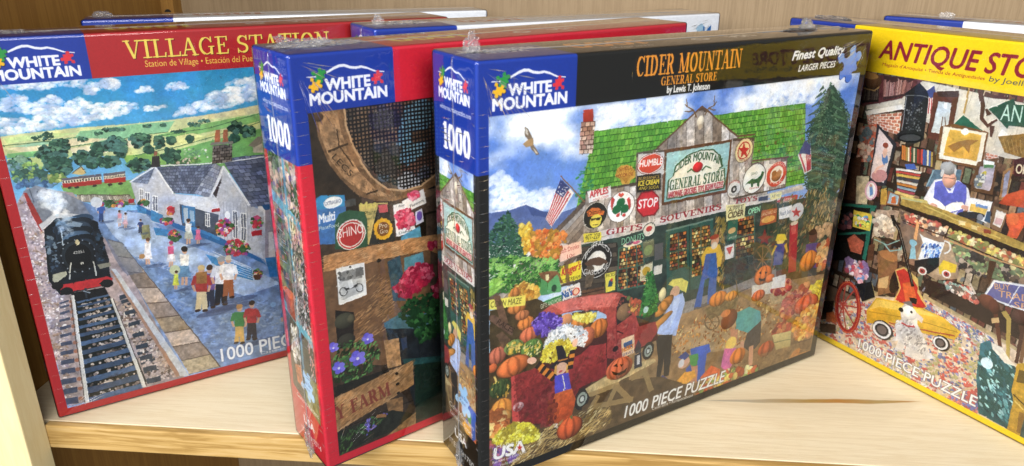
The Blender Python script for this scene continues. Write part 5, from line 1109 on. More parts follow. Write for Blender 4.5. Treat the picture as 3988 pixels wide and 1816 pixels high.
    c.dabs([(21.6,172.6),(21.2,170.4),(18.3,169.7),(16.2,168.6),(13.9,169.3),(13.5,171.8),(11.8,174.1),(14.0,176.3),(15.9,177.7),(17.9,177.1),(19.7,176.6),(21.7,175.2)],['2f5a4a','24483c','3f7258','5a8a6c','1c3830','4a7a70'],120,1.35,0.7,0,120,0.3)
    c.dabs([(50.9,179.7),(50.5,177.5),(47.4,176.8),(45.3,175.6),(42.8,176.4),(42.3,178.9),(40.5,181.2),(42.8,183.5),(44.7,184.9),(46.8,184.3),(48.8,183.8),(50.9,182.4)],['2f5a4a','24483c','3f7258','5a8a6c','1c3830','4a7a70'],120,1.38,0.7,0,120,0.3)
    c.dabs([(61.4,185.2),(61.1,183.6),(58.3,183.1),(56.3,182.3),(54.1,182.8),(53.6,184.7),(51.8,186.5),(53.8,188.2),(55.5,189.3),(57.5,188.8),(59.3,188.4),(61.2,187.2)],['2f5a4a','24483c','3f7258','5a8a6c','1c3830','4a7a70'],100,1.35,0.7,0,120,0.3)
    c.dabs([(57.8,182.2),(57.4,180.0),(55.5,179.1),(54.1,177.8),(52.6,178.4),(52.5,180.9),(51.4,183.1),(53.0,185.5),(54.3,187.0),(55.6,186.5),(56.8,186.2),(58.0,184.9)],['2f5a4a','24483c','3f7258','5a8a6c','1c3830','4a7a70'],80,1.38,0.7,0,120,0.3)
    c.dabs([(72.2,186.1),(71.8,183.9),(68.0,183.2),(65.4,182.1),(62.3,182.9),(61.6,185.4),(59.2,187.9),(61.9,190.1),(64.2,191.5),(66.9,190.8),(69.3,190.4),(72.0,188.8)],['2f5a4a','24483c','3f7258','5a8a6c','1c3830','4a7a70'],160,1.41,0.7,0,120,0.3)
    c.dabs([(71.3,180.4),(71.0,178.7),(69.0,178.1),(67.6,177.1),(66.1,177.6),(65.8,179.5),(64.7,181.3),(66.2,183.1),(67.4,184.2),(68.8,183.8),(70.0,183.5),(71.3,182.4)],['2f5a4a','24483c','3f7258','5a8a6c','1c3830','4a7a70'],60,1.42,0.7,0,120,0.3)
    c.dabs([(86.4,186.7),(86.0,184.4),(82.5,183.7),(79.9,182.5),(77.1,183.3),(76.4,185.8),(74.1,188.3),(76.7,190.5),(78.9,192.0),(81.4,191.4),(83.7,190.9),(86.2,189.4)],['2f5a4a','24483c','3f7258','5a8a6c','1c3830','4a7a70'],150,1.48,0.7,0,120,0.3)
    c.dabs([(87.6,180.5),(87.4,179.1),(85.7,178.6),(84.5,177.8),(83.2,178.2),(82.9,179.8),(81.9,181.3),(83.2,182.8),(84.2,183.8),(85.4,183.4),(86.5,183.2),(87.6,182.2)],['2f5a4a','24483c','3f7258','5a8a6c','1c3830','4a7a70'],50,1.44,0.7,0,120,0.3)
    c.dabs([(94.3,184.4),(94.0,182.4),(92.5,181.6),(91.3,180.4),(90.2,180.9),(90.1,183.1),(89.2,185.1),(90.5,187.3),(91.5,188.7),(92.5,188.3),(93.5,188.0),(94.4,186.8)],['2f5a4a','24483c','3f7258','5a8a6c','1c3830','4a7a70'],50,1.44,0.7,0,120,0.3)
    c.dabs([(102.9,173.6),(102.5,171.2),(99.5,170.4),(97.3,169.2),(94.8,169.9),(94.3,172.6),(92.3,175.1),(94.6,177.5),(96.5,179.0),(98.7,178.4),(100.6,177.9),(102.8,176.4)],['2f5a4a','24483c','3f7258','5a8a6c','1c3830','4a7a70'],110,1.51,0.7,0,120,0.3)
    c.dabs([(84.4,170.1),(84.0,168.1),(80.2,167.6),(77.5,166.7),(74.3,167.5),(73.4,169.8),(70.8,172.1),(73.6,174.1),(76.0,175.3),(78.7,174.6),(81.3,174.1),(84.1,172.6)],['2f5a4a','24483c','3f7258','5a8a6c','1c3830','4a7a70'],140,1.45,0.7,0,120,0.3)
    c.dabs([(146.6,187.7),(146.3,185.7),(143.5,185.0),(141.6,183.9),(139.3,184.5),(138.7,186.8),(136.9,188.9),(138.9,191.0),(140.6,192.4),(142.6,191.9),(144.4,191.5),(146.4,190.2)],['2f5a4a','24483c','3f7258','5a8a6c','1c3830','4a7a70'],90,1.54,0.7,0,120,0.3)
    c.dabs([(154.3,184.3),(154.1,182.5),(151.4,181.8),(149.6,180.9),(147.4,181.4),(146.8,183.5),(145.0,185.4),(146.9,187.3),(148.5,188.5),(150.4,188.0),(152.2,187.7),(154.1,186.5)],['2f5a4a','24483c','3f7258','5a8a6c','1c3830','4a7a70'],80,1.63,0.7,0,120,0.3)
    c.dabs([(113.5,184.4),(113.3,183.5),(112.2,183.1),(111.4,182.6),(110.5,182.9),(110.3,183.9),(109.6,184.9),(110.5,185.9),(111.2,186.5),(111.9,186.3),(112.7,186.1),(113.4,185.5)],['2f5a4a','24483c','3f7258','5a8a6c','1c3830','4a7a70'],30,1.51,0.7,0,120,0.3)
    c.dabs([(66.3,175.2),(66.0,173.5),(62.3,173.1),(59.7,172.4),(56.6,173.1),(55.8,175.1),(53.3,177.1),(55.9,178.6),(58.2,179.6),(60.8,179.0),(63.3,178.5),(66.0,177.2)],['2f5a4a','24483c','3f7258','5a8a6c','1c3830','4a7a70'],110,1.42,0.7,0,120,0.3)
    c.dabs([(57.2,175.3),(56.8,173.6),(53.8,173.2),(51.6,172.4),(49.1,173.1),(48.5,175.0),(46.5,176.9),(48.7,178.5),(50.6,179.5),(52.8,179.0),(54.8,178.6),(57.0,177.4)],['2f5a4a','24483c','3f7258','5a8a6c','1c3830','4a7a70'],100,1.38,0.7,0,120,0.3)
    c.dabs([(143.0,180.7),(142.8,179.4),(141.0,179.0),(139.7,178.4),(138.2,178.8),(137.8,180.2),(136.6,181.5),(137.9,182.7),(139.0,183.5),(140.3,183.2),(141.5,182.9),(142.8,182.1)],['2f5a4a','24483c','3f7258','5a8a6c','1c3830','4a7a70'],40,1.57,0.7,0,120,0.3)
    c.dabs([(101.8,184.7),(101.6,183.4),(100.2,182.9),(99.2,182.2),(98.1,182.6),(97.9,184.0),(97.1,185.3),(98.1,186.6),(99.0,187.5),(99.9,187.2),(100.8,187.0),(101.7,186.2)],['2f5a4a','24483c','3f7258','5a8a6c','1c3830','4a7a70'],30,1.48,0.7,0,120,0.3)
    c.dabs([(6.4,183.8),(14.1,186.1),(20.4,180.7),(26.4,173.0),(23.5,167.7),(8.0,169.1)],['8fb89a','5f8f80','7aa8b8','4a7a6a','9ac46a','3f6a60'],260,0.99)
    c.dabs([(13.8,170.4),(24.2,171.0),(34.2,168.3),(26.8,164.8),(7.6,166.9)],['4f78a8','6a98c0','3a5f8a','5f8a6a'],120,1.12)
    c.dabs([(26.2,171.9),(33.9,171.8),(34.9,167.0),(26.3,167.2)],['a8bc6a','c8c878','7a9a50'],80,0.96)
    c.dabs([(99.7,170.4),(114.4,171.3),(116.2,168.0),(100.4,167.8)],['5a8a4a','8ab05a','c8b8a0','3f6a40'],80,0.93)
    c.dabs([(106.3,178.0),(123.2,177.0),(122.2,169.6),(106.7,173.0)],['e8e8e0','9ac088','6a9a70'],40,0.7)
    c.poly('d8c080',[(38.6,171.1),(45.1,174.8),(46.2,169.9),(44.1,169.1)])
    c.line('5a4a34',[(38.1,171.0),(44.3,174.9),(46.3,170.2)],0.43)
    c.poly('b8b0a0',[(151.4,175.8),(161.7,179.6),(162.3,167.9),(151.9,169.3)],n=0.2)
    c.poly('8a8478',[(148.9,174.8),(155.6,180.3),(163.2,181.9),(162.6,176.9),(152.3,173.1)])
    c.poly('7fb060',[(31.5,164.1),(68.2,161.7),(74.6,161.9),(98.1,159.4),(95.8,143.4),(44.3,153.6),(31.8,160.5)],n=0.15)
    c.poly('b8322c',[(32.3,162.5),(54.0,161.4),(54.4,164.7),(32.4,165.6)],n=0.1)
    c.poly('e8e0c8',[(32.4,165.3),(54.4,164.4),(54.7,166.5),(32.5,167.2)])
    c.poly('6a6470',[(32.5,167.2),(54.7,166.5),(54.9,168.3),(32.5,168.7)],n=0.2)
    c.poly('3a3434',[(32.8,165.5),(33.5,165.5),(33.5,166.9),(32.8,166.9)])
    c.poly('3a3434',[(34.3,165.5),(35.0,165.5),(35.1,166.8),(34.4,166.8)])
    c.poly('3a3434',[(35.9,165.4),(36.6,165.4),(36.6,166.7),(35.9,166.8)])
    c.poly('3a3434',[(37.4,165.4),(38.1,165.3),(38.2,166.7),(37.5,166.7)])
    c.poly('3a3434',[(39.0,165.3),(39.7,165.3),(39.8,166.6),(39.1,166.7)])
    c.poly('3a3434',[(40.5,165.2),(41.3,165.2),(41.4,166.6),(40.6,166.6)])
    c.poly('3a3434',[(42.1,165.2),(42.8,165.1),(42.9,166.5),(42.2,166.6)])
    c.poly('3a3434',[(43.7,165.1),(44.4,165.1),(44.5,166.5),(43.8,166.5)])
    c.poly('3a3434',[(45.3,165.0),(46.0,165.0),(46.1,166.4),(45.4,166.5)])
    c.poly('3a3434',[(46.8,165.0),(47.6,165.0),(47.7,166.4),(47.0,166.4)])
    c.poly('3a3434',[(48.4,164.9),(49.1,164.9),(49.3,166.3),(48.6,166.3)])
    c.poly('3a3434',[(50.0,164.9),(50.7,164.8),(50.9,166.3),(50.2,166.3)])
    c.poly('3a3434',[(51.6,164.8),(52.3,164.8),(52.5,166.2),(51.8,166.2)])
    c.poly('3a3434',[(53.2,164.7),(53.9,164.7),(54.1,166.2),(53.4,166.2)])
    c.poly('b8322c',[(55.6,161.6),(68.3,160.7),(68.6,164.3),(55.9,164.8)],n=0.1)
    c.poly('e8e0c8',[(55.8,164.4),(68.5,164.0),(68.7,166.3),(56.0,166.5)])
    c.poly('6a6470',[(56.0,166.5),(68.7,166.3),(68.9,168.2),(56.1,168.1)],n=0.2)
    c.poly('3a3434',[(56.1,164.7),(56.5,164.7),(56.6,166.1),(56.2,166.1)])
    c.poly('3a3434',[(57.0,164.7),(57.4,164.7),(57.5,166.1),(57.1,166.1)])
    c.poly('3a3434',[(57.9,164.7),(58.3,164.7),(58.4,166.1),(58.0,166.1)])
    c.poly('3a3434',[(58.8,164.7),(59.2,164.6),(59.3,166.1),(58.9,166.1)])
    c.poly('3a3434',[(59.7,164.6),(60.1,164.6),(60.2,166.1),(59.8,166.1)])
    c.poly('3a3434',[(60.6,164.6),(61.0,164.6),(61.1,166.0),(60.7,166.1)])
    c.poly('3a3434',[(61.5,164.6),(61.9,164.5),(62.0,166.0),(61.6,166.0)])
    c.poly('3a3434',[(62.4,164.5),(62.8,164.5),(62.9,166.0),(62.5,166.0)])
    c.poly('3a3434',[(63.3,164.5),(63.7,164.5),(63.8,166.0),(63.4,166.0)])
    c.poly('3a3434',[(64.2,164.5),(64.6,164.5),(64.7,166.0),(64.3,166.0)])
    c.poly('3a3434',[(65.1,164.4),(65.5,164.4),(65.6,166.0),(65.2,166.0)])
    c.poly('3a3434',[(66.0,164.4),(66.4,164.4),(66.6,165.9),(66.2,165.9)])
    c.poly('3a3434',[(66.9,164.4),(67.4,164.4),(67.5,165.9),(67.1,165.9)])
    c.poly('3a3434',[(67.9,164.3),(68.3,164.3),(68.4,165.9),(68.0,165.9)])
    c.ell('3a3430',35.9,161.9,1.35,0.78,0)
    c.ell('3a3430',39.8,161.7,1.35,0.82,0)
    c.ell('3a3430',49.7,161.0,1.35,0.82,0)
    c.ell('3a3430',58.7,160.4,1.42,0.85,0)
    c.ell('3a3430',64.8,160.0,1.5,0.85,0)
    c.rows([(38.1,152.3),(71.7,143.9),(68.7,151.9),(39.0,156.9)],1,30,['b8b0a0','a09888','c8c0b0'],'6a6454',0.15,0)
    c.poly('b8a8b0',[(4.5,154.4),(13.2,165.7),(37.1,158.4),(55.0,113.6),(82.9,4.1),(6.9,7.7)],'a89a98',n=0.3,cell=3)
    c.dabs([(7.9,158.6),(17.7,155.2),(21.5,103.5),(9.3,4.8),(-4.4,25.5),(2.5,104.5)],['d8d0d8','b0a4b4','8a8090','e8e0e0','a08878'],900,0.86,0.6)
    c.poly('6a88b4',[(30.5,159.5),(55.3,141.7),(71.3,140.5),(121.1,110.7),(181.5,65.2),(175.3,-3.5),(107.8,6.7),(55.0,113.6)],'7f9cc8',n=0.3,cell=4)
    c.poly('a8bcd8',[(46.5,148.4),(76.6,136.0),(89.1,115.5),(135.4,86.2),(160.3,64.0),(132.4,60.7),(100.4,80.7),(65.8,105.8),(54.2,126.3)],n=0.25,cell=4)
    c.dabs([(55.0,113.6),(86.4,97.4),(132.4,60.7),(165.9,43.6),(163.2,15.9),(108.6,12.9)],['6080b0','7a98c8','5470a0','8cacd8','9ab0cc'],800,1.28,0.5,-15,60,al=0.6)
    c.poly('8f98a8',[(10.8,163.7),(18.5,166.4),(31.8,159.3),(40.3,152.9),(46.9,134.7),(44.1,126.6),(16.2,140.7)],'6f7a90',n=0.2)
    c.poly('a83430',[(10.7,162.9),(12.5,162.3),(17.5,140.4),(15.3,135.9),(12.3,148.0)],n=0.15)
    c.line('5a6474',[(14.2,164.5),(15.1,155.7)],0.72)
    c.line('5a6474',[(18.1,162.6),(19.6,151.6)],0.71)
    c.line('5a6474',[(21.9,160.7),(24.2,147.5)],0.74)
    c.line('5a6474',[(25.8,158.7),(28.9,143.3)],0.74)
    c.line('5a6474',[(29.7,156.7),(33.6,139.0)],0.75)
    c.poly('c8ccd4',[(14.9,140.9),(25.5,147.2),(39.9,142.9),(45.8,136.6),(42.7,134.7),(34.0,141.4),(20.1,139.9),(15.5,136.7)])
    c.poly('101820',[(16.9,137.2),(24.8,143.2),(38.4,142.3),(47.2,136.4),(48.4,100.7),(48.4,91.5),(17.7,90.1),(12.9,102.0)],n=0.4,cell=3)
    c.ell('2f4a68',33.3,137.3,12.36,5.53,15)
    c.ell('5a86b8',30.3,139.6,6.62,2.93,10,al=0.8)
    c.poly('1c2a3c',[(21.8,137.9),(43.9,133.6),(42.8,111.0),(21.8,112.2)],n=0.5,cell=3)
    c.dabs([(23.2,138.5),(42.8,135.5),(42.8,123.3),(25.6,125.2)],['2f4c6a','1c3048','5a7a98','10181f','0a0e12'],160,1.2,0.5,20,60)
    c.ell('1e2a38',33.1,136.4,11.34,5.03,8,sh=0.35)
    c.ell('3a5068',33.2,133.5,9.68,5.18,8,sh=0.35)
    c.ell('182430',33.2,130.5,10.43,5.03,8,sh=0.35)
    c.ell('486482',33.2,127.6,8.3,5.03,8,sh=0.35)
    c.ell('121c26',33.3,124.7,10.23,5.18,8,sh=0.35)
    c.ell('2a3c50',33.3,121.7,9.13,5.18,8,sh=0.35)
    c.poly('9ab4d0',[(28.2,138.3),(33.7,139.6),(38.8,137.0),(37.1,134.9),(31.8,136.6)],al=0.8)
    c.line('b8cce0',[(25.9,136.3),(25.2,121.9)],0.76,0.46)
    c.poly('141c26',[(25.6,128.7),(20.3,127.7),(16.4,113.1),(21.7,113.1)],n=0.4)
    c.line('8098b0',[(24.7,126.8),(19.4,126.2)],0.76)
    c.poly('141c26',[(43.5,124.9),(48.5,121.8),(47.0,106.1),(41.8,108.5)],n=0.4)
    c.line('8098b0',[(43.7,122.8),(48.7,120.0)],0.79)
    c.ell('0e1318',32.4,115.4,10.31,11.74,0,sh=0.2)
    c.ell('1c2630',32.4,115.4,9.45,10.7,0,sh=0.5)
    c.ell('0c1014',32.4,115.1,7.47,8.8,0,sh=0.4)
    c.ell('b8b8b0',33.4,109.9,1.0,1.04,0)
    c.ell('d8c898',33.6,124.9,1.24,2.01,0)
    c.ell('8a98a8',42.1,113.3,0.43,0.53,0)
    c.ell('8a98a8',40.3,108.6,0.42,0.53,0)
    c.ell('8a98a8',36.9,105.2,0.41,0.52,0)
    c.ell('8a98a8',32.6,104.0,0.42,0.53,0)
    c.ell('8a98a8',28.3,105.0,0.41,0.52,0)
    c.ell('8a98a8',24.9,108.1,0.41,0.52,0)
    c.ell('8a98a8',23.0,112.6,0.41,0.52,0)
    c.ell('8a98a8',23.0,117.6,0.41,0.5,0)
    c.ell('8a98a8',24.9,122.2,0.4,0.52,0)
    c.ell('8a98a8',28.2,125.4,0.41,0.5,0)
    c.ell('8a98a8',32.4,126.7,0.41,0.52,0)
    c.ell('8a98a8',36.6,125.7,0.41,0.5,0)
    c.ell('8a98a8',40.0,122.7,0.43,0.52,0)
    c.ell('8a98a8',42.0,118.2,0.43,0.52,0)
    c.poly('1a222c',[(16.0,132.4),(22.3,133.6),(22.4,115.6),(21.9,105.2),(15.6,104.9)],n=0.4)
    c.dabs([(16.6,132.2),(22.0,132.0),(20.2,107.3),(15.9,106.6)],['3a5068','1c2a3a','0c1014','6a8094'],70,0.89)
    c.poly('1a222c',[(43.3,130.2),(47.6,130.2),(49.2,109.5),(48.4,100.7),(41.6,104.1)],n=0.4)
    c.dabs([(43.8,129.2),(47.5,129.4),(48.5,109.7),(43.9,108.9)],['2c4660','18242e','0c1014'],50,0.93)
    c.poly('b8b8a0',[(15.7,105.7),(23.5,106.5),(23.7,103.8),(16.6,99.3),(15.1,101.5)])
    c.poly('8a8a7a',[(42.2,107.2),(49.4,106.8),(49.9,104.0),(43.0,103.4)])
    c.line('c8ccc8',[(27.3,111.8),(24.4,100.1)],0.78)
    c.line('c8ccc8',[(40.4,109.7),(40.0,99.0)],0.79)
    c.poly('cc2a30',[(18.7,95.6),(20.2,97.6),(46.3,97.0),(49.2,95.0),(47.6,91.4),(22.1,91.2),(18.0,91.8)],n=0.12)
    c.ell('141618',21.6,92.4,3.49,2.84,-10,sh=0.3)
    c.ell('141618',45.2,92.3,3.73,2.84,-10,sh=0.3)
    c.ell('141618',16.9,97.5,3.49,2.76,-10,sh=0.3)
    c.poly('14161a',[(23.4,90.5),(43.6,89.9),(45.1,81.2),(24.7,81.9)],n=0.5)
    c.line('2f3a48',[(32.3,91.9),(31.7,84.7)],1.27)
    c.line('8aa0b8',[(30.6,90.5),(34.4,87.7)],0.79)
    c.dabs([(17.3,160.2),(23.3,164.0),(29.2,159.8),(32.3,151.0),(29.6,139.8),(24.2,147.5),(18.7,153.4)],['eef2f8','dce6f2','c4d6ea','f8fafc'],150,1.77,0.7,0,90,0.05,0.3,0)
    c.dabs([(25.2,145.6),(32.9,142.5),(31.5,127.4),(24.4,134.0)],['c8dcf0','90b8dc','f0f4fa'],60,1.33,0.7,0,90,0.05,0.3,0)
    c.poly('141a18',[(24.9,82.8),(45.4,83.0),(57.1,10.6),(17.4,8.0)],n=0.4)
    c.poly('4a668c',[(25.3,83.6),(44.6,84.2),(44.9,82.8),(25.9,82.2)],n=0.2)
    c.dabs([(28.6,81.1),(43.9,81.9),(44.3,78.8),(28.3,79.3)],['8a7a74','b8a89c','4a423e','c8bcb4'],26,0.8)
    c.poly('46506a',[(15.7,85.4),(21.2,86.1),(21.2,84.9),(15.7,84.1)],n=0.2)
    c.ell('a87058',22.6,84.3,1.39,1.43,0)
    c.poly('3a5070',[(25.0,80.4),(45.0,81.0),(45.3,79.5),(25.6,78.9)],n=0.2)
    c.dabs([(28.3,77.8),(44.3,78.6),(44.7,75.5),(28.0,76.0)],['8a7a74','b8a89c','4a423e','c8bcb4'],26,0.82)
    c.poly('46506a',[(15.2,82.3),(20.9,83.0),(20.9,81.6),(15.2,80.9)],n=0.2)
    c.ell('a87058',22.3,81.2,1.41,1.43,0)
    c.poly('4a668c',[(24.6,76.1),(45.6,76.7),(45.9,75.0),(25.1,74.3)],n=0.2)
    c.dabs([(27.8,73.2),(44.8,74.1),(45.2,70.9),(27.5,71.4)],['8a7a74','b8a89c','4a423e','c8bcb4'],26,0.82)
    c.poly('46506a',[(14.5,78.1),(20.4,78.7),(20.4,77.0),(14.5,76.4)],n=0.2)
    c.ell('a87058',21.8,76.8,1.44,1.42,0)
    c.poly('3a5070',[(24.1,71.0),(46.2,71.8),(46.5,69.7),(24.6,69.0)],n=0.2)
    c.dabs([(27.3,67.9),(45.4,68.9),(45.8,65.6),(27.0,66.1)],['8a7a74','b8a89c','4a423e','c8bcb4'],26,0.82)
    c.poly('46506a',[(13.7,73.2),(19.9,73.7),(19.9,71.8),(13.6,71.3)],n=0.2)
    c.ell('a87058',21.3,71.8,1.46,1.42,0)
    c.poly('4a668c',[(23.5,65.5),(46.9,66.3),(47.2,64.0),(24.0,63.2)],n=0.2)
    c.dabs([(26.7,62.1),(46.1,63.2),(46.5,59.8),(26.4,60.3)],['8a7a74','b8a89c','4a423e','c8bcb4'],26,0.82)
    c.poly('46506a',[(12.8,67.9),(19.4,68.2),(19.3,66.1),(12.7,65.7)],n=0.2)
    c.ell('a87058',20.8,66.3,1.41,1.43,0)
    c.poly('3a5070',[(22.9,59.6),(47.7,60.4),(47.9,57.9),(23.4,57.1)],n=0.2)
    c.dabs([(26.1,55.9),(46.8,57.0),(47.2,53.6),(25.8,54.1)],['8a7a74','b8a89c','4a423e','c8bcb4'],26,0.84)
    c.poly('46506a',[(11.8,62.1),(18.8,62.4),(18.6,60.0),(11.7,59.7)],n=0.2)
    c.ell('a87058',20.2,60.5,1.42,1.47,0)
    c.poly('4a668c',[(22.3,53.4),(48.5,54.2),(48.7,51.3),(22.7,50.5)],n=0.2)
    c.dabs([(25.4,49.3),(47.6,50.5),(47.9,46.9),(25.1,47.4)],['8a7a74','b8a89c','4a423e','c8bcb4'],26,0.85)
    c.poly('46506a',[(10.8,56.1),(18.2,56.2),(18.0,53.5),(10.6,53.4)],n=0.2)
    c.ell('a87058',19.6,54.2,1.41,1.47,0)
    c.poly('3a5070',[(21.7,46.8),(49.4,47.7),(49.5,44.4),(22.0,43.6)],n=0.2)
    c.dabs([(24.7,42.4),(48.4,43.6),(48.8,39.9),(24.4,40.5)],['8a7a74','b8a89c','4a423e','c8bcb4'],26,0.85)
    c.poly('46506a',[(9.8,49.7),(17.5,49.6),(17.2,46.6),(9.5,46.7)],n=0.2)
    c.ell('a87058',18.9,47.7,1.47,1.51,0)
    c.poly('4a668c',[(21.0,39.9),(50.3,40.8),(50.4,37.2),(21.3,36.4)],n=0.2)
    c.dabs([(24.0,35.1),(49.3,36.4),(49.6,32.6),(23.7,33.2)],['8a7a74','b8a89c','4a423e','c8bcb4'],26,0.85)
    c.poly('46506a',[(8.7,43.1),(16.8,42.8),(16.5,39.5),(8.4,39.7)],n=0.2)
    c.ell('a87058',18.2,40.8,1.47,1.46,0)
    c.poly('3a5070',[(20.3,32.8),(51.2,33.6),(51.2,29.7),(20.5,28.9)],n=0.2)
    c.dabs([(23.3,27.6),(50.2,28.8),(50.5,24.9),(22.9,25.7)],['8a7a74','b8a89c','4a423e','c8bcb4'],26,0.85)
    c.poly('46506a',[(7.6,36.2),(16.1,35.7),(15.7,32.0),(7.2,32.5)],n=0.2)
    c.ell('a87058',17.5,33.7,1.47,1.51,0)
    c.poly('4a668c',[(19.6,25.4),(52.2,26.1),(52.2,21.8),(19.7,21.1)],n=0.2)
    c.dabs([(22.5,19.7),(51.1,20.9),(51.4,16.9),(22.2,17.8)],['8a7a74','b8a89c','4a423e','c8bcb4'],26,0.86)
    c.poly('46506a',[(6.4,29.0),(15.3,28.4),(14.9,24.3),(5.9,25.0)],n=0.2)
    c.ell('a87058',16.8,26.3,1.47,1.51,0)
    c.poly('3a5070',[(18.8,17.7),(53.3,18.4),(53.1,13.6),(18.9,13.0)],n=0.2)
    c.dabs([(21.7,11.6),(52.0,12.8),(52.4,8.6),(21.4,9.7)],['8a7a74','b8a89c','4a423e','c8bcb4'],26,0.87)
    c.poly('46506a',[(5.2,21.6),(14.6,20.8),(14.1,16.3),(4.6,17.2)],n=0.2)
    c.ell('a87058',16.0,18.7,1.49,1.55,0)
    c.poly('4a668c',[(18.0,9.8),(54.3,10.3),(54.2,5.2),(18.1,4.7)],n=0.2)
    c.poly('46506a',[(3.9,14.0),(13.8,12.9),(13.2,8.0),(3.3,9.2)],n=0.2)
    c.ell('a87058',15.2,10.8,1.49,1.55,0)
    c.poly('34404e',[(50.9,81.6),(58.1,82.4),(58.2,79.4),(51.0,78.2)],n=0.2)
    c.poly('34404e',[(51.6,74.3),(59.0,75.0),(59.2,71.9),(51.6,70.9)],n=0.2)
    c.poly('34404e',[(52.2,66.9),(60.0,67.5),(60.1,64.4),(52.3,63.5)],n=0.2)
    c.poly('34404e',[(52.9,59.5),(61.0,59.9),(61.1,56.8),(53.0,56.0)],n=0.2)
    c.poly('34404e',[(53.6,51.9),(62.0,52.2),(62.1,49.0),(53.6,48.4)],n=0.2)
    c.poly('34404e',[(54.3,44.3),(63.0,44.4),(63.2,41.2),(54.3,40.7)],n=0.2)
    c.poly('34404e',[(55.0,36.5),(64.1,36.6),(64.2,33.3),(55.0,32.9)],n=0.2)
    c.poly('34404e',[(55.7,28.7),(65.1,28.6),(65.2,25.2),(55.7,25.0)],n=0.2)
    c.poly('34404e',[(56.4,20.7),(66.2,20.5),(66.3,17.1),(56.5,17.0)],n=0.2)
    c.poly('34404e',[(57.1,12.7),(67.2,12.3),(67.4,8.9),(57.2,8.9)],n=0.2)
    c.dabs([(47.7,78.7),(60.3,71.6),(80.2,9.2),(59.9,7.6)],['b8a498','8a7468','d8ccc0','6a5a52','c0b0a8'],420,1.17,0.6)
    c.poly('34404e',[(51.3,77.7),(57.6,78.4),(57.7,75.7),(51.5,75.0)],n=0.2)
    c.poly('34404e',[(52.2,68.8),(58.8,69.3),(59.0,66.4),(52.3,65.9)],n=0.2)
    c.poly('34404e',[(53.0,59.8),(60.0,60.2),(60.2,57.1),(53.1,56.7)],n=0.2)
    c.poly('34404e',[(53.9,50.6),(61.3,50.8),(61.4,47.5),(54.0,47.3)],n=0.2)
    c.poly('34404e',[(54.7,41.3),(62.6,41.4),(62.7,37.9),(54.8,37.8)],n=0.2)
    c.poly('34404e',[(55.6,31.9),(63.9,31.8),(63.9,28.0),(55.7,28.2)],n=0.2)
    c.poly('34404e',[(56.5,22.3),(65.2,22.0),(65.2,18.0),(56.5,18.4)],n=0.2)
    c.poly('34404e',[(57.4,12.6),(66.5,12.1),(66.6,7.9),(57.4,8.4)],n=0.2)
    c.poly('dcdcd8',[(23.4,88.7),(25.1,88.6),(19.6,6.4),(17.1,6.4)])
    c.line('4a4440',[(22.5,87.1),(16.9,6.5)],0.48)
    c.poly('d4d4d0',[(45.4,80.8),(46.9,80.8),(56.2,6.8),(53.6,6.8)])
    c.line('4a4440',[(47.1,80.3),(56.6,7.1)],0.5)
    c.poly('c8ccd0',[(49.4,102.3),(52.2,101.2),(85.8,6.3),(79.2,7.9)],n=0.1)
    c.poly('b08870',[(48.7,100.6),(49.9,100.7),(79.7,8.3),(77.0,7.8)])
    c.rows([(85.9,7.3),(108.7,6.8),(58.9,119.1),(50.8,123.4)],9,1,['b8a488','a89478','c8b898','98887c','c0b0a4'],'6a5a50',0.05,0,0.1,n=0.25)
    c.poly('5a6a88',[(49.5,124.6),(59.0,119.6),(65.5,104.0),(68.7,95.0),(57.9,94.8),(52.7,108.8)],al=0.55)
    c.poly('c6cad4',[(71.0,160.5),(86.8,168.3),(94.8,148.3),(118.3,140.3),(129.9,160.8),(143.9,131.4),(153.1,124.6),(156.4,71.2),(149.8,87.0),(120.9,108.9),(96.5,123.2),(79.9,137.2),(71.9,143.9)],'a8acba',n=0.12)
    c.rows([(94.9,148.6),(109.2,145.1),(126.2,164.6),(86.3,168.4)],9,16,['66708a','5a647e','727c98','7a86a0','606a86'],'3e465c',0.12,0.5,0.15)
    c.rows([(145.7,129.1),(298.9,118.4),(248.9,164.8),(129.3,168.0)],13,30,['66708c','5a6480','727ca0','7e88a6','606a88'],'3e465c',0.1,0.5,0.15)
    c.rows([(108.5,146.0),(118.6,140.3),(129.9,161.2),(124.8,165.1)],8,5,['98a0b4','8a92a8','a8b0c0'],'626a84',0.1,0.5,0.15)
    c.rows([(70.1,160.7),(80.8,157.2),(87.1,168.6),(83.2,166.8)],5,5,['8490a8','747f98'],'525c70',0.1,0.5,0.12)
    c.line('e4e8f0',[(70.3,160.3),(86.8,168.6),(95.1,148.3)],1.1)
    c.line('e4e8f0',[(117.9,140.0),(130.0,161.9),(144.5,130.5)],1.57)
    c.poly('c2c6d0',[(120.2,139.6),(129.5,158.0),(142.2,131.7),(149.8,87.0),(121.7,108.7)],n=0.1)
    c.line('a0a4b4',[(124.5,137.2),(121.6,107.8)],0.35)
    c.line('a0a4b4',[(126.8,136.6),(123.9,107.3)],0.35)
    c.line('a0a4b4',[(129.0,135.9),(126.3,106.8)],0.35)
    c.line('a0a4b4',[(131.3,135.2),(128.6,106.3)],0.35)
    c.line('a0a4b4',[(133.6,134.6),(130.9,105.8)],0.35)
    c.line('a0a4b4',[(135.9,133.9),(133.3,105.3)],0.36)
    c.line('a0a4b4',[(138.2,133.2),(135.7,104.8)],0.35)
    c.line('a0a4b4',[(140.6,132.5),(138.1,104.3)],0.35)
    c.line('a0a4b4',[(142.9,131.9),(140.5,103.8)],0.36)
    c.line('a0a4b4',[(145.2,131.2),(142.9,103.3)],0.36)
    c.poly('3a3438',[(120.7,143.2),(128.6,156.3),(126.0,148.8),(122.3,140.4)])
    c.line('dfe3ea',[(86.9,169.0),(128.1,165.0),(236.9,166.4)],0.8)
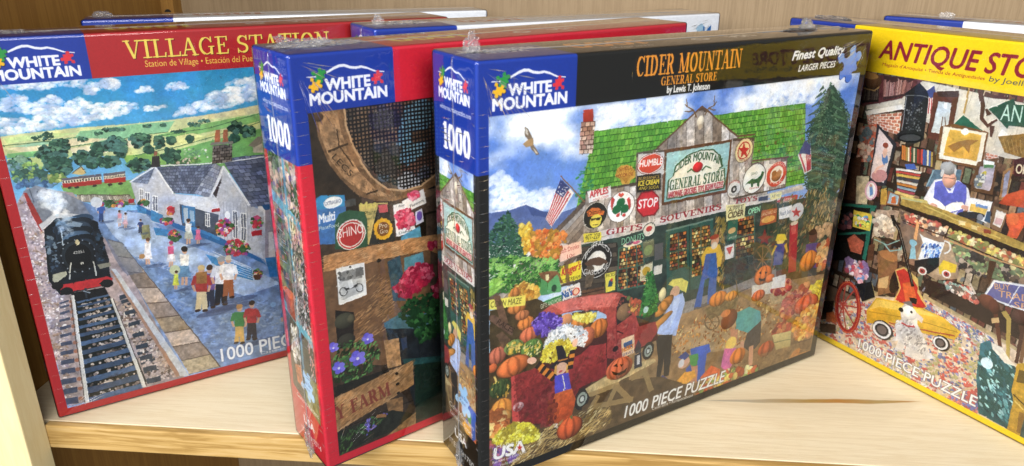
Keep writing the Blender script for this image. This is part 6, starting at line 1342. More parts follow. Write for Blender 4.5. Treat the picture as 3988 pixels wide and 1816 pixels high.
    c.rows([(122.9,165.0),(136.3,164.9),(138.2,177.4),(125.2,177.7)],6,4,['7a7068','5a524c','8a8078','6a625a'],'2a2624',0.14)
    c.poly('8a8478',[(124.0,178.2),(138.9,177.6),(138.8,179.4),(124.5,180.0)])
    c.poly('b86a48',[(126.8,179.9),(130.6,179.9),(131.2,188.3),(128.5,188.3)],n=0.2)
    c.poly('b86a48',[(131.9,179.2),(135.8,179.3),(136.4,187.7),(133.6,187.7)],n=0.2)
    c.poly('3a3634',[(84.7,168.3),(90.1,168.2),(90.9,175.8),(86.1,175.8)],n=0.2)
    c.poly('a06048',[(87.3,176.0),(89.7,176.0),(89.8,178.7),(88.2,178.7)])
    c.poly('d8dce4',[(96.1,147.6),(122.4,140.3),(124.6,131.7),(123.3,127.3),(97.4,140.2)],n=0.05)
    c.poly('4a5468',[(98.2,140.1),(122.4,127.4),(119.4,110.1),(97.3,123.0)],n=0.3,cell=4)
    c.poly('3f80b8',[(99.6,138.9),(108.0,136.0),(105.9,121.3),(98.2,125.6)])
    c.poly('e8e4dc',[(100.4,137.0),(103.2,136.1),(101.5,124.0),(99.2,125.4)],al=0.7)
    c.poly('d8e4f0',[(104.2,134.5),(106.9,133.2),(105.8,125.0),(103.1,126.3)],al=0.6)
    c.poly('f4f4f2',[(75.2,155.4),(77.7,154.3),(76.2,144.9),(73.7,146.3)])
    c.poly('6a7080',[(75.5,154.5),(77.1,153.7),(75.9,145.8),(74.3,146.8)])
    c.line('f4f4f2',[(74.4,150.4),(77.0,149.6)],0.48)
    c.line('f4f4f2',[(76.5,155.2),(74.9,145.1)],0.48)
    c.poly('f4f4f2',[(78.4,152.3),(81.3,151.1),(79.5,139.9),(76.7,141.4)])
    c.poly('6a7080',[(78.7,151.4),(80.7,150.5),(79.2,140.8),(77.3,141.9)])
    c.line('f4f4f2',[(77.5,146.4),(80.4,145.5)],0.48)
    c.line('f4f4f2',[(79.9,152.0),(78.0,140.1)],0.47)
    c.poly('f4f4f2',[(82.4,149.0),(85.6,147.8),(83.9,136.4),(80.8,138.1)])
    c.poly('6a7080',[(82.8,148.1),(85.1,147.2),(83.6,137.4),(81.3,138.5)])
    c.line('f4f4f2',[(81.5,143.0),(84.8,142.1)],0.49)
    c.line('f4f4f2',[(84.1,148.7),(82.2,136.7)],0.49)
    c.poly('f4f4f2',[(113.8,130.9),(116.9,129.6),(115.6,119.4),(112.5,121.1)])
    c.poly('6a7080',[(114.1,129.9),(116.3,128.9),(115.2,120.4),(113.0,121.6)])
    c.line('f4f4f2',[(113.1,125.5),(116.2,124.5)],0.52)
    c.line('f4f4f2',[(115.4,130.6),(113.9,119.7)],0.52)
    c.poly('f4f4f2',[(132.3,129.3),(135.9,127.9),(133.3,106.3),(129.7,108.2)])
    c.poly('6a7080',[(132.7,128.3),(135.3,127.3),(132.9,107.4),(130.3,108.7)])
    c.line('f4f4f2',[(130.9,118.3),(134.5,116.9)],0.54)
    c.line('f4f4f2',[(134.1,129.0),(131.4,106.7)],0.54)
    c.poly('f4f4f2',[(137.6,126.5),(141.6,125.0),(139.0,103.2),(135.0,105.2)])
    c.poly('6a7080',[(138.0,125.5),(141.0,124.3),(138.6,104.2),(135.6,105.6)])
    c.line('f4f4f2',[(136.3,115.3),(140.3,113.8)],0.54)
    c.line('f4f4f2',[(139.6,126.1),(136.9,103.6)],0.54)
    c.poly('2a6aa8',[(72.0,144.7),(93.8,126.4),(121.1,110.7),(148.1,87.4),(156.5,72.2),(150.3,82.8),(120.4,105.2),(93.3,122.9),(74.1,139.1)])
    c.poly('3a86c8',[(96.7,124.1),(105.6,118.6),(120.8,108.0),(121.1,110.7),(105.9,121.3)])
    c.poly('2f7abc',[(150.9,88.7),(183.6,87.7),(181.7,67.3),(152.7,71.1)],n=0.15)
    c.poly('9a92a0',[(155.2,127.0),(214.0,124.5),(210.6,79.7),(150.8,87.8)],n=0.15)
    c.poly('d0ccd0',[(155.4,107.6),(163.8,106.9),(162.3,86.6),(153.6,87.7)])
    c.poly('2f7abc',[(181.7,88.1),(519.6,61.0),(523.3,22.6),(179.8,67.7)],n=0.15)
    c.poly('5a6478',[(175.4,121.4),(182.9,121.0),(181.5,102.4),(174.0,102.9)])
    c.line('f4f4f2',[(179.2,121.7),(177.8,102.7)],0.96)
    c.poly('5a6478',[(193.3,120.9),(201.0,120.5),(199.7,101.2),(192.0,101.7)])
    c.line('f4f4f2',[(197.2,121.2),(195.9,101.5)],0.97)
    c.poly('5a6478',[(211.7,120.4),(219.7,120.0),(218.6,99.9),(210.6,100.4)])
    c.line('f4f4f2',[(215.7,120.7),(214.6,100.3)],1.01)
    c.poly('5a6478',[(230.8,119.9),(239.0,119.5),(238.1,98.6),(229.8,99.2)])
    c.line('f4f4f2',[(234.9,120.2),(234.0,99.0)],1.03)
    c.poly('5a6478',[(250.5,119.4),(259.0,119.0),(258.4,97.3),(249.8,97.8)])
    c.line('f4f4f2',[(254.8,119.7),(254.0,97.7)],1.06)
    c.poly('5a6478',[(270.9,118.8),(279.7,118.4),(279.3,95.9),(270.4,96.5)])
    c.line('f4f4f2',[(275.3,119.1),(274.8,96.3)],1.08)
    c.poly('5a6478',[(292.1,118.2),(301.2,117.8),(301.0,94.4),(291.8,95.0)])
    c.line('f4f4f2',[(296.6,118.6),(296.4,94.8)],1.12)
    c.poly('5a6478',[(314.0,117.6),(323.4,117.2),(323.6,92.9),(314.0,93.6)])
    c.line('f4f4f2',[(318.7,118.0),(318.8,93.3)],1.15)
    c.poly('5a6478',[(336.7,117.0),(346.5,116.6),(347.0,91.4),(337.0,92.0)])
    c.line('f4f4f2',[(341.6,117.4),(342.0,91.8)],1.18)
    c.poly('2a5a94',[(152.8,129.4),(214.3,128.4),(213.9,123.5),(154.9,125.2)])
    c.poly('3f8ac0',[(80.1,138.9),(86.8,134.1),(85.3,127.2),(78.6,131.2)],n=0.2)
    c.line('b8c8d8',[(85.3,127.2),(78.6,131.2),(78.6,131.2)],0.82)
    c.poly('3f8ac0',[(79.5,126.5),(90.0,121.7),(90.0,116.2),(80.3,120.0)],n=0.2)
    c.line('b8c8d8',[(90.0,116.2),(80.3,120.0),(80.3,120.0)],0.84)
    c.poly('3f8ac0',[(109.6,99.8),(140.2,81.1),(139.9,71.1),(127.4,78.1),(113.5,91.2)],n=0.2)
    c.line('b8c8d8',[(139.9,71.1),(127.4,78.1),(113.5,91.2),(127.4,78.1)],0.95)
    c.poly('3f8ac0',[(71.7,143.0),(77.3,140.3),(76.6,136.0),(71.6,137.8)],n=0.2)
    c.line('b8c8d8',[(76.6,136.0),(71.6,137.8),(71.6,137.8)],0.82)
    c.line('dce4ec',[(114.8,100.6),(139.4,82.3)],0.35)
    c.line('dce4ec',[(115.7,97.7),(139.6,80.5)],0.36)
    c.line('dce4ec',[(116.7,94.8),(139.7,78.6)],0.36)
    c.line('dce4ec',[(117.7,91.8),(139.8,76.8)],0.36)
    c.line('dce4ec',[(118.7,88.9),(140.0,74.9)],0.36)
    c.line('dce4ec',[(119.7,85.9),(140.1,73.1)],0.36)
    c.dabs([(131.4,116.3),(129.0,111.9),(124.5,110.8),(120.6,113.6),(119.5,118.6),(121.8,123.0),(126.2,124.1),(130.2,121.4)],['3f6a3c','2a4a30','c8507a','e8a04a','9a4aa8','e8d8d0','5a8a4a','c83a4a'],110,1.07)
    c.dabs([(141.2,97.8),(137.9,93.8),(131.0,93.4),(124.7,96.7),(122.5,101.8),(125.8,105.8),(132.5,106.3),(138.9,103.0)],['3f6a3c','2a4a30','c8507a','e8a04a','9a4aa8','e8d8d0','5a8a4a','c83a4a'],150,1.11)
    c.dabs([(152.0,116.1),(150.5,113.1),(147.7,112.3),(145.1,114.2),(144.4,117.6),(145.8,120.5),(148.7,121.4),(151.2,119.5)],['3f6a3c','2a4a30','c8507a','e8a04a','9a4aa8','e8d8d0','5a8a4a','c83a4a'],60,1.11)
    c.dabs([(92.7,128.5),(91.3,126.9),(88.4,126.8),(85.7,128.0),(84.8,130.0),(86.2,131.5),(89.1,131.7),(91.8,130.4)],['3f6a3c','2a4a30','c8507a','e8a04a','9a4aa8','e8d8d0','5a8a4a','c83a4a'],50,1.02)
    c.dabs([(96.1,116.8),(94.4,114.3),(91.2,113.8),(88.3,115.5),(87.5,118.6),(89.1,121.1),(92.3,121.6),(95.2,119.9)],['3f6a3c','2a4a30','c8507a','e8a04a','9a4aa8','e8d8d0','5a8a4a','c83a4a'],70,1.02)
    c.dabs([(67.7,145.5),(64.9,144.3),(58.7,144.7),(52.9,146.5),(50.7,148.5),(53.4,149.7),(59.5,149.4),(65.4,147.6)],['3f6a3c','2a4a30','c8507a','e8a04a','9a4aa8','e8d8d0','5a8a4a','c83a4a'],90,0.94)
    c.dabs([(147.7,75.3),(146.4,73.3),(143.8,73.0),(141.4,74.5),(140.6,77.0),(141.9,79.0),(144.5,79.3),(146.9,77.8)],['3f6a3c','2a4a30','c8507a','e8a04a','9a4aa8','e8d8d0','5a8a4a','c83a4a'],40,1.13)
    c.dabs([(94.2,135.4),(93.2,133.3),(91.6,132.7),(90.2,133.9),(89.9,136.2),(90.8,138.3),(92.5,138.9),(93.9,137.8)],['3f6a3c','2a4a30','c8507a','e8a04a','9a4aa8','e8d8d0','5a8a4a','c83a4a'],30,0.99)
    c.dabs([(79.4,144.3),(78.4,143.2),(76.2,143.1),(74.2,144.0),(73.6,145.3),(74.6,146.4),(76.8,146.5),(78.8,145.6)],['3f6a3c','2a4a30','c8507a','e8a04a','9a4aa8','e8d8d0','5a8a4a','c83a4a'],30,0.97)
    c.poly('5a3a2c',[(140.5,76.0),(147.1,75.1),(145.5,70.8),(141.2,71.6)])
    c.poly('b82a34',[(143.2,110.5),(151.0,110.5),(150.5,106.3),(143.1,106.6)])
    c.poly('b82a34',[(118.1,132.3),(123.9,132.3),(123.6,129.8),(118.0,130.1)])
    c.poly('b82a34',[(89.9,138.5),(94.9,138.3),(94.5,135.5),(89.8,135.7)])
    c.poly('b82a34',[(67.4,148.5),(71.1,148.4),(70.7,145.8),(67.3,145.8)])
    c.ell('f4f4f0',128.5,126.3,1.84,2.79,0)
    c.ell('3a4a70',52.4,135.4,4.47,0.82,0,al=0.55)
    c.line('2f4a80',[(49.9,142.4),(48.7,137.0)],1.39)
    c.ell('3a2a24',48.5,136.7,0.68,0.4,0)
    c.line('2f4a80',[(50.8,142.2),(50.2,136.7)],1.36)
    c.ell('3a2a24',50.3,136.4,0.69,0.41,0)
    c.poly('3a62b0',[(49.7,146.9),(52.6,146.4),(51.7,141.6),(49.0,142.1)],n=0.2)
    c.line('3a62b0',[(49.6,146.5),(48.6,144.0)],0.99)
    c.line('d8a888',[(48.6,144.0),(48.8,142.2)],0.62)
    c.line('3a62b0',[(52.5,146.0),(52.6,143.2)],0.99)
    c.line('d8a888',[(52.6,143.2),(51.9,141.6)],0.62)
    c.ell('d8a888',51.3,147.8,0.74,1.07,0)
    c.ell('4a3020',51.5,148.5,0.82,0.8,0)
    c.ell('3a4a70',62.1,129.7,3.94,0.73,0,al=0.5)
    c.line('d8a888',[(59.4,133.6),(58.8,130.8)],0.67)
    c.line('d8a888',[(60.2,133.4),(59.8,130.7)],0.67)
    c.poly('d8d8e0',[(59.4,137.2),(61.4,136.8),(61.4,132.8),(58.0,133.5)],n=0.25)
    c.poly('e8a0a8',[(59.6,140.0),(62.0,139.5),(61.3,136.3),(59.3,136.6)],n=0.2)
    c.ell('d8a888',61.0,140.8,0.67,0.97,0)
    c.ell('4a3020',61.1,141.3,0.85,0.85,0)
    c.ell('3a4a70',65.4,128.2,3.71,0.68,0,al=0.5)
    c.line('d8a888',[(62.8,131.8),(62.3,129.3)],0.63)
    c.line('d8a888',[(63.6,131.7),(63.3,129.1)],0.63)
    c.poly('e8b8c0',[(62.8,135.3),(64.7,135.0),(64.8,131.1),(61.5,131.7)],n=0.25)
    c.poly('e8e0e4',[(63.0,137.9),(65.3,137.5),(64.6,134.4),(62.7,134.8)],n=0.2)
    c.ell('d8a888',64.3,138.7,0.63,0.91,0)
    c.ell('4a3020',64.4,139.2,0.83,0.79,0)
    c.ell('d8dce0',48.8,149.7,3.41,3.69,0)
    c.poly('8a8a60',[(71.3,129.0),(77.3,128.7),(77.1,118.9),(71.0,119.2)],n=0.3)
    c.ell('3a4a70',73.4,123.0,3.38,0.64,0,al=0.55)
    c.line('3a4058',[(71.3,128.5),(70.4,124.3)],1.09)
    c.ell('3a2a24',70.3,124.1,0.53,0.32,0)
    c.line('3a4058',[(72.0,128.4),(71.6,124.0)],1.09)
    c.ell('3a2a24',71.7,123.8,0.53,0.32,0)
    c.poly('3a4a80',[(71.1,132.1),(73.3,131.6),(72.7,127.9),(70.6,128.3)],n=0.2)
    c.line('3a4a80',[(71.0,131.8),(70.2,129.8)],0.78)
    c.line('d8a888',[(70.2,129.8),(70.4,128.4)],0.49)
    c.line('3a4a80',[(73.3,131.3),(73.4,129.2)],0.77)
    c.line('d8a888',[(73.4,129.2),(72.8,127.9)],0.49)
    c.ell('d8a888',72.3,132.8,0.6,0.85,0)
    c.ell('4a3020',72.4,133.3,0.69,0.64,0)
    c.ell('3a4a70',76.6,98.3,6.73,1.26,0,al=0.5)
    c.line('d8a888',[(71.9,105.1),(71.0,100.5)],1.14)
    c.line('d8a888',[(73.3,104.8),(72.7,100.1)],1.14)
    c.poly('ece6e2',[(71.8,111.5),(75.3,110.7),(75.4,103.7),(69.6,105.0)],n=0.25)
    c.poly('efeae6',[(72.2,116.2),(76.3,115.4),(75.1,109.7),(71.7,110.5)],n=0.2)
    c.ell('d8a888',74.5,117.6,1.14,1.63,0)
    c.ell('6a4a34',74.7,118.4,1.5,1.43,0)
    c.ell('b88850',69.3,106.9,1.85,1.82,0)
    c.ell('3a4a70',104.5,107.7,6.85,1.2,0,al=0.5)
    c.line('d8a888',[(99.7,114.3),(98.9,109.8)],1.14)
    c.line('d8a888',[(101.1,114.0),(100.6,109.4)],1.14)
    c.poly('c8ccc0',[(99.5,120.5),(103.0,119.8),(103.3,113.0),(97.4,114.2)],n=0.25)
    c.poly('f0eee8',[(99.8,125.1),(103.9,124.2),(102.8,118.8),(99.4,119.5)],n=0.2)
    c.ell('d8a888',102.1,126.4,1.16,1.6,0)
    c.ell('4a3020',102.2,127.2,1.52,1.4,0)
    c.ell('3a4a70',109.6,107.2,4.85,0.87,0,al=0.5)
    c.line('d8a888',[(106.1,111.9),(105.5,108.6)],0.82)
    c.line('d8a888',[(107.1,111.7),(106.8,108.3)],0.82)
    c.poly('e87098',[(105.9,116.3),(108.4,115.8),(108.7,110.9),(104.4,111.8)],n=0.25)
    c.poly('e87098',[(106.1,119.6),(109.1,119.0),(108.3,115.1),(105.8,115.6)],n=0.2)
    c.ell('d8a888',107.8,120.5,0.83,1.13,0)
    c.ell('4a3020',107.9,121.1,1.08,0.99,0)
    c.ell('3a4a70',90.7,93.2,6.85,1.23,0,al=0.5)
    c.line('d8a888',[(86.1,99.9),(85.2,95.3)],1.14)
    c.line('d8a888',[(87.4,99.6),(86.9,94.9)],1.14)
    c.poly('dcdce4',[(85.9,106.1),(89.3,105.3),(89.6,98.5),(83.8,99.8)],n=0.25)
    c.poly('d85a8a',[(86.3,110.7),(90.3,109.8),(89.2,104.3),(85.8,105.1)],n=0.2)
    c.ell('d8a888',88.5,112.0,1.13,1.6,0)
    c.ell('b83a6a',88.7,112.8,1.43,1.41,0)
    c.ell('3a4a70',99.9,76.3,10.65,1.9,0,al=0.5)
    c.line('d8a888',[(92.7,86.7),(91.4,79.7)],1.72)
    c.line('d8a888',[(94.8,86.2),(94.0,79.0)],1.74)
    c.poly('6a9ac0',[(92.4,96.2),(97.6,95.0),(98.1,84.4),(89.2,86.6)],n=0.25)
    c.poly('e8e8e8',[(92.9,103.3),(99.1,101.9),(97.4,93.5),(92.2,94.7)],n=0.2)
    c.ell('d8a888',96.4,105.3,1.7,2.46,0)
    c.ell('2a2420',96.6,106.5,2.23,2.16,0)
    c.ell('c8d0a8',88.1,92.3,3.5,3.75,0)
    c.ell('3a4a70',90.2,76.1,5.01,0.92,0,al=0.5)
    c.line('d8a888',[(86.7,81.1),(86.1,77.7)],0.84)
    c.line('d8a888',[(87.7,80.9),(87.4,77.4)],0.84)
    c.poly('d0d84a',[(86.6,85.8),(89.1,85.2),(89.3,80.0),(85.0,81.1)],n=0.25)
    c.poly('d0d84a',[(86.9,89.2),(89.9,88.5),(89.0,84.4),(86.5,85.0)],n=0.2)
    c.ell('d8a888',88.6,90.2,0.83,1.2,0)
    c.ell('4a3020',88.7,90.8,1.08,1.05,0)
    c.ell('3a4a70',115.4,54.2,12.03,2.18,0,al=0.55)
    c.line('303448',[(107.9,73.2),(105.1,59.1)],3.64)
    c.ell('3a2a24',104.7,58.5,1.85,1.06,0)
    c.line('303448',[(110.3,72.6),(109.3,58.0)],3.64)
    c.ell('3a2a24',109.5,57.2,1.85,1.06,0)
    c.poly('7a5aa8',[(106.7,85.1),(114.4,83.3),(112.5,70.9),(105.4,72.7)],n=0.2)
    c.line('7a5aa8',[(106.6,84.1),(104.2,77.6)],2.6)
    c.line('d8a888',[(104.2,77.6),(104.8,72.9)],1.63)
    c.line('7a5aa8',[(114.3,82.3),(114.9,75.0)],2.64)
    c.line('d8a888',[(114.9,75.0),(113.1,70.8)],1.65)
    c.ell('d8a888',111.0,87.3,1.99,2.76,0)
    c.ell('4a3020',111.2,89.0,2.29,2.07,0)
    c.ell('3a4a70',110.1,52.5,13.03,2.36,0,al=0.55)
    c.line('d8c8a0',[(102.2,73.0),(99.1,57.8)],3.89)
    c.ell('3a2a24',98.7,57.1,1.99,1.12,0)
    c.line('d8c8a0',[(104.7,72.3),(103.6,56.6)],3.88)
    c.ell('3a2a24',103.8,55.8,2.0,1.15,0)
    c.poly('b83a34',[(101.0,85.8),(109.2,83.9),(107.1,70.5),(99.5,72.5)],n=0.2)
    c.line('b83a34',[(100.9,84.7),(98.3,77.8)],2.74)
    c.line('d8a888',[(98.3,77.8),(98.9,72.6)],1.74)
    c.line('b83a34',[(109.1,82.8),(109.7,74.9)],2.82)
    c.line('d8a888',[(109.7,74.9),(107.8,70.4)],1.76)
    c.ell('d8a888',105.5,88.2,2.15,2.99,0)
    c.ell('d8b878',105.8,90.0,2.41,2.24,0)
    c.poly('a8743a',[(101.6,87.2),(109.2,86.4),(107.6,77.0),(101.0,78.2)],n=0.2)
    c.ell('3a4a70',124.9,54.0,13.7,2.48,0,al=0.55)
    c.line('22242c',[(116.1,75.7),(113.0,59.7)],4.13)
    c.ell('3a2a24',112.5,59.0,2.16,1.24,0)
    c.line('22242c',[(118.8,75.1),(117.8,58.4)],4.19)
    c.ell('3a2a24',118.1,57.5,2.16,1.24,0)
    c.poly('d8dce8',[(114.7,89.4),(123.6,87.3),(121.5,73.2),(113.2,75.2)],n=0.2)
    c.line('d8dce8',[(114.6,88.2),(111.8,80.8)],2.95)
    c.line('d8a888',[(111.8,80.8),(112.5,75.4)],1.88)
    c.line('d8dce8',[(123.4,86.2),(124.2,77.9)],3.04)
    c.line('d8a888',[(124.2,77.9),(122.2,73.0)],1.91)
    c.ell('d8a888',119.6,91.9,2.26,3.14,0)
    c.ell('9aa0a8',119.8,93.8,2.67,2.36,0)
    c.ell('3a4a70',129.5,58.6,12.36,2.12,0,al=0.55)
    c.line('a8623a',[(121.7,77.7),(119.0,63.6)],3.68)
    c.ell('3a2a24',118.6,62.9,1.89,1.06,0)
    c.line('a8623a',[(124.1,77.1),(123.3,62.5)],3.72)
    c.ell('3a2a24',123.5,61.7,1.9,1.09,0)
    c.poly('eceae8',[(120.4,89.7),(128.3,87.9),(126.5,75.5),(119.2,77.3)],n=0.2)
    c.line('eceae8',[(120.3,88.7),(117.9,82.2)],2.64)
    c.line('d8a888',[(117.9,82.2),(118.6,77.4)],1.67)
    c.line('eceae8',[(128.2,86.9),(128.9,79.6)],2.64)
    c.line('d8a888',[(128.9,79.6),(127.1,75.3)],1.67)
    c.ell('d8a888',124.7,91.9,2.03,2.75,0)
    c.ell('d8d0b8',125.0,93.6,2.28,2.07,0)
    c.ell('3a4a70',132.3,18.9,11.8,2.09,0,al=0.55)
    c.line('d8b060',[(124.8,37.6),(122.3,24.0)],3.48)
    c.ell('3a2a24',121.9,23.4,1.8,1.02,0)
    c.line('d8b060',[(127.2,37.0),(126.4,22.8)],3.53)
    c.ell('3a2a24',126.6,22.0,1.8,1.02,0)
    c.poly('3a8a48',[(123.6,49.3),(131.1,47.3),(129.4,35.3),(122.4,37.3)],n=0.2)
    c.line('3a8a48',[(123.5,48.4),(121.2,42.1)],2.56)
    c.line('d8a888',[(121.2,42.1),(121.9,37.4)],1.58)
    c.line('3a8a48',[(131.0,46.3),(131.6,39.2)],2.52)
    c.line('d8a888',[(131.6,39.2),(129.9,35.1)],1.62)
    c.ell('d8a888',127.7,51.3,1.94,2.66,0)
    c.ell('b88a50',127.9,53.0,2.24,2.0,0)
    c.ell('3a4a70',141.7,19.4,11.8,2.14,0,al=0.55)
    c.line('34303c',[(134.0,38.2),(131.5,24.5)],3.57)
    c.ell('3a2a24',131.1,23.9,1.85,1.05,0)
    c.line('34303c',[(136.4,37.6),(135.6,23.3)],3.57)
    c.ell('3a2a24',135.9,22.5,1.86,1.05,0)
    c.poly('b8343c',[(132.7,50.0),(140.3,48.0),(138.6,35.9),(131.6,37.9)],n=0.2)
    c.line('b8343c',[(132.6,49.0),(130.3,42.7)],2.52)
    c.line('d8a888',[(130.3,42.7),(131.0,38.0)],1.58)
    c.line('b8343c',[(140.2,47.0),(140.9,39.8)],2.56)
    c.line('d8a888',[(140.9,39.8),(139.2,35.7)],1.62)
    c.ell('d8a888',136.8,52.0,1.99,2.66,0)
    c.ell('3a2a24',137.0,53.7,2.25,2.04,0)
    c.ell('3a4a70',167.4,16.3,10.01,1.68,0,al=0.55)
    c.line('3a5a9a',[(160.8,31.6),(158.9,20.5)],2.91)
    c.ell('3a2a24',158.6,20.0,1.54,0.84,0)
    c.line('3a5a9a',[(162.8,31.1),(162.4,19.5)],2.93)
    c.ell('3a2a24',162.6,18.9,1.54,0.84,0)
    c.poly('4a78c0',[(159.5,41.3),(165.9,39.6),(164.6,29.7),(158.8,31.4)],n=0.2)
    c.line('4a78c0',[(159.5,40.4),(157.7,35.3)],2.07)
    c.line('d8a888',[(157.7,35.3),(158.3,31.5)],1.31)
    c.line('4a78c0',[(165.8,38.7),(166.5,32.9)],2.12)
    c.line('d8a888',[(166.5,32.9),(165.1,29.6)],1.34)
    c.ell('d8a888',162.9,42.9,1.66,2.19,0)
    c.ell('2a2020',163.1,44.2,1.87,1.65,0)
    c.ell('90c0e8',152.7,48.1,2.23,2.07,0,al=0.8)
    c.warp(.2, 6., .05, (6.2, 6, 304, 230)); c.strokes(11000, .7, (6.2, 6, 304, 230), .14); c.grain(.05, .9)
    c.text('42051',29.9,117.0,36.1,117.1,2.01,'e8e8e0',bold=0.02)
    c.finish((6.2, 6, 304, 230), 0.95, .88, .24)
    c.text('Trevor Mitchell',25.0,19.9,43.6,21.3,1.73,'2a2a34')
    c.text('1000 PIECE PUZZLE',109.8,10.8,221.0,7.8,10.6,'eef0f4',bold=0.022,out='6a7a98',ow=0.49)
    c.text('Casse-tête • Rompecabezas',138.8,7.8,200.8,5.3,2.43,'e8ecf2',bold=0.02)
    c.set_clip()
    border(c, 'b3262c', 'b3262c', (6.2, 6, 304.3, 229.3))
    c.text('VILLAGE STATION', 81.0, 239.3, 214.3, 238.5, 11.4, '5a1418', serif=.75)
    c.text('VILLAGE STATION', 80.6, 239.7, 213.9, 238.9, 11.4, 'efe06a', serif=.75)
    c.text('Station de Village • Estación del Pueblo', 91.50, 234.10, 164.62, 233.02, 4.0, 'efd860', bold=.02)
    logo(c, 9.5, 231.9, 45.4)
    return c
def paint_red():
    c = Canvas(310.5, 256.2, 'ffffff', 3)
    c.set_clip([(4, 3), (307, 3), (307, 230), (4, 230)])
    c.rows([(0, 0), (311, 0), (311, 232), (0, 232)], 9, 2, ['3a2c20', '44342a', '32261c'], '1a120c', .03, .5, .1, n=.35)
    c.poly('6f8a4a', [(88, 96), (311, 96), (311, 190), (88, 190)], '8fa850', n=.3, cell=8)
    c.dabs([(88, 150), (311, 150), (311, 232), (88, 232)], ['2f4a2c', '44683a', '1f3420', '5f8a48', '6a8ab0'], 1500, 1.8)
    c.dabs([(110, 6), (311, 6), (311, 110), (110, 110)], ['1f3a24', '2f5a34', '14281a', '4a7a44', 'c82f66', 'd84a78', '8a5a34'], 2000, 2.0)
    c.poly('4f8fa8', [(86, 120), (311, 130), (311, 138), (86, 128)], n=.2); c.poly('3f7a94', [(200, 40), (207, 40), (207, 226), (200, 226)], n=.2)
    c.poly('2e241a',[(8.3,225.4),(24.3,224.4),(35.6,176.3),(34.8,165.0),(5.5,171.3)],n=0.3,cell=4)
    c.poly('4a4640',[(129.1,221.9),(128.4,212.6),(126.3,203.7),(122.8,195.3),(118.0,187.8),(112.1,181.4),(105.2,176.3),(97.5,172.6),(89.4,170.5),(81.1,169.8),(72.8,170.7),(64.7,173.0),(57.2,176.6),(50.2,181.4),(44.0,187.2),(38.8,193.9),(34.5,201.2),(31.3,208.9),(29.2,216.9),(28.2,225.0),(28.3,233.1),(29.4,240.9),(31.6,248.4),(34.7,255.3),(38.8,261.7),(43.6,267.2),(49.3,271.9),(55.5,275.6),(62.3,278.3),(69.6,279.8),(77.0,280.2),(84.6,279.3),(92.2,277.1),(99.5,273.7),(106.4,269.1),(112.7,263.3),(118.2,256.4),(122.8,248.6),(126.2,240.1),(128.3,231.1),(129.1,221.9)],n=0.2)
    c.dabs([(129.1,221.9),(128.4,212.6),(126.3,203.7),(122.8,195.3),(118.0,187.8),(112.1,181.4),(105.2,176.3),(97.5,172.6),(89.4,170.5),(81.1,169.8),(72.8,170.7),(64.7,173.0),(57.2,176.6),(50.2,181.4),(44.0,187.2),(38.8,193.9),(34.5,201.2),(31.3,208.9),(29.2,216.9),(28.2,225.0),(28.3,233.1),(29.4,240.9),(31.6,248.4),(34.7,255.3),(38.8,261.7),(43.6,267.2),(49.3,271.9),(55.5,275.6),(62.3,278.3),(69.6,279.8),(77.0,280.2),(84.6,279.3),(92.2,277.1),(99.5,273.7),(106.4,269.1),(112.7,263.3),(118.2,256.4),(122.8,248.6),(126.2,240.1),(128.3,231.1),(129.1,221.9)],['7a5a40','5a4638','8a6a50','4a4458','6a5848','5a6a80','6a4438'],260,4.53,0.9,al=0.75)
    c.poly('5f8ca8',[(67.3,223.3),(80.0,225.1),(86.4,222.2),(82.0,207.0),(76.2,191.8),(65.7,186.7),(58.5,194.7),(61.8,209.9)],n=0.2)
    c.poly('5a4030',[(69.1,207.7),(83.3,206.8),(83.1,200.0),(71.3,199.5)],n=0.2)
    c.poly('b0b0b6',[(57.8,180.0),(65.6,184.4),(75.7,176.7),(72.8,171.3),(59.9,172.6)],n=0.1)
    c.poly('30283c',[(42.1,221.1),(61.1,221.9),(64.3,211.7),(45.0,212.2)],n=0.2)
    c.poly('4a4038',[(42.1,202.9),(63.8,200.6),(58.0,183.4),(45.8,185.6)],n=0.2)
    c.set_clip([(129.1,221.9),(128.4,212.6),(126.3,203.7),(122.8,195.3),(118.0,187.8),(112.1,181.4),(105.2,176.3),(97.5,172.6),(89.4,170.5),(81.1,169.8),(72.8,170.7),(64.7,173.0),(57.2,176.6),(50.2,181.4),(44.0,187.2),(38.8,193.9),(34.5,201.2),(31.3,208.9),(29.2,216.9),(28.2,225.0),(28.3,233.1),(29.4,240.9),(31.6,248.4),(34.7,255.3),(38.8,261.7),(43.6,267.2),(49.3,271.9),(55.5,275.6),(62.3,278.3),(69.6,279.8),(77.0,280.2),(84.6,279.3),(92.2,277.1),(99.5,273.7),(106.4,269.1),(112.7,263.3),(118.2,256.4),(122.8,248.6),(126.2,240.1),(128.3,231.1),(129.1,221.9)])
    [c.line('151210', [(19.6+i*2.3, 155.7), (19.6+i*2.3, 268.6)], 1.05) for i in range(48)]
    [c.line('151210', [(17.6, 165.7+i*2.3), (131.6, 165.7+i*2.3)], 1.05) for i in range(58)]
    c.set_clip([(4, 3), (307, 3), (307, 230), (4, 230)])
    c.poly('7f5a38',[(10.9,230.1),(12.5,212.7),(16.7,198.4),(23.5,186.4),(33.2,175.6),(44.8,169.3),(57.1,167.3),(72.7,168.3),(91.8,173.7),(92.0,182.1),(75.5,172.0),(62.5,172.1),(52.5,175.2),(43.2,183.9),(36.8,193.9),(31.8,205.6),(29.2,216.5),(28.8,228.0)],n=0.4,cell=3)
    c.poly('a87c50',[(12.1,229.9),(14.1,212.4),(18.8,198.0),(25.8,186.5),(35.6,177.4),(45.0,172.7),(54.8,170.7),(45.2,176.7),(36.3,187.4),(29.2,200.6),(25.8,214.9),(24.6,228.4)],n=0.45,cell=2.5)
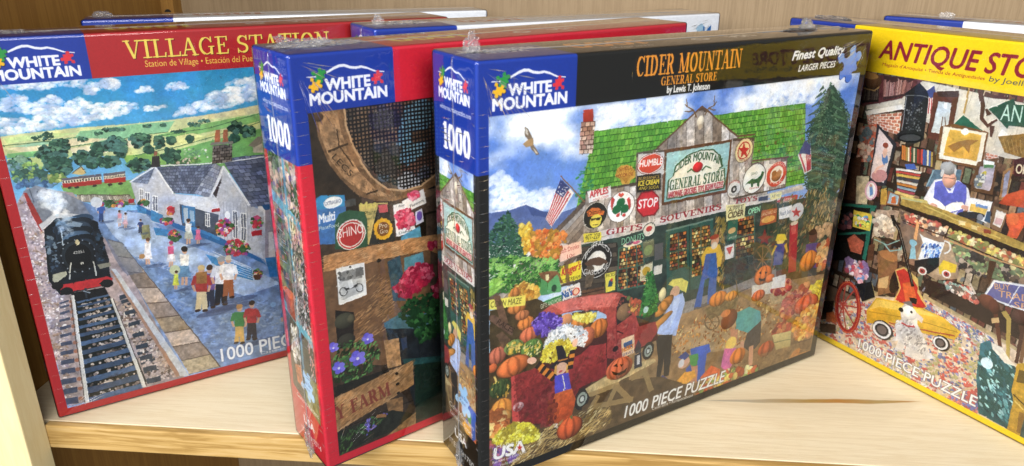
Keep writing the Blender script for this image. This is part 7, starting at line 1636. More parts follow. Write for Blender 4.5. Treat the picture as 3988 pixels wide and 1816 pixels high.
    c.line('c89c6c',[(28.8,228.0),(29.2,216.5),(31.8,205.6),(36.8,193.9),(43.2,183.9),(52.5,175.2),(62.5,172.4),(75.5,172.9),(92.0,182.1)],1.19)
    c.dabs([(10.9,230.1),(12.5,212.7),(16.7,198.4),(23.5,186.4),(33.2,175.6),(44.8,169.3),(57.1,167.3),(72.7,168.3),(91.8,173.7),(92.0,182.1),(75.5,172.0),(62.5,172.1),(52.5,175.2),(43.2,183.9),(36.8,193.9),(31.8,205.6),(29.2,216.5),(28.8,228.0)],['6a482c','8f683f','b08656','5a3c24'],500,0.71,0.25,-55,40,al=0.6)
    c.ell('4a3424',13.9,222.9,2.76,2.61,0,sh=0.3)
    c.line('3a2818',[(17.6,203.5),(29.6,205.9)],1.3)
    c.line('3a2818',[(23.6,215.2),(24.5,205.6),(32.0,192.5)],0.74)
    c.line('3a2818',[(38.5,175.1),(46.4,175.9)],1.04)
    c.poly('3a6fb0',[(6.6,161.1),(7.9,175.8),(11.0,177.8),(25.1,177.2),(25.6,171.5),(22.9,147.6),(7.1,151.5)],n=0.15)
    c.poly('2f8ac0',[(8.3,178.4),(11.2,179.5),(25.1,177.4),(24.6,170.6),(8.0,171.9)],n=0.1)
    c.ell('eef0f0',18.0,174.2,5.65,3.31,0)
    c.poly('4a4a48',[(24.9,173.9),(31.6,173.7),(31.6,169.7),(24.8,170.0)],n=0.3)
    c.poly('c8b060',[(33.4,169.9),(52.1,167.2),(53.2,140.1),(33.4,145.0)],n=0.2)
    c.poly('2f5a3c',[(16.9,146.0),(18.1,161.8),(20.9,166.9),(27.9,167.6),(36.6,164.6),(38.1,159.6),(37.3,140.8)],'244a30',n=0.15)
    c.ell('e8e4d8',27.4,152.7,9.18,9.23,0)
    c.ell('c0302c',27.4,152.5,8.47,8.54,0)
    c.ell('e8e4d8',27.4,152.5,7.77,7.62,0)
    c.ell('b82c2a',27.4,152.5,7.06,6.93,0)
    c.poly('2a2a26',[(38.3,143.8),(44.4,162.9),(45.9,167.3),(52.0,166.2),(53.2,159.8),(56.4,139.4)],n=0.2)
    c.poly('d8565a',[(45.8,166.7),(51.8,166.3),(51.8,161.3),(46.2,162.0)])
    c.ell('f0b020',52.7,150.4,1.93,1.8,0)
    c.ell('f0b020',52.1,148.2,1.93,1.8,0)
    c.ell('f0b020',50.8,146.7,1.93,1.81,0)
    c.ell('f0b020',48.9,146.1,1.93,1.8,0)
    c.ell('f0b020',46.9,146.6,1.93,1.8,0)
    c.ell('f0b020',45.2,148.0,1.93,1.81,0)
    c.ell('f0b020',44.1,150.1,1.86,1.81,0)
    c.ell('f0b020',43.8,152.4,1.84,1.73,0)
    c.ell('f0b020',44.3,154.6,1.93,1.8,0)
    c.ell('f0b020',45.7,156.1,1.86,1.73,0)
    c.ell('f0b020',47.5,156.7,1.93,1.8,0)
    c.ell('f0b020',49.5,156.2,1.91,1.73,0)
    c.ell('f0b020',51.2,154.8,1.91,1.73,0)
    c.ell('f0b020',52.4,152.7,1.91,1.73,0)
    c.ell('7a4a24',48.2,151.4,4.11,4.56,0)
    c.poly('f0ece8',[(61.5,165.8),(76.8,171.1),(78.6,161.7),(63.9,158.1)])
    c.ell('e05a78',70.1,168.0,4.24,3.12,0)
    c.dabs([(66.5,169.6),(71.5,170.4),(74.0,166.3),(68.6,165.0)],['f08aa0','d83a5a'],30,0.88)
    c.poly('eeeae6',[(55.5,164.7),(64.7,164.6),(70.5,145.0),(56.6,144.3)])
    c.dabs([(56.7,157.9),(60.7,161.2),(67.1,159.3),(70.5,152.4),(66.6,147.8),(58.8,149.6)],['d02a4c','e04a68','b82040','f07a90'],150,1.12)
    c.poly('dcd8e8',[(70.3,157.3),(75.0,158.8),(76.3,149.9),(70.6,148.7)])
    c.ell('6a4aa8',73.2,154.3,1.94,3.0,0)
    c.poly('4f9ab8',[(59.8,143.8),(73.3,147.5),(74.1,135.0),(59.4,135.2)],n=0.2)
    c.poly('b8824e',[(9.6,144.0),(63.1,141.4),(90.2,138.7),(89.9,123.3),(78.8,130.0),(42.2,132.6),(8.6,132.6)],n=0.35,cell=2.5)
    c.dabs([(9.6,144.0),(79.1,138.8),(77.5,130.4),(8.7,133.8)],['a06a38','c8925a','8a5a30','d8a870'],300,1.34,0.18,12,14,al=0.7)
    c.poly('6a4a30',[(7.6,134.1),(80.2,129.7),(78.6,78.2),(44.4,59.7),(8.3,73.2)],n=0.3,cell=4)
    c.dabs([(35.3,122.8),(49.3,123.9),(53.2,98.4),(45.8,85.0),(21.1,79.0),(12.7,97.3),(30.4,105.5)],['a87848','8a6038','c0905a','7a5230'],420,1.79,0.2,25,20,al=0.7)
    c.poly('1a1512',[(13.6,108.2),(25.3,103.3),(23.7,80.7),(12.7,82.0)],n=0.4)
    c.ell('3a3a2c',18.9,99.6,6.25,5.06,0,sh=0.4)
    c.ell('4a4634',23.2,99.5,2.53,3.01,0,sh=0.5)
    c.ell('2f2e26',19.1,86.2,5.9,4.43,0,sh=0.4)
    c.poly('e6e6e2',[(16.3,134.1),(34.5,133.4),(34.6,112.0),(16.4,110.4)])
    c.poly('8a8a88',[(17.8,131.3),(32.2,131.0),(32.5,114.9),(18.2,113.2)],n=0.3,cell=3)
    c.poly('c8c8c4',[(17.3,125.4),(32.4,124.2),(32.5,114.9),(18.2,113.2)],n=0.25,cell=3)
    c.dabs([(17.8,131.3),(27.3,130.5),(27.5,125.6),(17.7,126.5)],['5a5a58','4a4a48','8a8a86'],40,0.72)
    c.line('2a2a2a',[(22.1,117.7),(21.5,116.3)],0.49)
    c.line('2a2a2a',[(21.5,116.3),(20.3,115.7)],0.49)
    c.line('2a2a2a',[(20.3,115.7),(18.8,116.1)],0.49)
    c.line('2a2a2a',[(18.8,116.1),(17.7,117.4)],0.49)
    c.line('2a2a2a',[(17.7,117.4),(17.4,119.1)],0.49)
    c.line('2a2a2a',[(17.4,119.1),(18.0,120.5)],0.49)
    c.line('2a2a2a',[(18.0,120.5),(19.2,121.1)],0.48)
    c.line('2a2a2a',[(19.2,121.1),(20.7,120.7)],0.49)
    c.line('2a2a2a',[(20.7,120.7),(21.8,119.4)],0.48)
    c.line('2a2a2a',[(21.8,119.4),(22.1,117.7)],0.48)
    c.line('2a2a2a',[(32.5,117.4),(31.9,115.9)],0.5)
    c.line('2a2a2a',[(31.9,115.9),(30.6,115.3)],0.49)
    c.line('2a2a2a',[(30.6,115.3),(29.1,115.8)],0.49)
    c.line('2a2a2a',[(29.1,115.8),(28.0,117.1)],0.5)
    c.line('2a2a2a',[(28.0,117.1),(27.6,118.8)],0.5)
    c.line('2a2a2a',[(27.6,118.8),(28.2,120.2)],0.49)
    c.line('2a2a2a',[(28.2,120.2),(29.5,120.8)],0.49)
    c.line('2a2a2a',[(29.5,120.8),(31.0,120.4)],0.49)
    c.line('2a2a2a',[(31.0,120.4),(32.1,119.1)],0.49)
    c.line('2a2a2a',[(32.1,119.1),(32.5,117.4)],0.49)
    c.line('2f2f2f',[(21.0,119.5),(29.0,120.2)],1.47)
    c.poly('e0e0dc',[(23.2,124.9),(25.9,125.2),(26.5,119.7),(23.4,119.4)])
    c.ell('6a6a68',23.8,126.5,1.12,1.2,0)
    c.ell('3a3a3a',25.3,132.8,0.71,0.69,0)
    c.poly('6a6a68',[(28.5,130.7),(33.6,130.8),(33.6,125.7),(28.4,125.7)],n=0.3)
    c.ell('1f1a16',44.1,132.1,1.43,1.25,0)
    c.line('6a4a34',[(43.9,130.9),(43.1,126.8),(44.1,119.0)],0.5)
    c.poly('2f4a5a',[(49.6,130.0),(58.7,131.4),(61.3,99.9),(52.1,102.7)],n=0.3)
    c.poly('4f8a9a',[(61.3,129.4),(74.7,129.8),(75.7,118.0),(60.8,118.2)],n=0.2)
    c.poly('3f6a7a',[(44.7,89.3),(55.5,92.4),(88.9,83.2),(88.6,70.7),(45.8,85.0)],n=0.2)
    c.poly('1c2228',[(45.8,85.0),(88.6,72.1),(87.0,7.6),(64.8,17.1),(56.5,55.2),(48.7,63.7)],n=0.4,cell=4)
    c.poly('1f4a4a',[(56.7,59.4),(88.1,50.8),(87.9,43.5),(57.8,53.3)],n=0.3)
    c.poly('14281f',[(64.8,52.2),(88.0,46.4),(87.0,4.6),(64.5,9.7)],n=0.4)
    c.poly('2f5aa8',[(56.0,74.8),(60.1,74.7),(60.5,66.4),(57.0,66.2)],al=0.4)
    c.dabs([(55.5,92.4),(61.3,99.9),(75.1,101.0),(89.3,99.5),(88.7,73.5),(82.6,68.5),(71.0,66.8),(67.1,75.1)],['163a1e','245428','102a18','2f6a32','1e4a24'],420,1.63,0.7)
    c.dabs([(53.2,111.4),(60.8,119.4),(69.0,121.1),(75.6,116.7),(72.5,105.8),(65.4,100.6),(57.5,104.9)],['ac1838','c02c4c','8c102c','d04e68','981834'],240,1.73,0.6)
    c.dabs([(62.2,120.3),(70.4,123.2),(81.3,119.1),(82.5,112.2),(75.3,106.3),(68.4,108.3)],['ac1838','c02c4c','8c102c','d04e68','981834'],220,1.69,0.6)
    c.dabs([(80.8,103.4),(87.3,108.2),(89.4,104.9),(89.2,94.1),(83.4,95.9)],['ac1838','c02c4c','8c102c','d04e68','981834'],80,1.83,0.6)
    c.dabs([(79.0,135.1),(85.9,134.6),(86.5,129.4),(80.9,130.1)],['ac1838','c02c4c','8c102c','d04e68','981834'],30,1.78,0.6)
    c.dabs([(7.7,65.5),(11.7,84.9),(24.1,85.8),(38.9,78.0),(41.4,66.3),(32.3,57.4),(11.8,55.9)],['2f5a2c','447a38','1f3a20','5f9a48','18280f'],330,1.39,0.4,40,110)
    c.ell('7a70e8',35.2,80.8,2.06,1.64,0)
    c.ell('5f55d8',32.8,80.4,1.97,1.58,0)
    c.ell('7a70e8',31.1,83.0,1.97,1.58,0)
    c.ell('5f55d8',32.5,85.0,1.99,1.64,0)
    c.ell('7a70e8',35.1,83.6,1.99,1.64,0)
    c.ell('e8e8f8',33.3,82.1,0.8,0.7,0)
    c.ell('7a70e8',28.1,69.0,2.66,2.19,0)
    c.ell('5f55d8',24.8,68.6,2.69,2.19,0)
    c.ell('7a70e8',22.6,72.1,2.66,2.19,0)
    c.ell('5f55d8',24.5,74.7,2.66,2.19,0)
    c.ell('7a70e8',27.9,72.8,2.66,2.19,0)
    c.ell('e8e8f8',25.5,70.9,1.06,0.94,0)
    c.ell('7a70e8',12.2,82.7,1.64,1.37,0)
    c.ell('5f55d8',10.2,82.4,1.58,1.37,0)
    c.ell('7a70e8',8.8,84.6,1.64,1.37,0)
    c.ell('5f55d8',10.0,86.3,1.67,1.37,0)
    c.ell('7a70e8',12.1,85.1,1.64,1.37,0)
    c.ell('e8e8f8',10.6,83.7,0.66,0.59,0)
    c.ell('7a70e8',14.8,67.5,2.13,1.69,0)
    c.ell('5f55d8',12.3,67.2,2.05,1.69,0)
    c.ell('7a70e8',10.6,70.0,2.05,1.69,0)
    c.ell('5f55d8',12.1,72.1,2.05,1.75,0)
    c.ell('7a70e8',14.7,70.6,2.05,1.75,0)
    c.ell('e8e8f8',12.9,69.0,0.82,0.75,0)
    c.poly('1a1812',[(8.2,57.3),(45.6,56.5),(47.8,47.3),(9.9,47.2)],n=0.4)
    c.poly('b08454',[(44.1,77.5),(54.7,75.5),(55.4,55.6),(45.6,56.5)],n=0.4,cell=2)
    c.poly('8a6238',[(42.9,33.6),(55.3,31.4),(54.7,12.4),(45.3,12.9)],n=0.4,cell=2)
    c.poly('a87a48',[(8.9,49.7),(64.2,55.9),(63.9,37.4),(7.5,24.7)],n=0.35,cell=2.5)
    c.dabs([(8.9,49.7),(64.2,55.9),(63.9,37.4),(7.5,24.7)],['8a5f34','b88a58','74502c','c89c6a'],600,2.09,0.12,28,10,al=0.7)
    c.ell('1f1a16',51.8,50.5,1.3,1.08,0)
    c.ell('1f1a16',52.0,42.5,1.31,1.12,0)
    c.ell('1f1a16',52.2,35.5,1.31,1.12,0)
    c.poly('1c2018',[(8.1,24.4),(46.6,24.8),(64.7,14.1),(64.5,9.7),(8.0,7.3)],n=0.5,cell=3)
    c.dabs([(14.3,21.6),(35.7,26.5),(43.7,23.1),(29.5,13.3)],['2f5a2c','3f7a38','1a3018','5f55c8'],90,1.23,0.4)
    c.poly('9a7040',[(34.3,3.7),(64.7,15.6),(64.3,5.2),(36.9,1.0)],n=0.4)
    c.dabs([(9.1,21.1),(19.3,19.4),(15.8,7.9),(9.3,7.4)],['2a4a20','3f6a30','1a2814'],60,1.36,0.3,60,60)
    c.poly('a06a3a',[(35.7,25.8),(42.4,23.7),(42.2,21.1),(35.5,23.4)])
    c.warp(.2, 6., .05, (6, 6, 304, 226)); c.strokes(11000, .7, (6, 6, 304, 226), .14); c.grain(.05, .9)
    c.text('LECS',19.4,199.8,29.3,187.0,3.31,'2f2014',bold=0.03)
    c.text('EXTRAGRO',13.2,173.2,22.7,173.5,2.09,'2a3a6a',bold=0.03)
    c.text('Multi',8.8,163.7,18.3,164.0,5.08,'e8ecf0',bold=0.04,slant=0.1)
    c.text('PlantFood',8.4,159.7,20.3,159.5,2.21,'d8e8d0',slant=0.1)
    c.text('Mas',34.4,166.5,44.6,166.2,3.92,'d8c860',bold=0.03)
    c.text('Plant',36.8,162.3,44.1,162.1,2.64,'3a4a2c',bold=0.03)
    c.text('Food for',37.1,159.3,44.2,159.2,1.61,'3a4a2c')
    c.text('SHINO',19.7,152.2,35.4,152.3,5.54,'f2ece0',bold=0.02)
    c.text('Pro',45.7,152.2,51.0,152.0,2.89,'f4e4c0',bold=0.03)
    c.text('Gro',46.0,148.8,51.1,148.6,2.64,'f4e4c0',bold=0.03)
    c.text('Flowers',67.2,160.9,76.8,163.0,1.92,'3a3a3a')
    c.text('Aster',59.2,162.7,63.3,162.7,1.69,'3a3a3a')
    c.text('Dahlia',58.6,145.6,67.8,145.6,1.44,'3a4a3a')
    c.text('WAY FARM',-7.4,31.4,47.0,36.9,9.75,'7a2a22',serif=1.2,al=0.85)
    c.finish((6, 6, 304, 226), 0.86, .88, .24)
    c.set_clip()
    border(c, 'd22b40', 'd22b40', (8.2, 6.6, 303, 225.7))
    logo(c, 10.1, 229.7, 45.4)
    return c
def paint_antique():
    c = Canvas(310.5, 256.2, 'ffffff', 4)
    c.set_clip([(4, 3), (307, 3), (307, 228), (4, 228)])
    c.dabs([(4, 3), (310, 3), (310, 45), (4, 60)], ['c8382c', 'd8e0e0', '4a5aa0', 'e0c8a0', '6a78b8'], 10, 1.6); c.poly('5a4434', [(0, 0), (311, 0), (311, 232), (0, 232)], '6a5644', n=.4, cell=6)
    c.rows([(4, 50), (311, 50), (311, 230), (4, 230)], 13, 60, ['6a4634', '4a3424', '8a6848', '6a3028', '4a545e', '9a8458', '54604a', '2a2420', '7a5a44', 'a89478', '5a3a2c'], '2c1e16', .2, .37, .2, n=.3)
    c.dabs([(4, 50), (311, 50), (311, 226), (4, 226)], ['6a4634', '3a2a20', '8a6848', '7a4034', '5a6468', 'a89068', '54604a'], 700, 2.0, .6, al=.8)
    c.poly('dcd6c8',[(75.1,223.2),(123.0,223.9),(187.6,220.6),(239.9,223.1),(247.6,194.6),(186.8,184.9),(172.2,185.5),(109.5,202.1),(81.9,196.9)],'c8c0b0',n=0.08)
    c.line('b0a898',[(120.9,223.5),(110.4,197.8)],0.31)
    c.line('b0a898',[(133.0,223.5),(124.8,196.3)],0.31)
    c.line('b0a898',[(144.7,223.5),(138.6,194.8)],0.3)
    c.line('b0a898',[(156.0,223.6),(151.8,193.4)],0.3)
    c.line('b0a898',[(166.8,223.6),(164.6,192.0)],0.29)
    c.line('b0a898',[(177.3,223.6),(176.8,190.7)],0.28)
    c.line('b0a898',[(187.4,223.6),(188.6,189.4)],0.27)
    c.line('b0a898',[(197.1,223.6),(199.9,188.2)],0.27)
    c.line('b0a898',[(206.5,223.6),(210.8,187.0)],0.26)
    c.poly('5a2a2c',[(71.9,222.8),(120.6,224.5),(107.8,209.5),(77.7,198.5)],n=0.3)
    c.rows([(94.0,206.0),(113.0,212.6),(113.8,224.6),(90.9,223.3)],1,22,['b87a74','8a5450','a06a60','c89890','7a4a48'],'3a2424',0.25,0)
    c.rows([(77.2,200.7),(90.6,204.3),(88.6,216.3),(76.9,214.4)],1,14,['4a3a34','6a5a4c','3a2c28'],'1c1614',0.25,0)
    c.ell('6a4428',82.6,218.2,7.26,5.81,0,sh=0.4)
    c.ell('c89044',79.3,221.6,7.3,2.46,0)
    c.line('b88a4a',[(76.1,212.0),(85.3,211.3),(89.0,214.7)],0.84)
    c.poly('eeeae2',[(80.9,195.6),(108.8,205.3),(110.6,202.3),(82.9,192.5)])
    c.rows([(85.6,186.0),(111.2,183.4),(110.0,200.0),(82.9,192.5)],6,6,['b86a50','c87a5e','a85a44','d08a70'],'e8dcd0',0.18)
    c.rows([(174.5,179.8),(182.1,180.7),(181.0,185.5),(173.2,185.2)],3,3,['b86a50','c87a5e','a85a44'],'e0d4c8',0.18)
    c.poly('1c1c1e',[(109.3,184.1),(112.8,187.2),(110.4,211.1),(109.4,213.1),(118.8,222.7),(129.1,214.3),(127.9,209.8),(129.9,184.2),(123.9,180.1),(111.8,180.7)],n=0.4,cell=3)
    c.ell('0e0e10',119.8,183.6,9.59,3.45,12)
    c.ell('3a3c40',119.8,183.6,7.9,2.37,12)
    c.dabs([(113.1,207.2),(123.9,210.2),(126.5,189.0),(114.9,188.7)],['4a4e52','2a2c30','6a6e72'],90,0.55)
    c.line('8a9098',[(111.2,211.2),(112.8,187.2)],0.56)
    c.line('5a5e62',[(110.3,211.9),(120.8,213.9),(129.1,213.2)],0.66)
    c.poly('e8e2dc',[(126.8,215.0),(129.8,218.6),(136.8,206.2),(136.9,204.6),(128.6,201.9)])
    c.line('b83a3a',[(127.7,214.1),(129.3,202.6)],0.77)
    c.line('b83a3a',[(129.2,214.3),(131.1,202.9)],0.75)
    c.line('b83a3a',[(130.7,214.6),(132.9,203.3)],0.75)
    c.line('b83a3a',[(132.2,214.8),(134.7,203.6)],0.73)
    c.line('b83a3a',[(133.7,215.1),(136.5,204.0)],0.73)
    c.poly('34407c',[(124.7,217.8),(129.2,222.2),(132.8,214.9),(127.8,213.0)],n=0.2)
    c.poly('5a2c20',[(130.0,217.6),(147.2,219.5),(148.5,185.2),(132.3,185.9)],n=0.2)
    c.poly('c8d0d0',[(134.6,212.1),(143.6,212.7),(145.0,190.8),(134.2,190.6)],n=0.12)
    c.poly('3a2420',[(132.0,218.5),(146.8,221.4),(146.7,217.3),(133.9,215.1)])
    c.line('6a4a34',[(139.6,202.5),(140.4,192.0),(143.8,193.8),(141.1,202.8)],0.63)
    c.poly('f0ece4',[(138.6,212.6),(140.7,212.6),(141.0,208.0),(138.9,208.5)])
    c.line('b08a44',[(152.7,224.4),(153.3,207.2)],1.3)
    c.poly('1f5a48',[(148.7,200.1),(153.0,206.1),(167.4,198.8),(158.8,199.0),(148.6,198.0)],n=0.15)
    c.poly('6a4020',[(139.4,196.0),(148.3,199.5),(171.4,198.6),(173.0,173.7),(141.5,172.6)],n=0.2)
    c.poly('e8e2d0',[(141.5,196.5),(170.3,197.9),(171.4,175.4),(143.4,174.2)])
    c.poly('e0b040',[(146.1,195.3),(167.7,195.8),(168.4,178.3),(146.0,177.0)],'d8a030',n=0.2,cell=4)
    c.poly('8a5a28',[(147.7,183.9),(154.0,188.6),(158.7,190.7),(166.5,192.4),(162.6,187.4),(162.8,182.2),(157.7,186.2),(152.7,180.8)],al=0.8)
    c.ell('f8f8f4',156.7,195.9,2.72,2.24,0)
    c.line('4a2820',[(159.7,224.6),(164.2,214.4),(165.1,206.5),(170.0,202.4),(174.6,207.4)],3.3,1.36)
    c.line('4a2820',[(163.3,222.2),(169.3,221.2),(177.7,221.7)],3.2,1.32)
    c.line('4a2820',[(169.3,209.3),(166.5,212.8)],3.32,1.37)
    c.line('4a2820',[(172.8,203.0),(173.5,196.0)],3.32,1.37)
    c.line('4a2820',[(173.0,221.9),(175.7,226.2),(182.0,223.4)],3.2,1.32)
    c.poly('1f4a38',[(167.9,213.0),(181.3,222.3),(183.1,218.8),(216.4,223.9),(220.2,209.1),(182.8,205.1),(182.4,203.0)],n=0.2)
    c.poly('f0ece0',[(177.4,197.9),(179.2,202.3),(183.1,200.1),(182.8,195.6),(178.9,195.7)])
    c.poly('8a6428',[(177.7,197.0),(192.2,202.1),(205.4,201.2),(203.6,191.1),(196.0,187.2),(184.1,188.3)],n=0.3)
    c.line('b08a44',[(181.2,196.2),(186.1,187.8)],0.38)
    c.line('b08a44',[(183.7,196.8),(188.1,188.3)],0.38)
    c.line('b08a44',[(186.2,197.4),(190.0,188.8)],0.38)
    c.line('b08a44',[(188.7,197.9),(192.0,189.2)],0.37)
    c.line('b08a44',[(191.1,198.5),(193.9,189.7)],0.38)
    c.line('b08a44',[(193.5,199.0),(195.8,190.1)],0.38)
    c.line('b08a44',[(195.9,199.5),(197.7,190.6)],0.36)
    c.line('b08a44',[(198.3,200.1),(199.5,191.0)],0.37)
    c.poly('2a1a16',[(75.0,146.7),(87.5,164.5),(91.8,125.3),(76.2,120.5)],n=0.3)
    c.poly('c85a3c',[(80.9,183.3),(92.9,188.1),(95.2,159.3),(81.3,155.8)],n=0.3)
    c.dabs([(81.2,182.1),(92.1,185.6),(95.0,160.4),(82.4,157.2)],['d8b89a','8a4a3a','c89a80','5a6a6a'],70,1.44)
    c.poly('2a2a30',[(92.9,188.1),(110.8,177.0),(109.3,144.5),(95.3,140.5)])
    c.poly('e2d0cc',[(95.0,185.1),(108.2,175.3),(107.0,146.2),(95.4,147.3)],n=0.06)
    c.ell('c88a88',102.5,150.4,6.5,4.71,20)
    c.poly('4a7ac0',[(101.3,166.7),(104.4,169.8),(107.3,162.3),(104.2,159.2),(102.0,162.2)])
    c.ell('e8b8a0',103.4,168.4,1.72,3.84,0)
    c.ell('8a3a28',102.5,174.0,2.21,2.03,0)
    c.line('e8b8a0',[(104.2,159.2),(99.8,155.7),(98.1,151.6)],1.69)
    c.poly('4a2c1c',[(74.4,156.5),(85.5,161.6),(87.5,126.5),(75.4,124.1)],n=0.3)
    c.poly('c8b48a',[(84.2,145.5),(94.3,148.2),(96.9,126.8),(87.7,124.0)],n=0.3)
    c.ell('e6a8b8',98.2,137.7,5.19,7.3,0)
    c.ell('f4ece6',98.2,137.7,3.89,5.88,0)
    c.poly('5a8ac0',[(96.0,140.1),(98.3,142.0),(100.6,135.3),(98.1,133.4)])
    c.ell('c89078',97.2,141.4,1.17,1.18,0)
    c.poly('c89a3a',[(106.2,141.2),(110.4,143.3),(112.6,131.0),(107.4,129.4)],n=0.25)
    c.poly('9a5a30',[(111.8,141.6),(121.6,140.9),(122.2,132.8),(111.9,130.8)])
    c.poly('a8c8d8',[(113.5,140.6),(120.6,140.0),(121.0,133.6),(112.9,132.0)],n=0.3)
    c.poly('d8642a',[(115.3,137.3),(117.9,139.2),(119.8,133.8),(115.6,132.8)])
    c.poly('4a3020',[(114.3,177.8),(140.2,178.3),(142.0,165.5),(117.8,164.9)],n=0.2)
    c.rows([(117.5,166.0),(140.7,166.3),(138.4,179.0),(114.9,178.0)],1,16,['c83a2c','d8742a','3a5aa8','e8d8b0','8a2a24','4a8ab0','c8a040','2f4a34'],'2a1c14',0.12,0,0.15)
    c.poly('3a5ab8',[(120.4,163.9),(127.0,166.1),(130.1,163.0),(122.4,160.4)])
    c.poly('e8e0d0',[(112.8,159.6),(133.7,162.2),(133.0,160.4),(113.0,157.9)],n=0.1)
    c.poly('c83a34',[(114.0,157.7),(133.5,159.9),(132.8,158.1),(114.4,156.1)],n=0.1)
    c.poly('e0b848',[(115.2,155.8),(133.4,157.6),(132.6,155.8),(113.9,153.7)],n=0.1)
    c.poly('3a3a44',[(114.2,153.3),(133.2,155.3),(132.5,153.5),(115.3,151.9)],n=0.1)
    c.poly('d8d0c0',[(115.4,151.4),(133.0,152.9),(132.3,151.1),(114.8,149.5)],n=0.1)
    c.poly('c8742a',[(116.5,149.5),(132.9,150.6),(132.1,148.8),(116.2,147.6)],n=0.1)
    c.poly('8aa8c0',[(115.6,147.0),(132.7,148.2),(131.9,146.4),(115.8,145.3)],n=0.1)
    c.poly('a83a4a',[(116.8,145.1),(132.5,145.9),(131.8,144.0),(117.2,143.4)],n=0.1)
    c.poly('e8c870',[(117.9,143.2),(132.4,143.5),(131.6,141.6),(116.7,141.0)],n=0.1)
    c.poly('2a2018',[(112.5,161.3),(113.6,161.6),(118.9,143.1),(115.2,143.2)])
    c.poly('4a6a84',[(141.0,165.3),(160.5,170.4),(161.1,158.6),(139.4,152.4)],n=0.2)
    c.line('8ab0c0',[(141.6,165.2),(139.4,152.4)],0.86)
    c.poly('e8e8f0',[(143.6,158.7),(149.7,161.5),(160.2,162.7),(167.3,159.3),(171.6,149.7),(171.7,145.3),(166.0,142.4),(144.5,140.2),(139.2,143.2)],n=0.08)
    c.poly('5a62c8',[(144.5,157.3),(150.4,160.6),(156.6,155.1),(159.2,162.4),(165.9,160.5),(168.0,151.9),(167.5,140.7),(158.7,136.7),(149.5,142.9),(145.9,146.4)],'4a50b0',n=0.15)
    c.ell('d8a08a',153.7,162.0,4.7,6.48,0,sh=0.3)
    c.ell('9a9a9a',151.4,169.1,5.57,4.49,0,sh=0.3)
    c.ell('c8c8c8',148.0,164.9,1.24,2.59,0)
    c.poly('c8c8c8',[(155.5,171.2),(157.3,169.5),(157.2,165.2),(155.9,167.0)])
    c.line('5a4a4a',[(150.0,162.1),(157.3,163.5)],0.43)
    c.poly('f0f0f4',[(152.0,156.0),(155.8,153.8),(158.5,158.4),(158.1,153.3),(155.3,152.3)])
    c.poly('f4f0e8',[(143.1,146.1),(150.1,145.4),(155.2,142.4),(158.7,146.3),(166.0,149.1),(168.7,146.6),(164.9,142.6),(157.2,138.5),(151.5,139.0)])
    c.line('b8b0a8',[(155.4,142.5),(155.5,138.5)],0.42)
    c.ell('d8a08a',147.3,140.5,2.88,1.94,0)
    c.ell('d8a08a',168.9,145.8,3.13,1.73,0)
    c.poly('c8ccd8',[(160.3,139.5),(165.0,142.1),(162.8,137.8)])
    c.poly('d8c468',[(121.6,140.9),(141.6,142.8),(143.2,141.0),(124.4,135.2)],n=0.2)
    c.poly('b8c088',[(123.4,139.7),(139.7,141.1),(133.5,137.4),(123.1,135.4)])
    c.poly('5a3a24',[(169.0,177.9),(181.3,184.1),(183.5,159.2),(169.1,158.2)],n=0.2)
    c.poly('a8a0b0',[(171.6,175.4),(180.7,178.8),(181.5,161.2),(171.0,160.9)],n=0.35,cell=4)
    c.dabs([(170.2,168.7),(176.1,173.4),(176.9,162.0),(171.4,161.5)],['c8b83a','8a8a5a','d8d8d0','6a7a8a'],60,0.91)
    c.poly('e8ece8',[(172.4,180.3),(179.7,180.6),(180.2,176.6),(174.2,175.0)])
    c.poly('4a7a4a',[(173.6,177.5),(179.8,178.5),(180.0,176.7),(174.2,175.2)])
    c.poly('9a6a3c',[(186.2,176.1),(191.5,181.5),(192.3,159.1),(188.0,156.8)],n=0.35)
    c.poly('8a8aa0',[(187.6,174.4),(190.0,178.1),(191.8,161.1),(189.3,159.3)],n=0.3)
    c.poly('3a1418',[(190.5,185.3),(195.8,187.6),(224.7,191.9),(227.5,181.3),(193.1,174.8)])
    c.poly('e8e8ea',[(169.7,153.5),(184.6,154.7),(184.3,139.5),(171.4,141.9)],n=0.05)
    c.poly('e0b850',[(171.6,149.7),(182.8,149.9),(182.2,144.3),(171.8,144.8)],n=0.2)
    c.poly('5a80c0',[(174.5,150.6),(182.6,150.9),(182.5,148.9),(175.0,148.5)])
    c.poly('7a5a3c',[(186.1,152.5),(195.0,152.1),(194.5,136.5),(186.7,138.1)])
    c.poly('dcd8d0',[(188.1,150.5),(194.0,150.2),(193.3,139.3),(188.1,140.3)])
    c.poly('c8a0a0',[(188.9,145.4),(193.3,145.2),(192.9,140.8),(188.9,141.1)])
    c.poly('d8582c',[(188.5,154.8),(191.6,162.0),(200.8,167.8),(211.7,169.9),(219.6,159.3),(203.7,156.4)],'b83a1c',n=0.15)
    c.poly('d8542c',[(194.7,149.4),(204.4,153.5),(206.6,146.9),(204.7,135.8),(198.3,134.6),(198.9,140.1),(195.5,144.3)],n=0.25,cell=3)
    c.ell('e8783c',199.0,147.6,3.54,4.08,0,al=0.6)
    c.poly('c8a02a',[(194.8,133.3),(198.1,135.6),(209.3,134.2),(210.0,131.3),(197.3,131.0)])
    c.poly('a8883a',[(123.6,138.6),(142.1,140.6),(166.8,139.3),(209.3,134.2),(265.9,126.6),(267.8,119.5),(210.7,128.4),(152.8,133.7),(123.2,133.7)],'b89a44',n=0.3)
    c.poly('241a14',[(123.1,134.3),(153.0,132.6),(210.5,129.3),(267.3,121.3),(268.3,117.7),(211.5,125.4),(151.9,127.6),(123.4,131.4)])
    c.line('d0b858',[(140.2,138.9),(163.3,135.9),(195.0,132.3)],1.01)
    c.ell('2a2a2c',173.5,142.0,8.97,2.27,14)
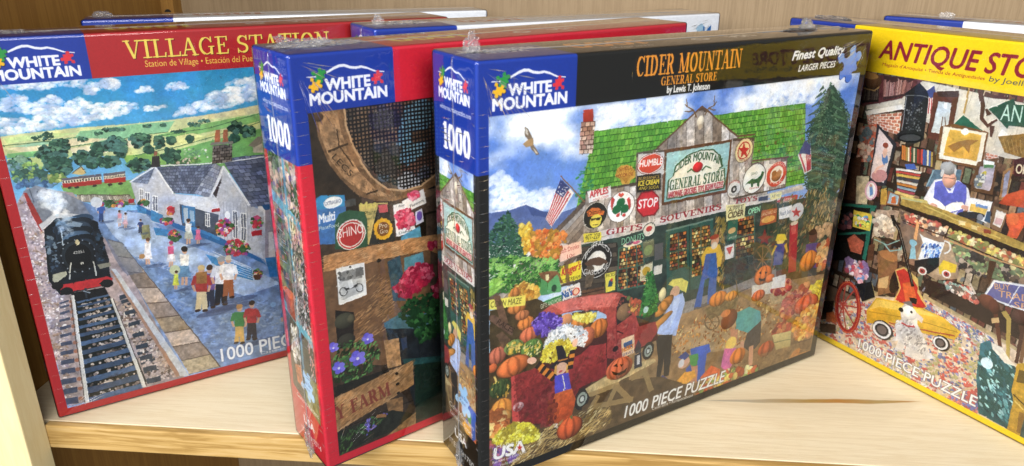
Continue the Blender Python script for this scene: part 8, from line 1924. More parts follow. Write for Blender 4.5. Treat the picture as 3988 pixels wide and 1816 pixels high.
    c.ell('8a8a90',179.4,142.3,1.99,2.27,0)
    c.poly('2a4a6a',[(182.8,140.7),(182.8,147.7),(185.1,148.5),(186.6,140.3)])
    c.poly('e8d8a0',[(166.5,135.9),(171.7,136.5),(171.8,133.7),(167.1,133.3)])
    c.poly('c8a048',[(170.8,135.7),(175.9,136.3),(176.0,133.6),(171.4,133.1)])
    c.poly('d8c888',[(175.0,135.6),(180.1,136.1),(180.2,133.4),(175.6,133.0)])
    c.poly('b88a40',[(179.2,135.4),(184.2,136.0),(184.3,133.3),(179.8,132.9)])
    c.poly('8a3a24',[(183.3,135.3),(188.2,135.8),(188.4,133.2),(183.9,132.7)])
    c.poly('8a6f5a',[(122.8,131.2),(151.9,127.6),(211.7,124.4),(268.3,117.7),(276.0,88.9),(215.9,107.7),(176.5,103.0),(132.1,100.4)],n=0.3,cell=5)
    c.dabs([(125.6,129.7),(160.5,129.3),(160.4,120.1),(127.3,121.8)],['c85a4a','d8a070','8a4a3a','e8d0b0','5a4a44'],170,1.19)
    c.dabs([(161.7,128.6),(211.7,124.4),(252.1,118.8),(253.6,113.3),(210.9,118.7),(162.4,120.8)],['d8c860','c88a50','e8d8a0','b85a3c','8a8a4a'],330,1.28)
    c.dabs([(165.0,119.4),(203.4,118.0),(213.9,115.6),(211.3,105.8),(176.5,103.0),(164.4,112.3)],['6a7a54','c8b878','5a4a3c','8aa868','b8a088','3a3430'],300,1.4)
    c.line('3a2418',[(127.1,123.0),(161.2,121.6),(213.4,117.6)],0.95)
    c.line('2a1c14',[(161.5,129.7),(159.9,119.9)],0.96)
    c.line('c8905a',[(159.9,119.9),(194.6,117.9),(213.2,118.6)],1.08)
    c.poly('4a3020',[(192.1,115.9),(196.4,116.4),(196.1,99.5),(193.1,99.3)])
    c.poly('c0a07a',[(145.7,114.9),(165.5,117.3),(177.0,96.2),(161.0,88.5),(143.6,92.5),(142.4,98.1)],n=0.2,al=0.8)
    c.poly('e8a868',[(137.5,127.5),(140.1,123.7),(141.0,112.1),(138.5,112.4)])
    c.ell('8ac4d8',138.8,109.5,3.04,2.26,0)
    c.poly('8ac4d8',[(137.7,107.3),(140.3,108.2),(143.5,98.5),(138.5,96.6)],n=0.15)
    c.poly('e8eef4',[(141.6,118.3),(145.3,116.6),(156.8,116.5),(161.0,117.5),(159.5,104.6),(154.1,98.4),(145.1,99.1),(145.9,111.4)],n=0.08)
    c.dabs([(145.3,111.2),(159.3,115.1),(158.5,104.2),(148.9,100.6)],['3a6ac8','5a8ae0','2a4a98','e8eef8','8ab4f0'],110,1.15,0.5,70,40)
    c.line('e0e0dc',[(160.1,118.3),(161.8,118.6)],1.2)
    c.line('e0e0dc',[(161.8,118.6),(163.4,118.2)],1.2)
    c.line('e0e0dc',[(163.4,118.2),(164.6,117.1)],1.2)
    c.line('e0e0dc',[(164.6,117.1),(165.3,115.5)],1.18)
    c.line('e0e0dc',[(165.3,115.5),(165.4,113.8)],1.21)
    c.line('e0e0dc',[(165.4,113.8),(164.8,112.0)],1.2)
    c.line('e0e0dc',[(164.8,112.0),(163.7,110.6)],1.19)
    c.line('e0e0dc',[(163.7,110.6),(162.1,109.7)],1.19)
    c.poly('1c1c1e',[(142.6,97.0),(151.1,101.4),(159.3,105.7),(160.8,99.2),(154.7,90.7),(144.2,90.2)],n=0.2)
    c.poly('e8c42a',[(160.4,98.4),(162.9,104.7),(172.2,104.8),(172.5,99.1),(162.1,93.7)],n=0.1)
    c.ell('e8e4dc',149.8,91.5,3.51,3.06,0)
    c.ell('a83a34',149.8,91.5,2.22,2.0,0)
    c.ell('2a1a18',149.8,91.5,0.82,0.82,0)
    c.ell('e8e4dc',166.7,95.6,3.23,2.93,0)
    c.ell('a83a34',166.7,95.6,2.05,1.92,0)
    c.ell('2a1a18',166.7,95.6,0.75,0.79,0)
    c.poly('14120f',[(72.4,118.1),(104.8,126.8),(107.4,83.5),(77.4,72.0)],n=0.4)
    c.poly('1f6a54',[(74.7,120.7),(105.3,127.6),(105.1,125.4),(74.9,118.2)])
    c.poly('1f6a54',[(100.5,125.5),(104.3,126.0),(104.9,82.6),(101.9,82.7)],n=0.15)
    c.poly('1f6a54',[(76.9,96.0),(103.3,106.1),(103.3,104.1),(77.0,94.0)])
    c.poly('e8c83a',[(87.0,118.8),(103.0,120.0),(103.9,106.5),(88.5,105.1)],n=0.2)
    c.dabs([(88.4,115.4),(101.6,117.1),(102.1,108.5),(89.5,106.8)],['5a9ad8','d83a3a','e8e8e0','3a8a4a','f0d848'],60,1.16)
    c.poly('c85a3c',[(85.9,93.9),(91.7,99.8),(100.6,96.5),(100.1,85.9),(90.6,85.0)],n=0.3)
    c.dabs([(75.2,111.2),(85.6,115.8),(87.0,102.1),(77.7,98.9)],['6a3a44','3a4a5a','a85a5a','2a2a30'],50,1.61)
    c.dabs([(87.6,78.6),(106.7,80.6),(110.0,71.5),(103.7,62.3),(89.7,68.7)],['8a6a9a','c8485a','e8d0d8','5a8ac0','e8a0a8'],120,1.5)
    c.poly('b89a7c',[(105.3,124.5),(123.2,129.5),(123.2,107.0),(110.3,107.5),(106.4,101.1)],n=0.25,cell=5)
    c.dabs([(103.3,121.4),(122.4,127.5),(122.7,109.3),(109.3,105.9)],['a88a70','c8b090','8a7060','d8c8b0'],80,1.62)
    c.poly('8a5a34',[(113.3,93.4),(128.2,101.4),(134.2,68.5),(120.7,58.9)],n=0.25)
    c.ell('b8743c',122.4,93.0,7.69,3.53,0)
    c.poly('d8b070',[(118.5,72.3),(125.8,77.8),(126.6,67.9),(119.4,64.9)])
    c.line('8ac0b8',[(116.8,101.0),(122.9,96.9),(130.7,101.1),(130.9,106.0)],0.99)
    c.line('8ac0b8',[(108.8,101.9),(119.5,100.7),(130.1,109.4)],0.75)
    c.poly('5a3420',[(104.9,95.4),(109.6,98.4),(111.1,84.9),(106.2,83.0)],n=0.3)
    c.line('8a8a98',[(152.5,85.0),(155.4,82.5),(153.2,76.6)],1.04)
    c.poly('b8a070',[(154.8,74.9),(205.9,67.7),(231.6,62.5),(233.4,55.4),(155.8,70.3)],n=0.25)
    c.poly('2a1c16',[(150.9,86.8),(180.0,88.1),(221.9,83.8),(263.1,76.9),(265.4,68.4),(208.0,71.4),(156.9,75.8)],n=0.2)
    c.dabs([(166.2,90.6),(184.3,92.2),(192.9,83.1),(169.5,86.0)],['c85a4a','d8b0a0','8ab0a8','e8e0d8','6a5a50'],150,1.1)
    c.line('c8d8d0',[(177.0,91.5),(186.3,88.4),(180.2,91.7)],1.29)
    c.line('d8c8b0',[(183.6,95.4),(188.7,89.4)],1.48)
    c.poly('d8c0a4',[(58.2,18.4),(113.0,55.6),(156.2,71.7),(207.2,64.5),(263.7,55.0),(279.6,-5.3),(212.2,-13.8),(63.1,-6.8)],n=0.2)
    c.dabs([(58.8,15.6),(86.1,38.2),(112.8,50.0),(156.4,70.5),(207.3,64.0),(209.7,23.8),(210.9,5.2),(184.9,4.1),(65.6,-2.5)],['c8382c','d8e0e0','4a5aa0','e0c8a0','b82f2c','6a78b8','e8d8c0','d86a4a','3a4a80','a8a05a'],2600,1.23,0.6,-20,120)
    c.dabs([(156.7,69.4),(207.3,64.0),(206.0,56.6),(159.4,62.9)],['2f4a9c','3a5ab0','c83a3a','4a7ac8','e8e0d8'],260,0.95,0.4,-28,30)
    c.poly('c8a878',[(180.5,2.8),(205.8,26.6),(206.2,24.9),(184.0,3.2)])
    c.poly('c8a878',[(194.1,4.9),(207.8,18.2),(208.2,16.7),(196.4,4.9)])
    c.dabs([(190.3,6.5),(206.6,23.2),(210.9,7.7),(207.5,5.7)],['b8302c','3a3a8a','4a5ac0','c85a4a'],130,1.05)
    c.poly('d8c4a8',[(58.8,15.6),(86.1,38.2),(112.8,50.0),(156.4,70.5),(207.3,64.0),(209.7,23.8),(210.9,5.2),(184.9,4.1),(65.6,-2.5)],al=0.22)
    c.dabs([(4, 3), (76, 3), (76, 40), (4, 70)], ['c8382c', 'd8e0e0', '4a5aa0', 'e0c8a0', 'b82f2c', '6a78b8', 'e8d8c0'], 1500, 1.6, .6, -20, 120)
    c.ell('181414',132.4,76.7,4.51,11.18,-10)
    c.poly('d8b860',[(129.7,84.5),(135.8,89.4),(139.7,88.4),(147.9,84.3),(150.2,76.6),(159.0,66.8),(156.6,61.9),(141.4,58.9),(133.4,60.5),(136.0,71.9)])
    c.poly('c82a20',[(130.8,83.7),(136.1,88.0),(140.2,86.2),(146.2,81.1),(149.4,77.5),(149.6,73.9),(158.6,66.0),(155.2,62.5),(141.0,60.6),(134.7,61.7),(137.3,72.4)],n=0.12)
    c.poly('e8742a',[(137.5,76.3),(144.0,80.2),(147.7,74.3),(152.0,66.1),(142.9,63.4)],al=0.7,n=0.2)
    c.line('141210',[(118.5,123.6),(126.3,115.4),(145.6,77.2)],2.43)
    c.line('b8b0a0',[(119.9,121.8),(127.3,113.9),(144.8,79.3)],0.24)
    c.poly('141210',[(117.1,124.3),(119.9,124.8),(123.2,118.0),(121.8,116.3)])
    c.poly('1c1816',[(144.9,68.1),(150.7,69.3),(151.0,65.1),(146.4,64.3)])
    c.line('a82420',[(107.3,42.7),(108.0,38.2)],3.52)
    c.line('d8562c',[(107.6,42.8),(108.3,38.2)],0.81)
    c.line('a82420',[(108.0,38.2),(108.2,33.7)],3.58)
    c.line('d8562c',[(108.3,38.2),(108.4,33.5)],0.83)
    c.line('a82420',[(108.2,33.7),(107.8,29.4)],3.58)
    c.line('d8562c',[(108.4,33.5),(108.1,29.0)],0.84)
    c.line('a82420',[(107.8,29.4),(107.0,25.5)],3.65)
    c.line('d8562c',[(108.1,29.0),(107.2,25.0)],0.82)
    c.line('a82420',[(107.0,25.5),(105.7,22.2)],3.6)
    c.line('d8562c',[(107.2,25.0),(105.8,21.6)],0.83)
    c.line('a82420',[(105.7,22.2),(104.0,19.7)],3.61)
    c.line('d8562c',[(105.8,21.6),(104.0,19.0)],0.83)
    c.line('a82420',[(104.0,19.7),(101.9,18.2)],3.61)
    c.line('d8562c',[(104.0,19.0),(101.8,17.4)],0.83)
    c.line('a82420',[(101.9,18.2),(99.7,17.6)],3.68)
    c.line('d8562c',[(101.8,17.4),(99.4,16.8)],0.85)
    c.line('a82420',[(99.7,17.6),(97.3,18.2)],3.7)
    c.line('d8562c',[(99.4,16.8),(96.9,17.3)],0.85)
    c.line('a82420',[(97.3,18.2),(94.9,19.7)],3.73)
    c.line('d8562c',[(96.9,17.3),(94.4,18.9)],0.85)
    c.line('a82420',[(94.9,19.7),(92.7,22.2)],3.67)
    c.line('d8562c',[(94.4,18.9),(92.0,21.5)],0.86)
    c.line('a82420',[(92.7,22.2),(90.7,25.5)],3.67)
    c.line('d8562c',[(92.0,21.5),(90.0,24.9)],0.88)
    c.line('a82420',[(90.7,25.5),(89.1,29.5)],3.67)
    c.line('d8562c',[(90.0,24.9),(88.3,29.0)],0.86)
    c.line('a82420',[(89.1,29.5),(87.9,34.0)],3.67)
    c.line('d8562c',[(88.3,29.0),(87.0,33.6)],0.85)
    c.line('a82420',[(87.9,34.0),(87.2,38.6)],3.76)
    c.line('d8562c',[(87.0,33.6),(86.4,38.4)],0.86)
    c.line('a82420',[(87.2,38.6),(87.1,43.2)],3.7)
    c.line('d8562c',[(86.4,38.4),(86.2,43.2)],0.84)
    c.line('a82420',[(87.1,43.2),(87.5,47.6)],3.64)
    c.line('d8562c',[(86.2,43.2),(86.7,47.7)],0.86)
    c.line('a82420',[(87.5,47.6),(88.4,51.5)],3.64)
    c.line('d8562c',[(86.7,47.7),(87.7,51.7)],0.84)
    c.line('a82420',[(88.4,51.5),(89.8,54.6)],3.62)
    c.line('d8562c',[(87.7,51.7),(89.2,55.0)],0.84)
    c.line('a82420',[(89.8,54.6),(91.6,57.0)],3.64)
    c.line('d8562c',[(89.2,55.0),(91.0,57.4)],0.83)
    c.line('a82420',[(91.6,57.0),(93.6,58.4)],3.62)
    c.line('d8562c',[(91.0,57.4),(93.2,58.9)],0.82)
    c.line('a82420',[(93.6,58.4),(95.9,58.8)],3.62)
    c.line('d8562c',[(93.2,58.9),(95.6,59.3)],0.83)
    c.line('a82420',[(95.9,58.8),(98.2,58.1)],3.56)
    c.line('d8562c',[(95.6,59.3),(98.1,58.7)],0.82)
    c.line('a82420',[(98.2,58.1),(100.5,56.6)],3.58)
    c.line('d8562c',[(98.1,58.7),(100.5,57.1)],0.81)
    c.line('a82420',[(100.5,56.6),(102.7,54.1)],3.56)
    c.line('d8562c',[(100.5,57.1),(102.7,54.5)],0.82)
    c.line('a82420',[(102.7,54.1),(104.6,50.8)],3.56)
    c.line('d8562c',[(102.7,54.5),(104.7,51.2)],0.83)
    c.line('a82420',[(104.6,50.8),(106.1,47.0)],3.52)
    c.line('d8562c',[(104.7,51.2),(106.4,47.2)],0.81)
    c.line('a82420',[(106.1,47.0),(107.3,42.7)],3.63)
    c.line('d8562c',[(106.4,47.2),(107.6,42.8)],0.81)
    c.line('b83a2c',[(92.9,38.3),(106.0,42.1)],1.13)
    c.line('b83a2c',[(92.9,38.3),(105.9,26.6)],1.13)
    c.line('b83a2c',[(92.9,38.3),(99.5,19.7)],1.13)
    c.line('b83a2c',[(92.9,38.3),(91.7,27.1)],1.13)
    c.line('b83a2c',[(92.9,38.3),(88.5,43.1)],1.13)
    c.line('b83a2c',[(92.9,38.3),(92.3,55.3)],1.13)
    c.line('b83a2c',[(92.9,38.3),(100.1,54.6)],1.13)
    c.poly('241812',[(71.8,31.9),(84.4,38.9),(86.3,22.4),(74.8,17.0)],n=0.4)
    c.poly('4a2c1c',[(75.5,13.6),(90.0,19.0),(91.6,11.0),(77.0,6.1)],n=0.3)
    c.poly('c8602c',[(79.5,25.1),(86.3,29.7),(91.1,21.0),(81.0,17.7)],n=0.2)
    c.poly('14161a',[(100.8,60.0),(113.2,67.8),(119.0,56.8),(109.0,48.3)],n=0.2)
    c.line('b8a868',[(109.0,48.3),(119.0,56.8),(113.4,67.9)],0.54)
    c.poly('e8b82a',[(113.9,43.6),(120.2,57.3),(137.4,60.8),(159.1,64.1),(171.1,63.8),(185.9,59.0),(183.3,50.8),(156.2,44.6),(134.0,40.6),(116.2,32.8)],'d8a01c',n=0.15,cell=4)
    c.poly('f4d868',[(115.4,44.3),(120.6,55.9),(137.6,59.6),(159.4,62.9),(170.1,62.8),(148.5,56.7),(123.7,50.7)],al=0.6)
    c.line('a83a24',[(133.8,41.6),(155.7,46.9),(182.6,53.8)],0.91)
    c.line('a87a18',[(115.7,43.0),(151.8,53.0),(184.0,57.4)],0.54)
    c.ell('2a2420',130.1,33.2,8.85,7.65,0)
    c.ell('eeeae4',129.3,33.1,7.78,6.63,0)
    c.ell('2a2624',129.3,33.1,5.6,4.77,0)
    c.ell('6a5a54',129.3,33.1,3.89,3.31,0)
    c.ell('2a2420',174.9,44.2,6.51,5.94,0)
    c.ell('eeeae4',174.2,44.1,5.58,4.99,0)
    c.ell('2a2624',174.2,44.1,4.02,3.59,0)
    c.ell('6a5a54',174.2,44.1,2.79,2.5,0)
    c.poly('d4cec8',[(139.9,55.4),(142.3,61.7),(148.6,61.9),(153.8,57.8),(154.9,50.5),(163.1,41.4),(167.4,33.0),(173.9,31.2),(161.1,23.1),(151.2,21.9),(150.4,31.0),(149.2,25.0),(142.2,21.4),(144.1,30.5),(139.3,28.2),(141.5,33.3),(138.5,42.7),(142.7,48.7)],n=0.15,cell=4)
    c.dabs([(138.8,45.5),(149.6,51.9),(163.4,40.2),(165.8,29.5),(149.3,30.4)],['e4e0dc','b8b0ac','d0cac6','9a928e'],180,1.03,0.4,70,50)
    c.ell('ece8e4',147.4,56.1,5.9,5.41,0,sh=0.2)
    c.ell('1c1816',140.8,55.8,1.76,1.72,0)
    c.ell('1c1816',148.8,57.5,1.0,1.11,0)
    c.poly('d0c8c4',[(153.0,58.7),(158.4,56.7),(158.1,52.6),(154.1,54.0)])
    c.poly('6a6462',[(140.3,62.1),(146.5,65.5),(149.8,61.8),(144.9,61.6)])
    c.line('b82f34',[(143.2,46.0),(148.5,45.5),(153.7,47.3)],1.28)
    c.poly('e0e4ea',[(197.6,103.8),(248.0,115.0),(254.3,91.1),(193.7,89.9)])
    c.poly('5a5a94',[(198.9,102.6),(248.4,113.6),(253.8,93.0),(195.5,91.0)],n=0.12)
    c.line('d8dce4',[(213.3,105.7),(210.4,90.8)],0.7)
    c.line('5a2c1c',[(197.9,89.9),(204.0,82.0),(215.5,51.8)],3.59,2.32)
    c.line('b89a44',[(208.3,85.2),(212.7,81.4),(219.2,51.4)],3.51,2.27)
    c.line('4a2c20',[(217.7,87.2),(222.6,75.6),(224.0,54.0)],3.51,2.27)
    c.line('7a5030',[(225.2,76.9),(226.7,55.4)],3.43,2.22)
    c.ell('6a3420',197.5,87.4,5.91,4.74,-20,sh=0.4)
    c.ell('5a2a1c',202.0,85.9,3.55,5.19,20,sh=0.4)
    c.poly('d8b070',[(202.3,77.1),(206.5,79.9),(207.8,76.5),(203.7,73.8)])
    c.ell('4a2c24',219.1,85.5,5.91,5.15,0,sh=0.5)
    c.poly('2f6a74',[(200.9,49.1),(200.1,56.7),(204.8,61.5),(226.0,50.2),(230.6,55.1),(263.7,55.0),(278.2,-0.2),(230.0,5.5),(210.7,6.3),(202.7,32.5)],'1f4a4c',n=0.4,cell=5)
    c.dabs([(201.9,47.1),(208.8,58.1),(226.2,49.1),(230.7,11.1),(211.1,9.2)],['3f8a90','2a5a60','6ab0b4','1c3c40','9ad0d4','24504c'],420,1.65,0.4,-50,60)
    c.ell('d8ecf0',207.0,44.8,4.12,3.84,-30)
    c.poly('e8dcc8',[(206.0,60.9),(213.4,60.4),(220.0,54.2),(225.6,51.8),(217.8,50.6),(208.1,56.5)],n=0.1)
    c.poly('d8a828',[(224.6,53.7),(228.7,56.5),(262.2,60.9),(276.9,4.9),(230.1,5.0),(228.7,27.3),(226.2,33.3)],'b88820',n=0.2)
    c.poly('3a2c14',[(226.9,50.7),(263.5,56.0),(264.3,53.1),(227.2,41.2)],al=0.7)
    c.line('4a3414',[(227.6,31.7),(235.9,28.0),(252.1,30.6)],0.95)
    c.line('e8c85a',[(229.5,27.9),(237.0,23.7)],0.98)
    c.poly('6a4420',[(234.0,21.9),(244.7,22.4),(248.5,7.5),(235.8,6.7)],al=0.6)
    c.poly('34463f',[(238.0,18.1),(271.6,25.1),(278.2,-0.2),(238.4,4.6)],n=0.3)
    c.warp(.2, 6., .05, (6, 5, 304, 226)); c.strokes(11000, .7, (6, 5, 304, 226), .14); c.grain(.05, .9)
    c.text('ANTIQUES',176.5,207.7,219.0,210.7,10.14,'bfe8d4',bold=0.0)
    c.text('OPEN',193.5,177.0,206.0,178.3,5.89,'e8d0a8',bold=0.03)
    c.text('BUY',199.8,98.0,209.0,101.1,3.76,'e8a868',bold=0.02)
    c.text('TRADE',203.1,93.8,225.4,98.6,4.53,'e8a868',bold=0.02)
    c.text('SELL',213.7,90.9,230.3,94.1,3.71,'e8a868',bold=0.02)
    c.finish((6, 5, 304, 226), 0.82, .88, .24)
    c.text('1000 PIECE PUZZLE',113.1,9.6,207.7,9.7,7.67,'f4f4f0',bold=0.022,out='7a6a6a',ow=0.37)
    c.text('Casse-tête • Rompecabezas',139.4,5.8,178.4,6.5,2.04,'ecebe6',bold=0.02)
    c.set_clip()
    border(c, 'f0d51c', 'f0d51c', (6.5, 5.2, 304, 224.5))
    c.text('ANTIQUE STORE', 84, 235.2, 207, 235.6, 12.6, '8f1f38', bold=.022, slant=.16)
    c.text("Magasin d'Antiquité • Tienda de Antiguedades",88.0,230.0,161.2,230.6,2.24,'9a3038',bold=0.035,slant=0.12)
    c.text('by Joelle McIntyre', 164.0, 230.4, 216.0, 230.6, 3.4, '3a4a6a', bold=.03, slant=.12)
    logo(c, 9.4, 229.6, 45.2)
    return c
CA, VI, RE, AN = paint_cider(), paint_village(), paint_red(), paint_antique(); PL = paint_plain()
sp = Canvas(50.5, 256.2, '1d1d1b', 5); sp.paste(CA, 124, 20, 186, 226, 5.8, 29, 46.3, 199)
spine_common(sp, '1d1d1b', [('Cider Mountain', 11, 43), ('General Store', 12, 42)], True)
sp.text('ITEM #1700', 10, 8, 43, 8, 4.0, 'f2f0ec', bold=.02)
sr = Canvas(50.5, 256.2, 'd22b40', 6)
sr.set_clip([(6, 28), (45.5, 28), (45.5, 199), (6, 199)]); sr.poly('4a5446', [(0, 0), (51, 0), (51, 200), (0, 200)], '3a3a34', n=.4)
sr.dabs([(6, 150), (46, 150), (46, 199), (6, 199)], ['4f6a44', '2f4a30', 'a86a5a', '7a8a6a', '6a5a8a', 'c8b0a0'], 420, 1.8)
sr.poly('6aa8c0', [(5, 168), (46, 158), (46, 164), (5, 175)], n=.2); sr.poly('5a98b0', [(25, 60), (28, 60), (30, 199), (27, 199)], n=.2); sr.poly('6ab0bc', [(5, 96), (46, 84), (46, 90), (5, 102)], n=.2)
sr.dabs([(28, 120), (40, 120), (42, 165), (28, 165)], ['d8ccb0', 'b8a888', 'e8e0cc', '8a8068', 'c8a0a0'], 260, 1.3, .3, 75, 50); sr.dabs([(6, 105), (26, 110), (26, 155), (6, 155)], ['3a4a3a', '5a4a4a', '8a5a4a', '2f3a34', '6a7a5a'], 220, 2.0)
sr.dabs([(38, 60), (46, 60), (46, 195), (38, 195)], ['e8a8a0', 'd8d0c8', 'b0a0b8', 'c8b8b0'], 200, 1.2, .4, 70, 60)
sr.poly('c05a38', [(8, 112), (24, 108), (22, 92), (10, 95)], 'a04428', n=.2); sr.ell('d87a54', 16, 110, 9, 3); sr.dabs([(24, 95), (40, 92), (42, 130), (26, 128)], ['8a8080', 'b8b0ac', '5a5452', 'd8d4d0'], 160, 1.6, .4, 60, 50)
sr.dabs([(10, 66), (24, 66), (22, 88), (12, 88)], ['e8e4da', 'c8c0b0', 'f4f0e8'], 60, 2.4, .35, 70, 40); sr.ell('e8dcd0', 14, 64, 3, 5, sh=.3); sr.poly('c87a50', [(12, 58), (22, 62), (24, 44), (14, 46)], n=.3)
sr.poly('8a8a5a', [(24, 30), (46, 30), (46, 60), (26, 62)], n=.3); sr.warp(.3, 4, .15); sr.set_clip()
sr.poly('d22b40', [(0, 0), (50.5, 0), (50.5, 28), (0, 42)]); spine_common(sr, 'd22b40', [('Curious Kittens', 10, 43)], True); sr.text('ITEM #1014', 12, 8, 42, 8, 4.0, 'f2f0ec', bold=.02)
sg = {}
for k, c in (('village', 'b3262c'), ('antique', 'f0d51c'), ('plain', 'e6e9ee')):
    sg[k] = Canvas(50.5, 256.2, c, 7); src = {'village': VI, 'antique': AN, 'plain': PL}[k]
    sg[k].paste(src, 130, 20, 180, 226, 5.8, 29, 46.3, 199); spine_common(sg[k], c, [], False)
tops = {'cider': top_print('1d1d1b', 'f2a33c', 'ITEM #1700', 'CIDER MOUNTAIN'), 'red': top_print('d22b40', 'f0e060', ''), 'village': top_print('b3262c', 'efe06a', ''), 'antique': top_print('f0d51c', '8f1f38', ''), 'plain': top_print('e6e9ee', 'c86a4a', '')}
IM = {}
for k, a, b in (('cider', CA, sp), ('red', RE, sr), ('village', VI, sg['village']), ('antique', AN, sg['antique']), ('plain', PL, sg['plain'])):
    a.grain(.04); IM[k] = [printed(k+'_front_print', a.image(k+'_front')), printed(k+'_spine_print', b.image(k+'_spine')), printed(k+'_top_print', tops[k].image(k+'_top'))]
# ------------------------------------------------------------------ puzzle boxes
BW, BD, BH = .3105, .0505, .25625
def ridge(bm, p, q, n, w, h):
    p, q, n = Vector(p), Vector(q), Vector(n); d = (q-p).normalized(); s = d.cross(n)*w/2; m = p.lerp(q, .45)
    a, b, l, r, t = [bm.verts.new(v) for v in (p, q, m-s, m+s, m+n*h)]
    for f in ((a, l, t), (l, b, t), (b, r, t), (r, a, t)): bm.faces.new(f)
def tube(bm, pts, n, w, h, rnd):
    rows = []
    for i, p in enumerate(pts):
        p = Vector(p); d = (Vector(pts[min(i+1, len(pts)-1)])-Vector(pts[max(i-1, 0)])).normalized(); nn = Vector(n[i]); s = d.cross(nn).normalized()
        k = .75+.5*rnd.random(); rows.append([bm.verts.new(p+s*(w/2*math.cos(a))*k+nn*(h*math.sin(a))*k) for a in (0, PI/4, PI/2, 3*PI/4, PI)])
    for r0, r1 in zip(rows[:-1], rows[1:]):
        for j in range(4): bm.faces.new((r0[j], r0[j+1], r1[j+1], r1[j]))
def lump(name, parent, loc, size, seed, rot=0):
    bm = bmesh.new(); bmesh.ops.create_icosphere(bm, subdivisions=4, radius=1)
    for v in bm.verts:
        c = v.co.copy(); k = 1+.55*noise.noise(c*1.7+Vector((seed, 0, 0)))+.35*noise.noise(c*4.1+Vector((0, seed, 0)))
        c = c*k; v.co = Vector((c.x*size[0], c.y*size[1], c.z*size[2]))
    bmesh.ops.rotate(bm, verts=bm.verts, matrix=Matrix.Rotation(rot, 3, 'Y')); bmesh.ops.translate(bm, verts=bm.verts, vec=loc)
    return link(name, bm, FILM_TIP, parent)
def puzzle_box(x, y, yaw, key, label, rect, seed, tips=True, detail=1.0):
    root = bpy.data.objects.new('puzzle_box', None); COL.objects.link(root)
    ca, sa = math.cos(yaw), math.sin(yaw)
    root.location = (x+ca*BW/2-sa*BD/2, y+sa*BW/2+ca*BD/2, .0007); root.rotation_euler = (0, 0, yaw)
    root['label'] = label; root['category'] = 'puzzle box'; root['group'] = 'shrink-wrapped puzzle boxes on the shelf'
    front, spine, top = IM[key]; rnd = random.Random(seed); ox, oy = -BW/2, -BD/2
    # carton, cut into its printed faces
    bm = box_bm((0, 0, 0), (BW, BD, BH), .0016, 4)
    x0, y0, x1, y1 = [v/1000 for v in rect]; lx = .0606
    for co, no in (((x0, 0, 0), (1, 0, 0)), ((x1, 0, 0), (1, 0, 0)), ((0, 0, y0), (0, 0, 1)), ((0, 0, y1), (0, 0, 1)), ((lx, 0, 0), (1, 0, 0))):
        fs = [f for f in bm.faces if f.normal.y < -.999]; g = list({e for f in fs for e in f.edges})+list({v for f in fs for v in f.verts})+fs
        bmesh.ops.bisect_plane(bm, geom=g, dist=1e-6, plane_co=co, plane_no=no)
    bm.normal_update(); uvl = bm.loops.layers.uv.new('UVMap')
    groups = {}
    for f in bm.faces:
        n = f.normal; c = f.calc_center_median()
        if n.y < -.7: k = 'front_panel'
        elif n.x < -.7: k = 'spine_panel'
        elif n.z > .7: k = 'top_panel'
        else: k = 'carton'
        if k == 'front_panel' and n.y < -.999:
            if x0 < c.x < x1 and y0 < c.z < y1: k = 'cover_picture'
            elif c.z > y1 and c.x < lx: k = 'logo_panel'
            elif c.z > y1: k = 'title_band'
        groups.setdefault(k, []).append(f)
        for l in f.loops:
            v = l.vert.co
            if k == 'spine_panel' or (k == 'carton' and abs(n.x) > .6): l[uvl].uv = (1-v.y/BD, v.z/BH)
            elif k == 'top_panel' or (k == 'carton' and abs(n.z) > .6): l[uvl].uv = (v.x/BW, v.y/BD)
            else: l[uvl].uv = (v.x/BW, v.z/BH)
    objs = {}
    for k in ('carton', 'front_panel', 'spine_panel', 'top_panel', 'cover_picture', 'logo_panel', 'title_band'):
        b2 = bm.copy(); idx = {f.index for f in groups[k]}; b2.faces.ensure_lookup_table()
        bm.faces.index_update(); idx = {f.index for f in groups[k]}
        bmesh.ops.delete(b2, geom=[f for f in b2.faces if f.index not in idx], context='FACES')
        bmesh.ops.translate(b2, verts=b2.verts, vec=(ox, oy, 0))
        m = {'spine_panel': spine, 'top_panel': top, 'carton': [spine, front, top]}.get(k, front)
        if k == 'carton':
            for f in b2.faces: f.material_index = 0 if abs(f.normal.x) > .6 else (1 if abs(f.normal.y) > .6 else 2)
        objs[k] = link(k, b2, m, objs['front_panel'] if k in ('cover_picture', 'logo_panel', 'title_band') else root)
    bm.free()
    # shrink film
    e = .0005; wb = box_bm((ox-e, oy-e, -.0004), (ox+BW+e, oy+BD+e, BH+e), .002, 4); wrap = link('shrink_wrap', wb, FILM, root, True)
    F, S, T = (0, -1, 0), (-1, 0, 0), (0, 0, 1); L = lambda x_, y_, z_: (ox+x_, oy+y_, z_)
    bm = bmesh.new(); R = rnd.random; yf = -e-.00002; xs = -e-.00002; zt = BH+e+.00002
    for cx, cz, a0, a1, n in ((.002, BH-.003, -80, -8, 26), (BW-.002, BH-.003, -172, -100, 22), (.003, .003, 10, 80, 10)):
        for i in range(int(n*detail)):                      # fans of creases at the corners
            a = math.radians(a0+(a1-a0)*(i+R()*.6)/n); r0 = .004+.02*R(); r1 = r0+.008+.03*R()*R()
            ridge(bm, L(cx+r0*math.cos(a), yf, cz+r0*math.sin(a)), L(cx+r1*math.cos(a), yf, cz+r1*math.sin(a)), F, .00035+.0004*R(), .0001+.0001*R())
    z = .012
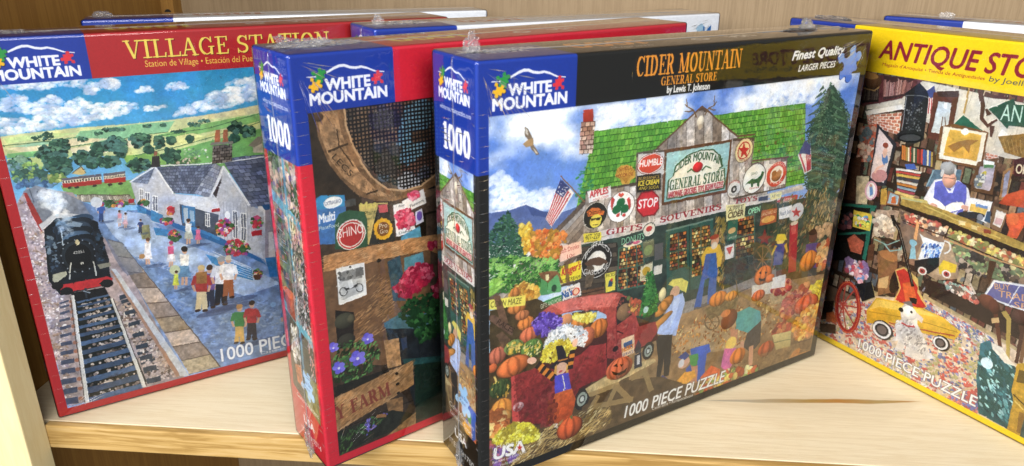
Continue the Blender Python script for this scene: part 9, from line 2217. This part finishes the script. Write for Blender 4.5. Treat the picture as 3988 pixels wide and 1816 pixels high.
    while z < BH-.02:                                       # ticks where the film grips the long edge
        l = .003+.006*R(); w = .0003+.0003*R()
        ridge(bm, L(.0004, yf, z), L(.0004+l, yf, z+.001*(R()-.3)), F, w, .00014); 
        if R() < .6: ridge(bm, L(xs, .0006, z), L(xs, .0006+l*.9, z+.002*R()), S, w, .00014)
        z += (.0022+.006*R())/detail
    for i in range(int(46*detail)):                         # creases across the end of the box
        zz = .01+.235*R(); yy = BD/2+(.001+.004*R())*(1 if R() < .5 else -1); l = .004+.012*R(); sgn = 1 if yy > BD/2 else -1
        ridge(bm, L(xs, yy, zz), L(xs, yy+sgn*l, zz+.004*(R()-.5)), S, .0004+.0004*R(), .00012)
    for i in range(int(5*detail)):                         # small puckers along the top edge
        xx = .01+.29*R(); l = .002+.006*R(); ridge(bm, L(xx, yf, BH-.002-.012*R()), L(xx+.002*(R()-.5), yf, BH-.004-l-.012*R()), F, .0004, .0001)
        xx = .01+.29*R(); ridge(bm, L(xx, .002, zt), L(xx+.003*(R()-.5), .004+.01*R(), zt), T, .0006, .00012)
    cr = link('film_crease', bm, FILM_RIDGE, wrap); cr['kind'] = 'stuff'
    # welded seam up the end and along the top
    bm = bmesh.new(); pts, ns = [], []
    for i in range(40):
        t = i/39; pts.append(L(xs, BD/2+.0016*noise.noise(Vector((t*5, seed, 0))), .002+(BH-.006)*t)); ns.append(S)
    pts.append(L(-.0002, BD/2, BH-.001)); ns.append(Vector((-.7, 0, .7)))
    for i in range(56):
        t = i/55; pts.append(L(.003+(BW-.006)*t, BD/2+.003*noise.noise(Vector((t*6, seed, 4))), zt)); ns.append(T)
    tube(bm, pts, ns, .0012, .0005, rnd); link('film_seam', bm, FILM_TIP, wrap, True)
    if tips:
        for nm in tips: lump('film_knot', wrap, L(*nm[0]), nm[1], seed+len(nm[0]), nm[2] if len(nm) > 2 else 0)
    return root
D2R = PI/180
puzzle_box(-.0444, .3619, 35.33*D2R, 'cider', 'black-bordered puzzle box with a country store and red truck picture, frontmost', (6.9, 6.4, 304, 228.3), 1,
           [((.011, .026, BH+.0048), (.0036, .0012, .0056), .25), ((.013, .0262, BH+.003), (.003, .0009, .0035), -.5), ((.026, .0255, BH+.0007), (.012, .0022, .0009)), ((-.001, .0255, .006), (.0012, .0035, .009)), ((.272, .026, BH+.0035), (.005, .0012, .0036), -.2), ((.277, .0255, BH+.002), (.003, .001, .003), .4), ((.268, .026, BH+.0007), (.016, .003, .001))])
puzzle_box(-.1414, .3698, 42.35*D2R, 'red', 'pinkish-red puzzle box with a garden sieve and flower box picture, between two others', (8.2, 6.6, 303, 225.7), 2,
           [((.018, .025, BH+.002), (.013, .003, .0026)), ((.008, .025, BH+.0045), (.004, .0012, .002), .4), ((.024, .022, BH+.002), (.009, .0012, .0024), -.15), ((.04, .0255, BH+.001), (.014, .003, .0014)), ((-.001, .0255, .007), (.0014, .005, .010))])
puzzle_box(-.3435, .4063, 36.61*D2R, 'village', 'dark red puzzle box with a steam train at a railway station, leftmost', (6.2, 6, 304.3, 229.3), 3, [((.02, .0255, BH+.001), (.012, .003, .001)), ((-.001, .0255, .03), (.0012, .003, .006))], .45)
puzzle_box(.1783, .6350, -56.1*D2R, 'antique', 'yellow-bordered puzzle box with a cluttered antique shop picture, at the right', (6.5, 5.2, 304, 224.5), 4, [((.02, .0255, BH+.001), (.014, .003, .0012))], .5)
puzzle_box(-.1284, .4956, 34.01*D2R, 'plain', 'white-banded puzzle box just behind the pinkish-red one, pale blue piece at its right end', (6.5, 6, 304, 226), 5, [((.012, .0255, BH+.003), (.0036, .0012, .0036)), ((.03, .0255, BH+.001), (.014, .003, .0012))], .6)
puzzle_box(-.3479, .5214, 27.0*D2R, 'plain', 'blue and white puzzle box at the back wall, behind the railway station one', (6.5, 6, 304, 226), 6, [((.012, .0255, BH+.002), (.006, .003, .002))], .6)
puzzle_box(.2648, .6686, -42.0*D2R, 'plain', 'blue and white puzzle box behind the yellow-bordered one, farthest right', (6.5, 6, 304, 226), 7, [((.04, .0255, BH+.002), (.005, .0012, .0024))], .6)
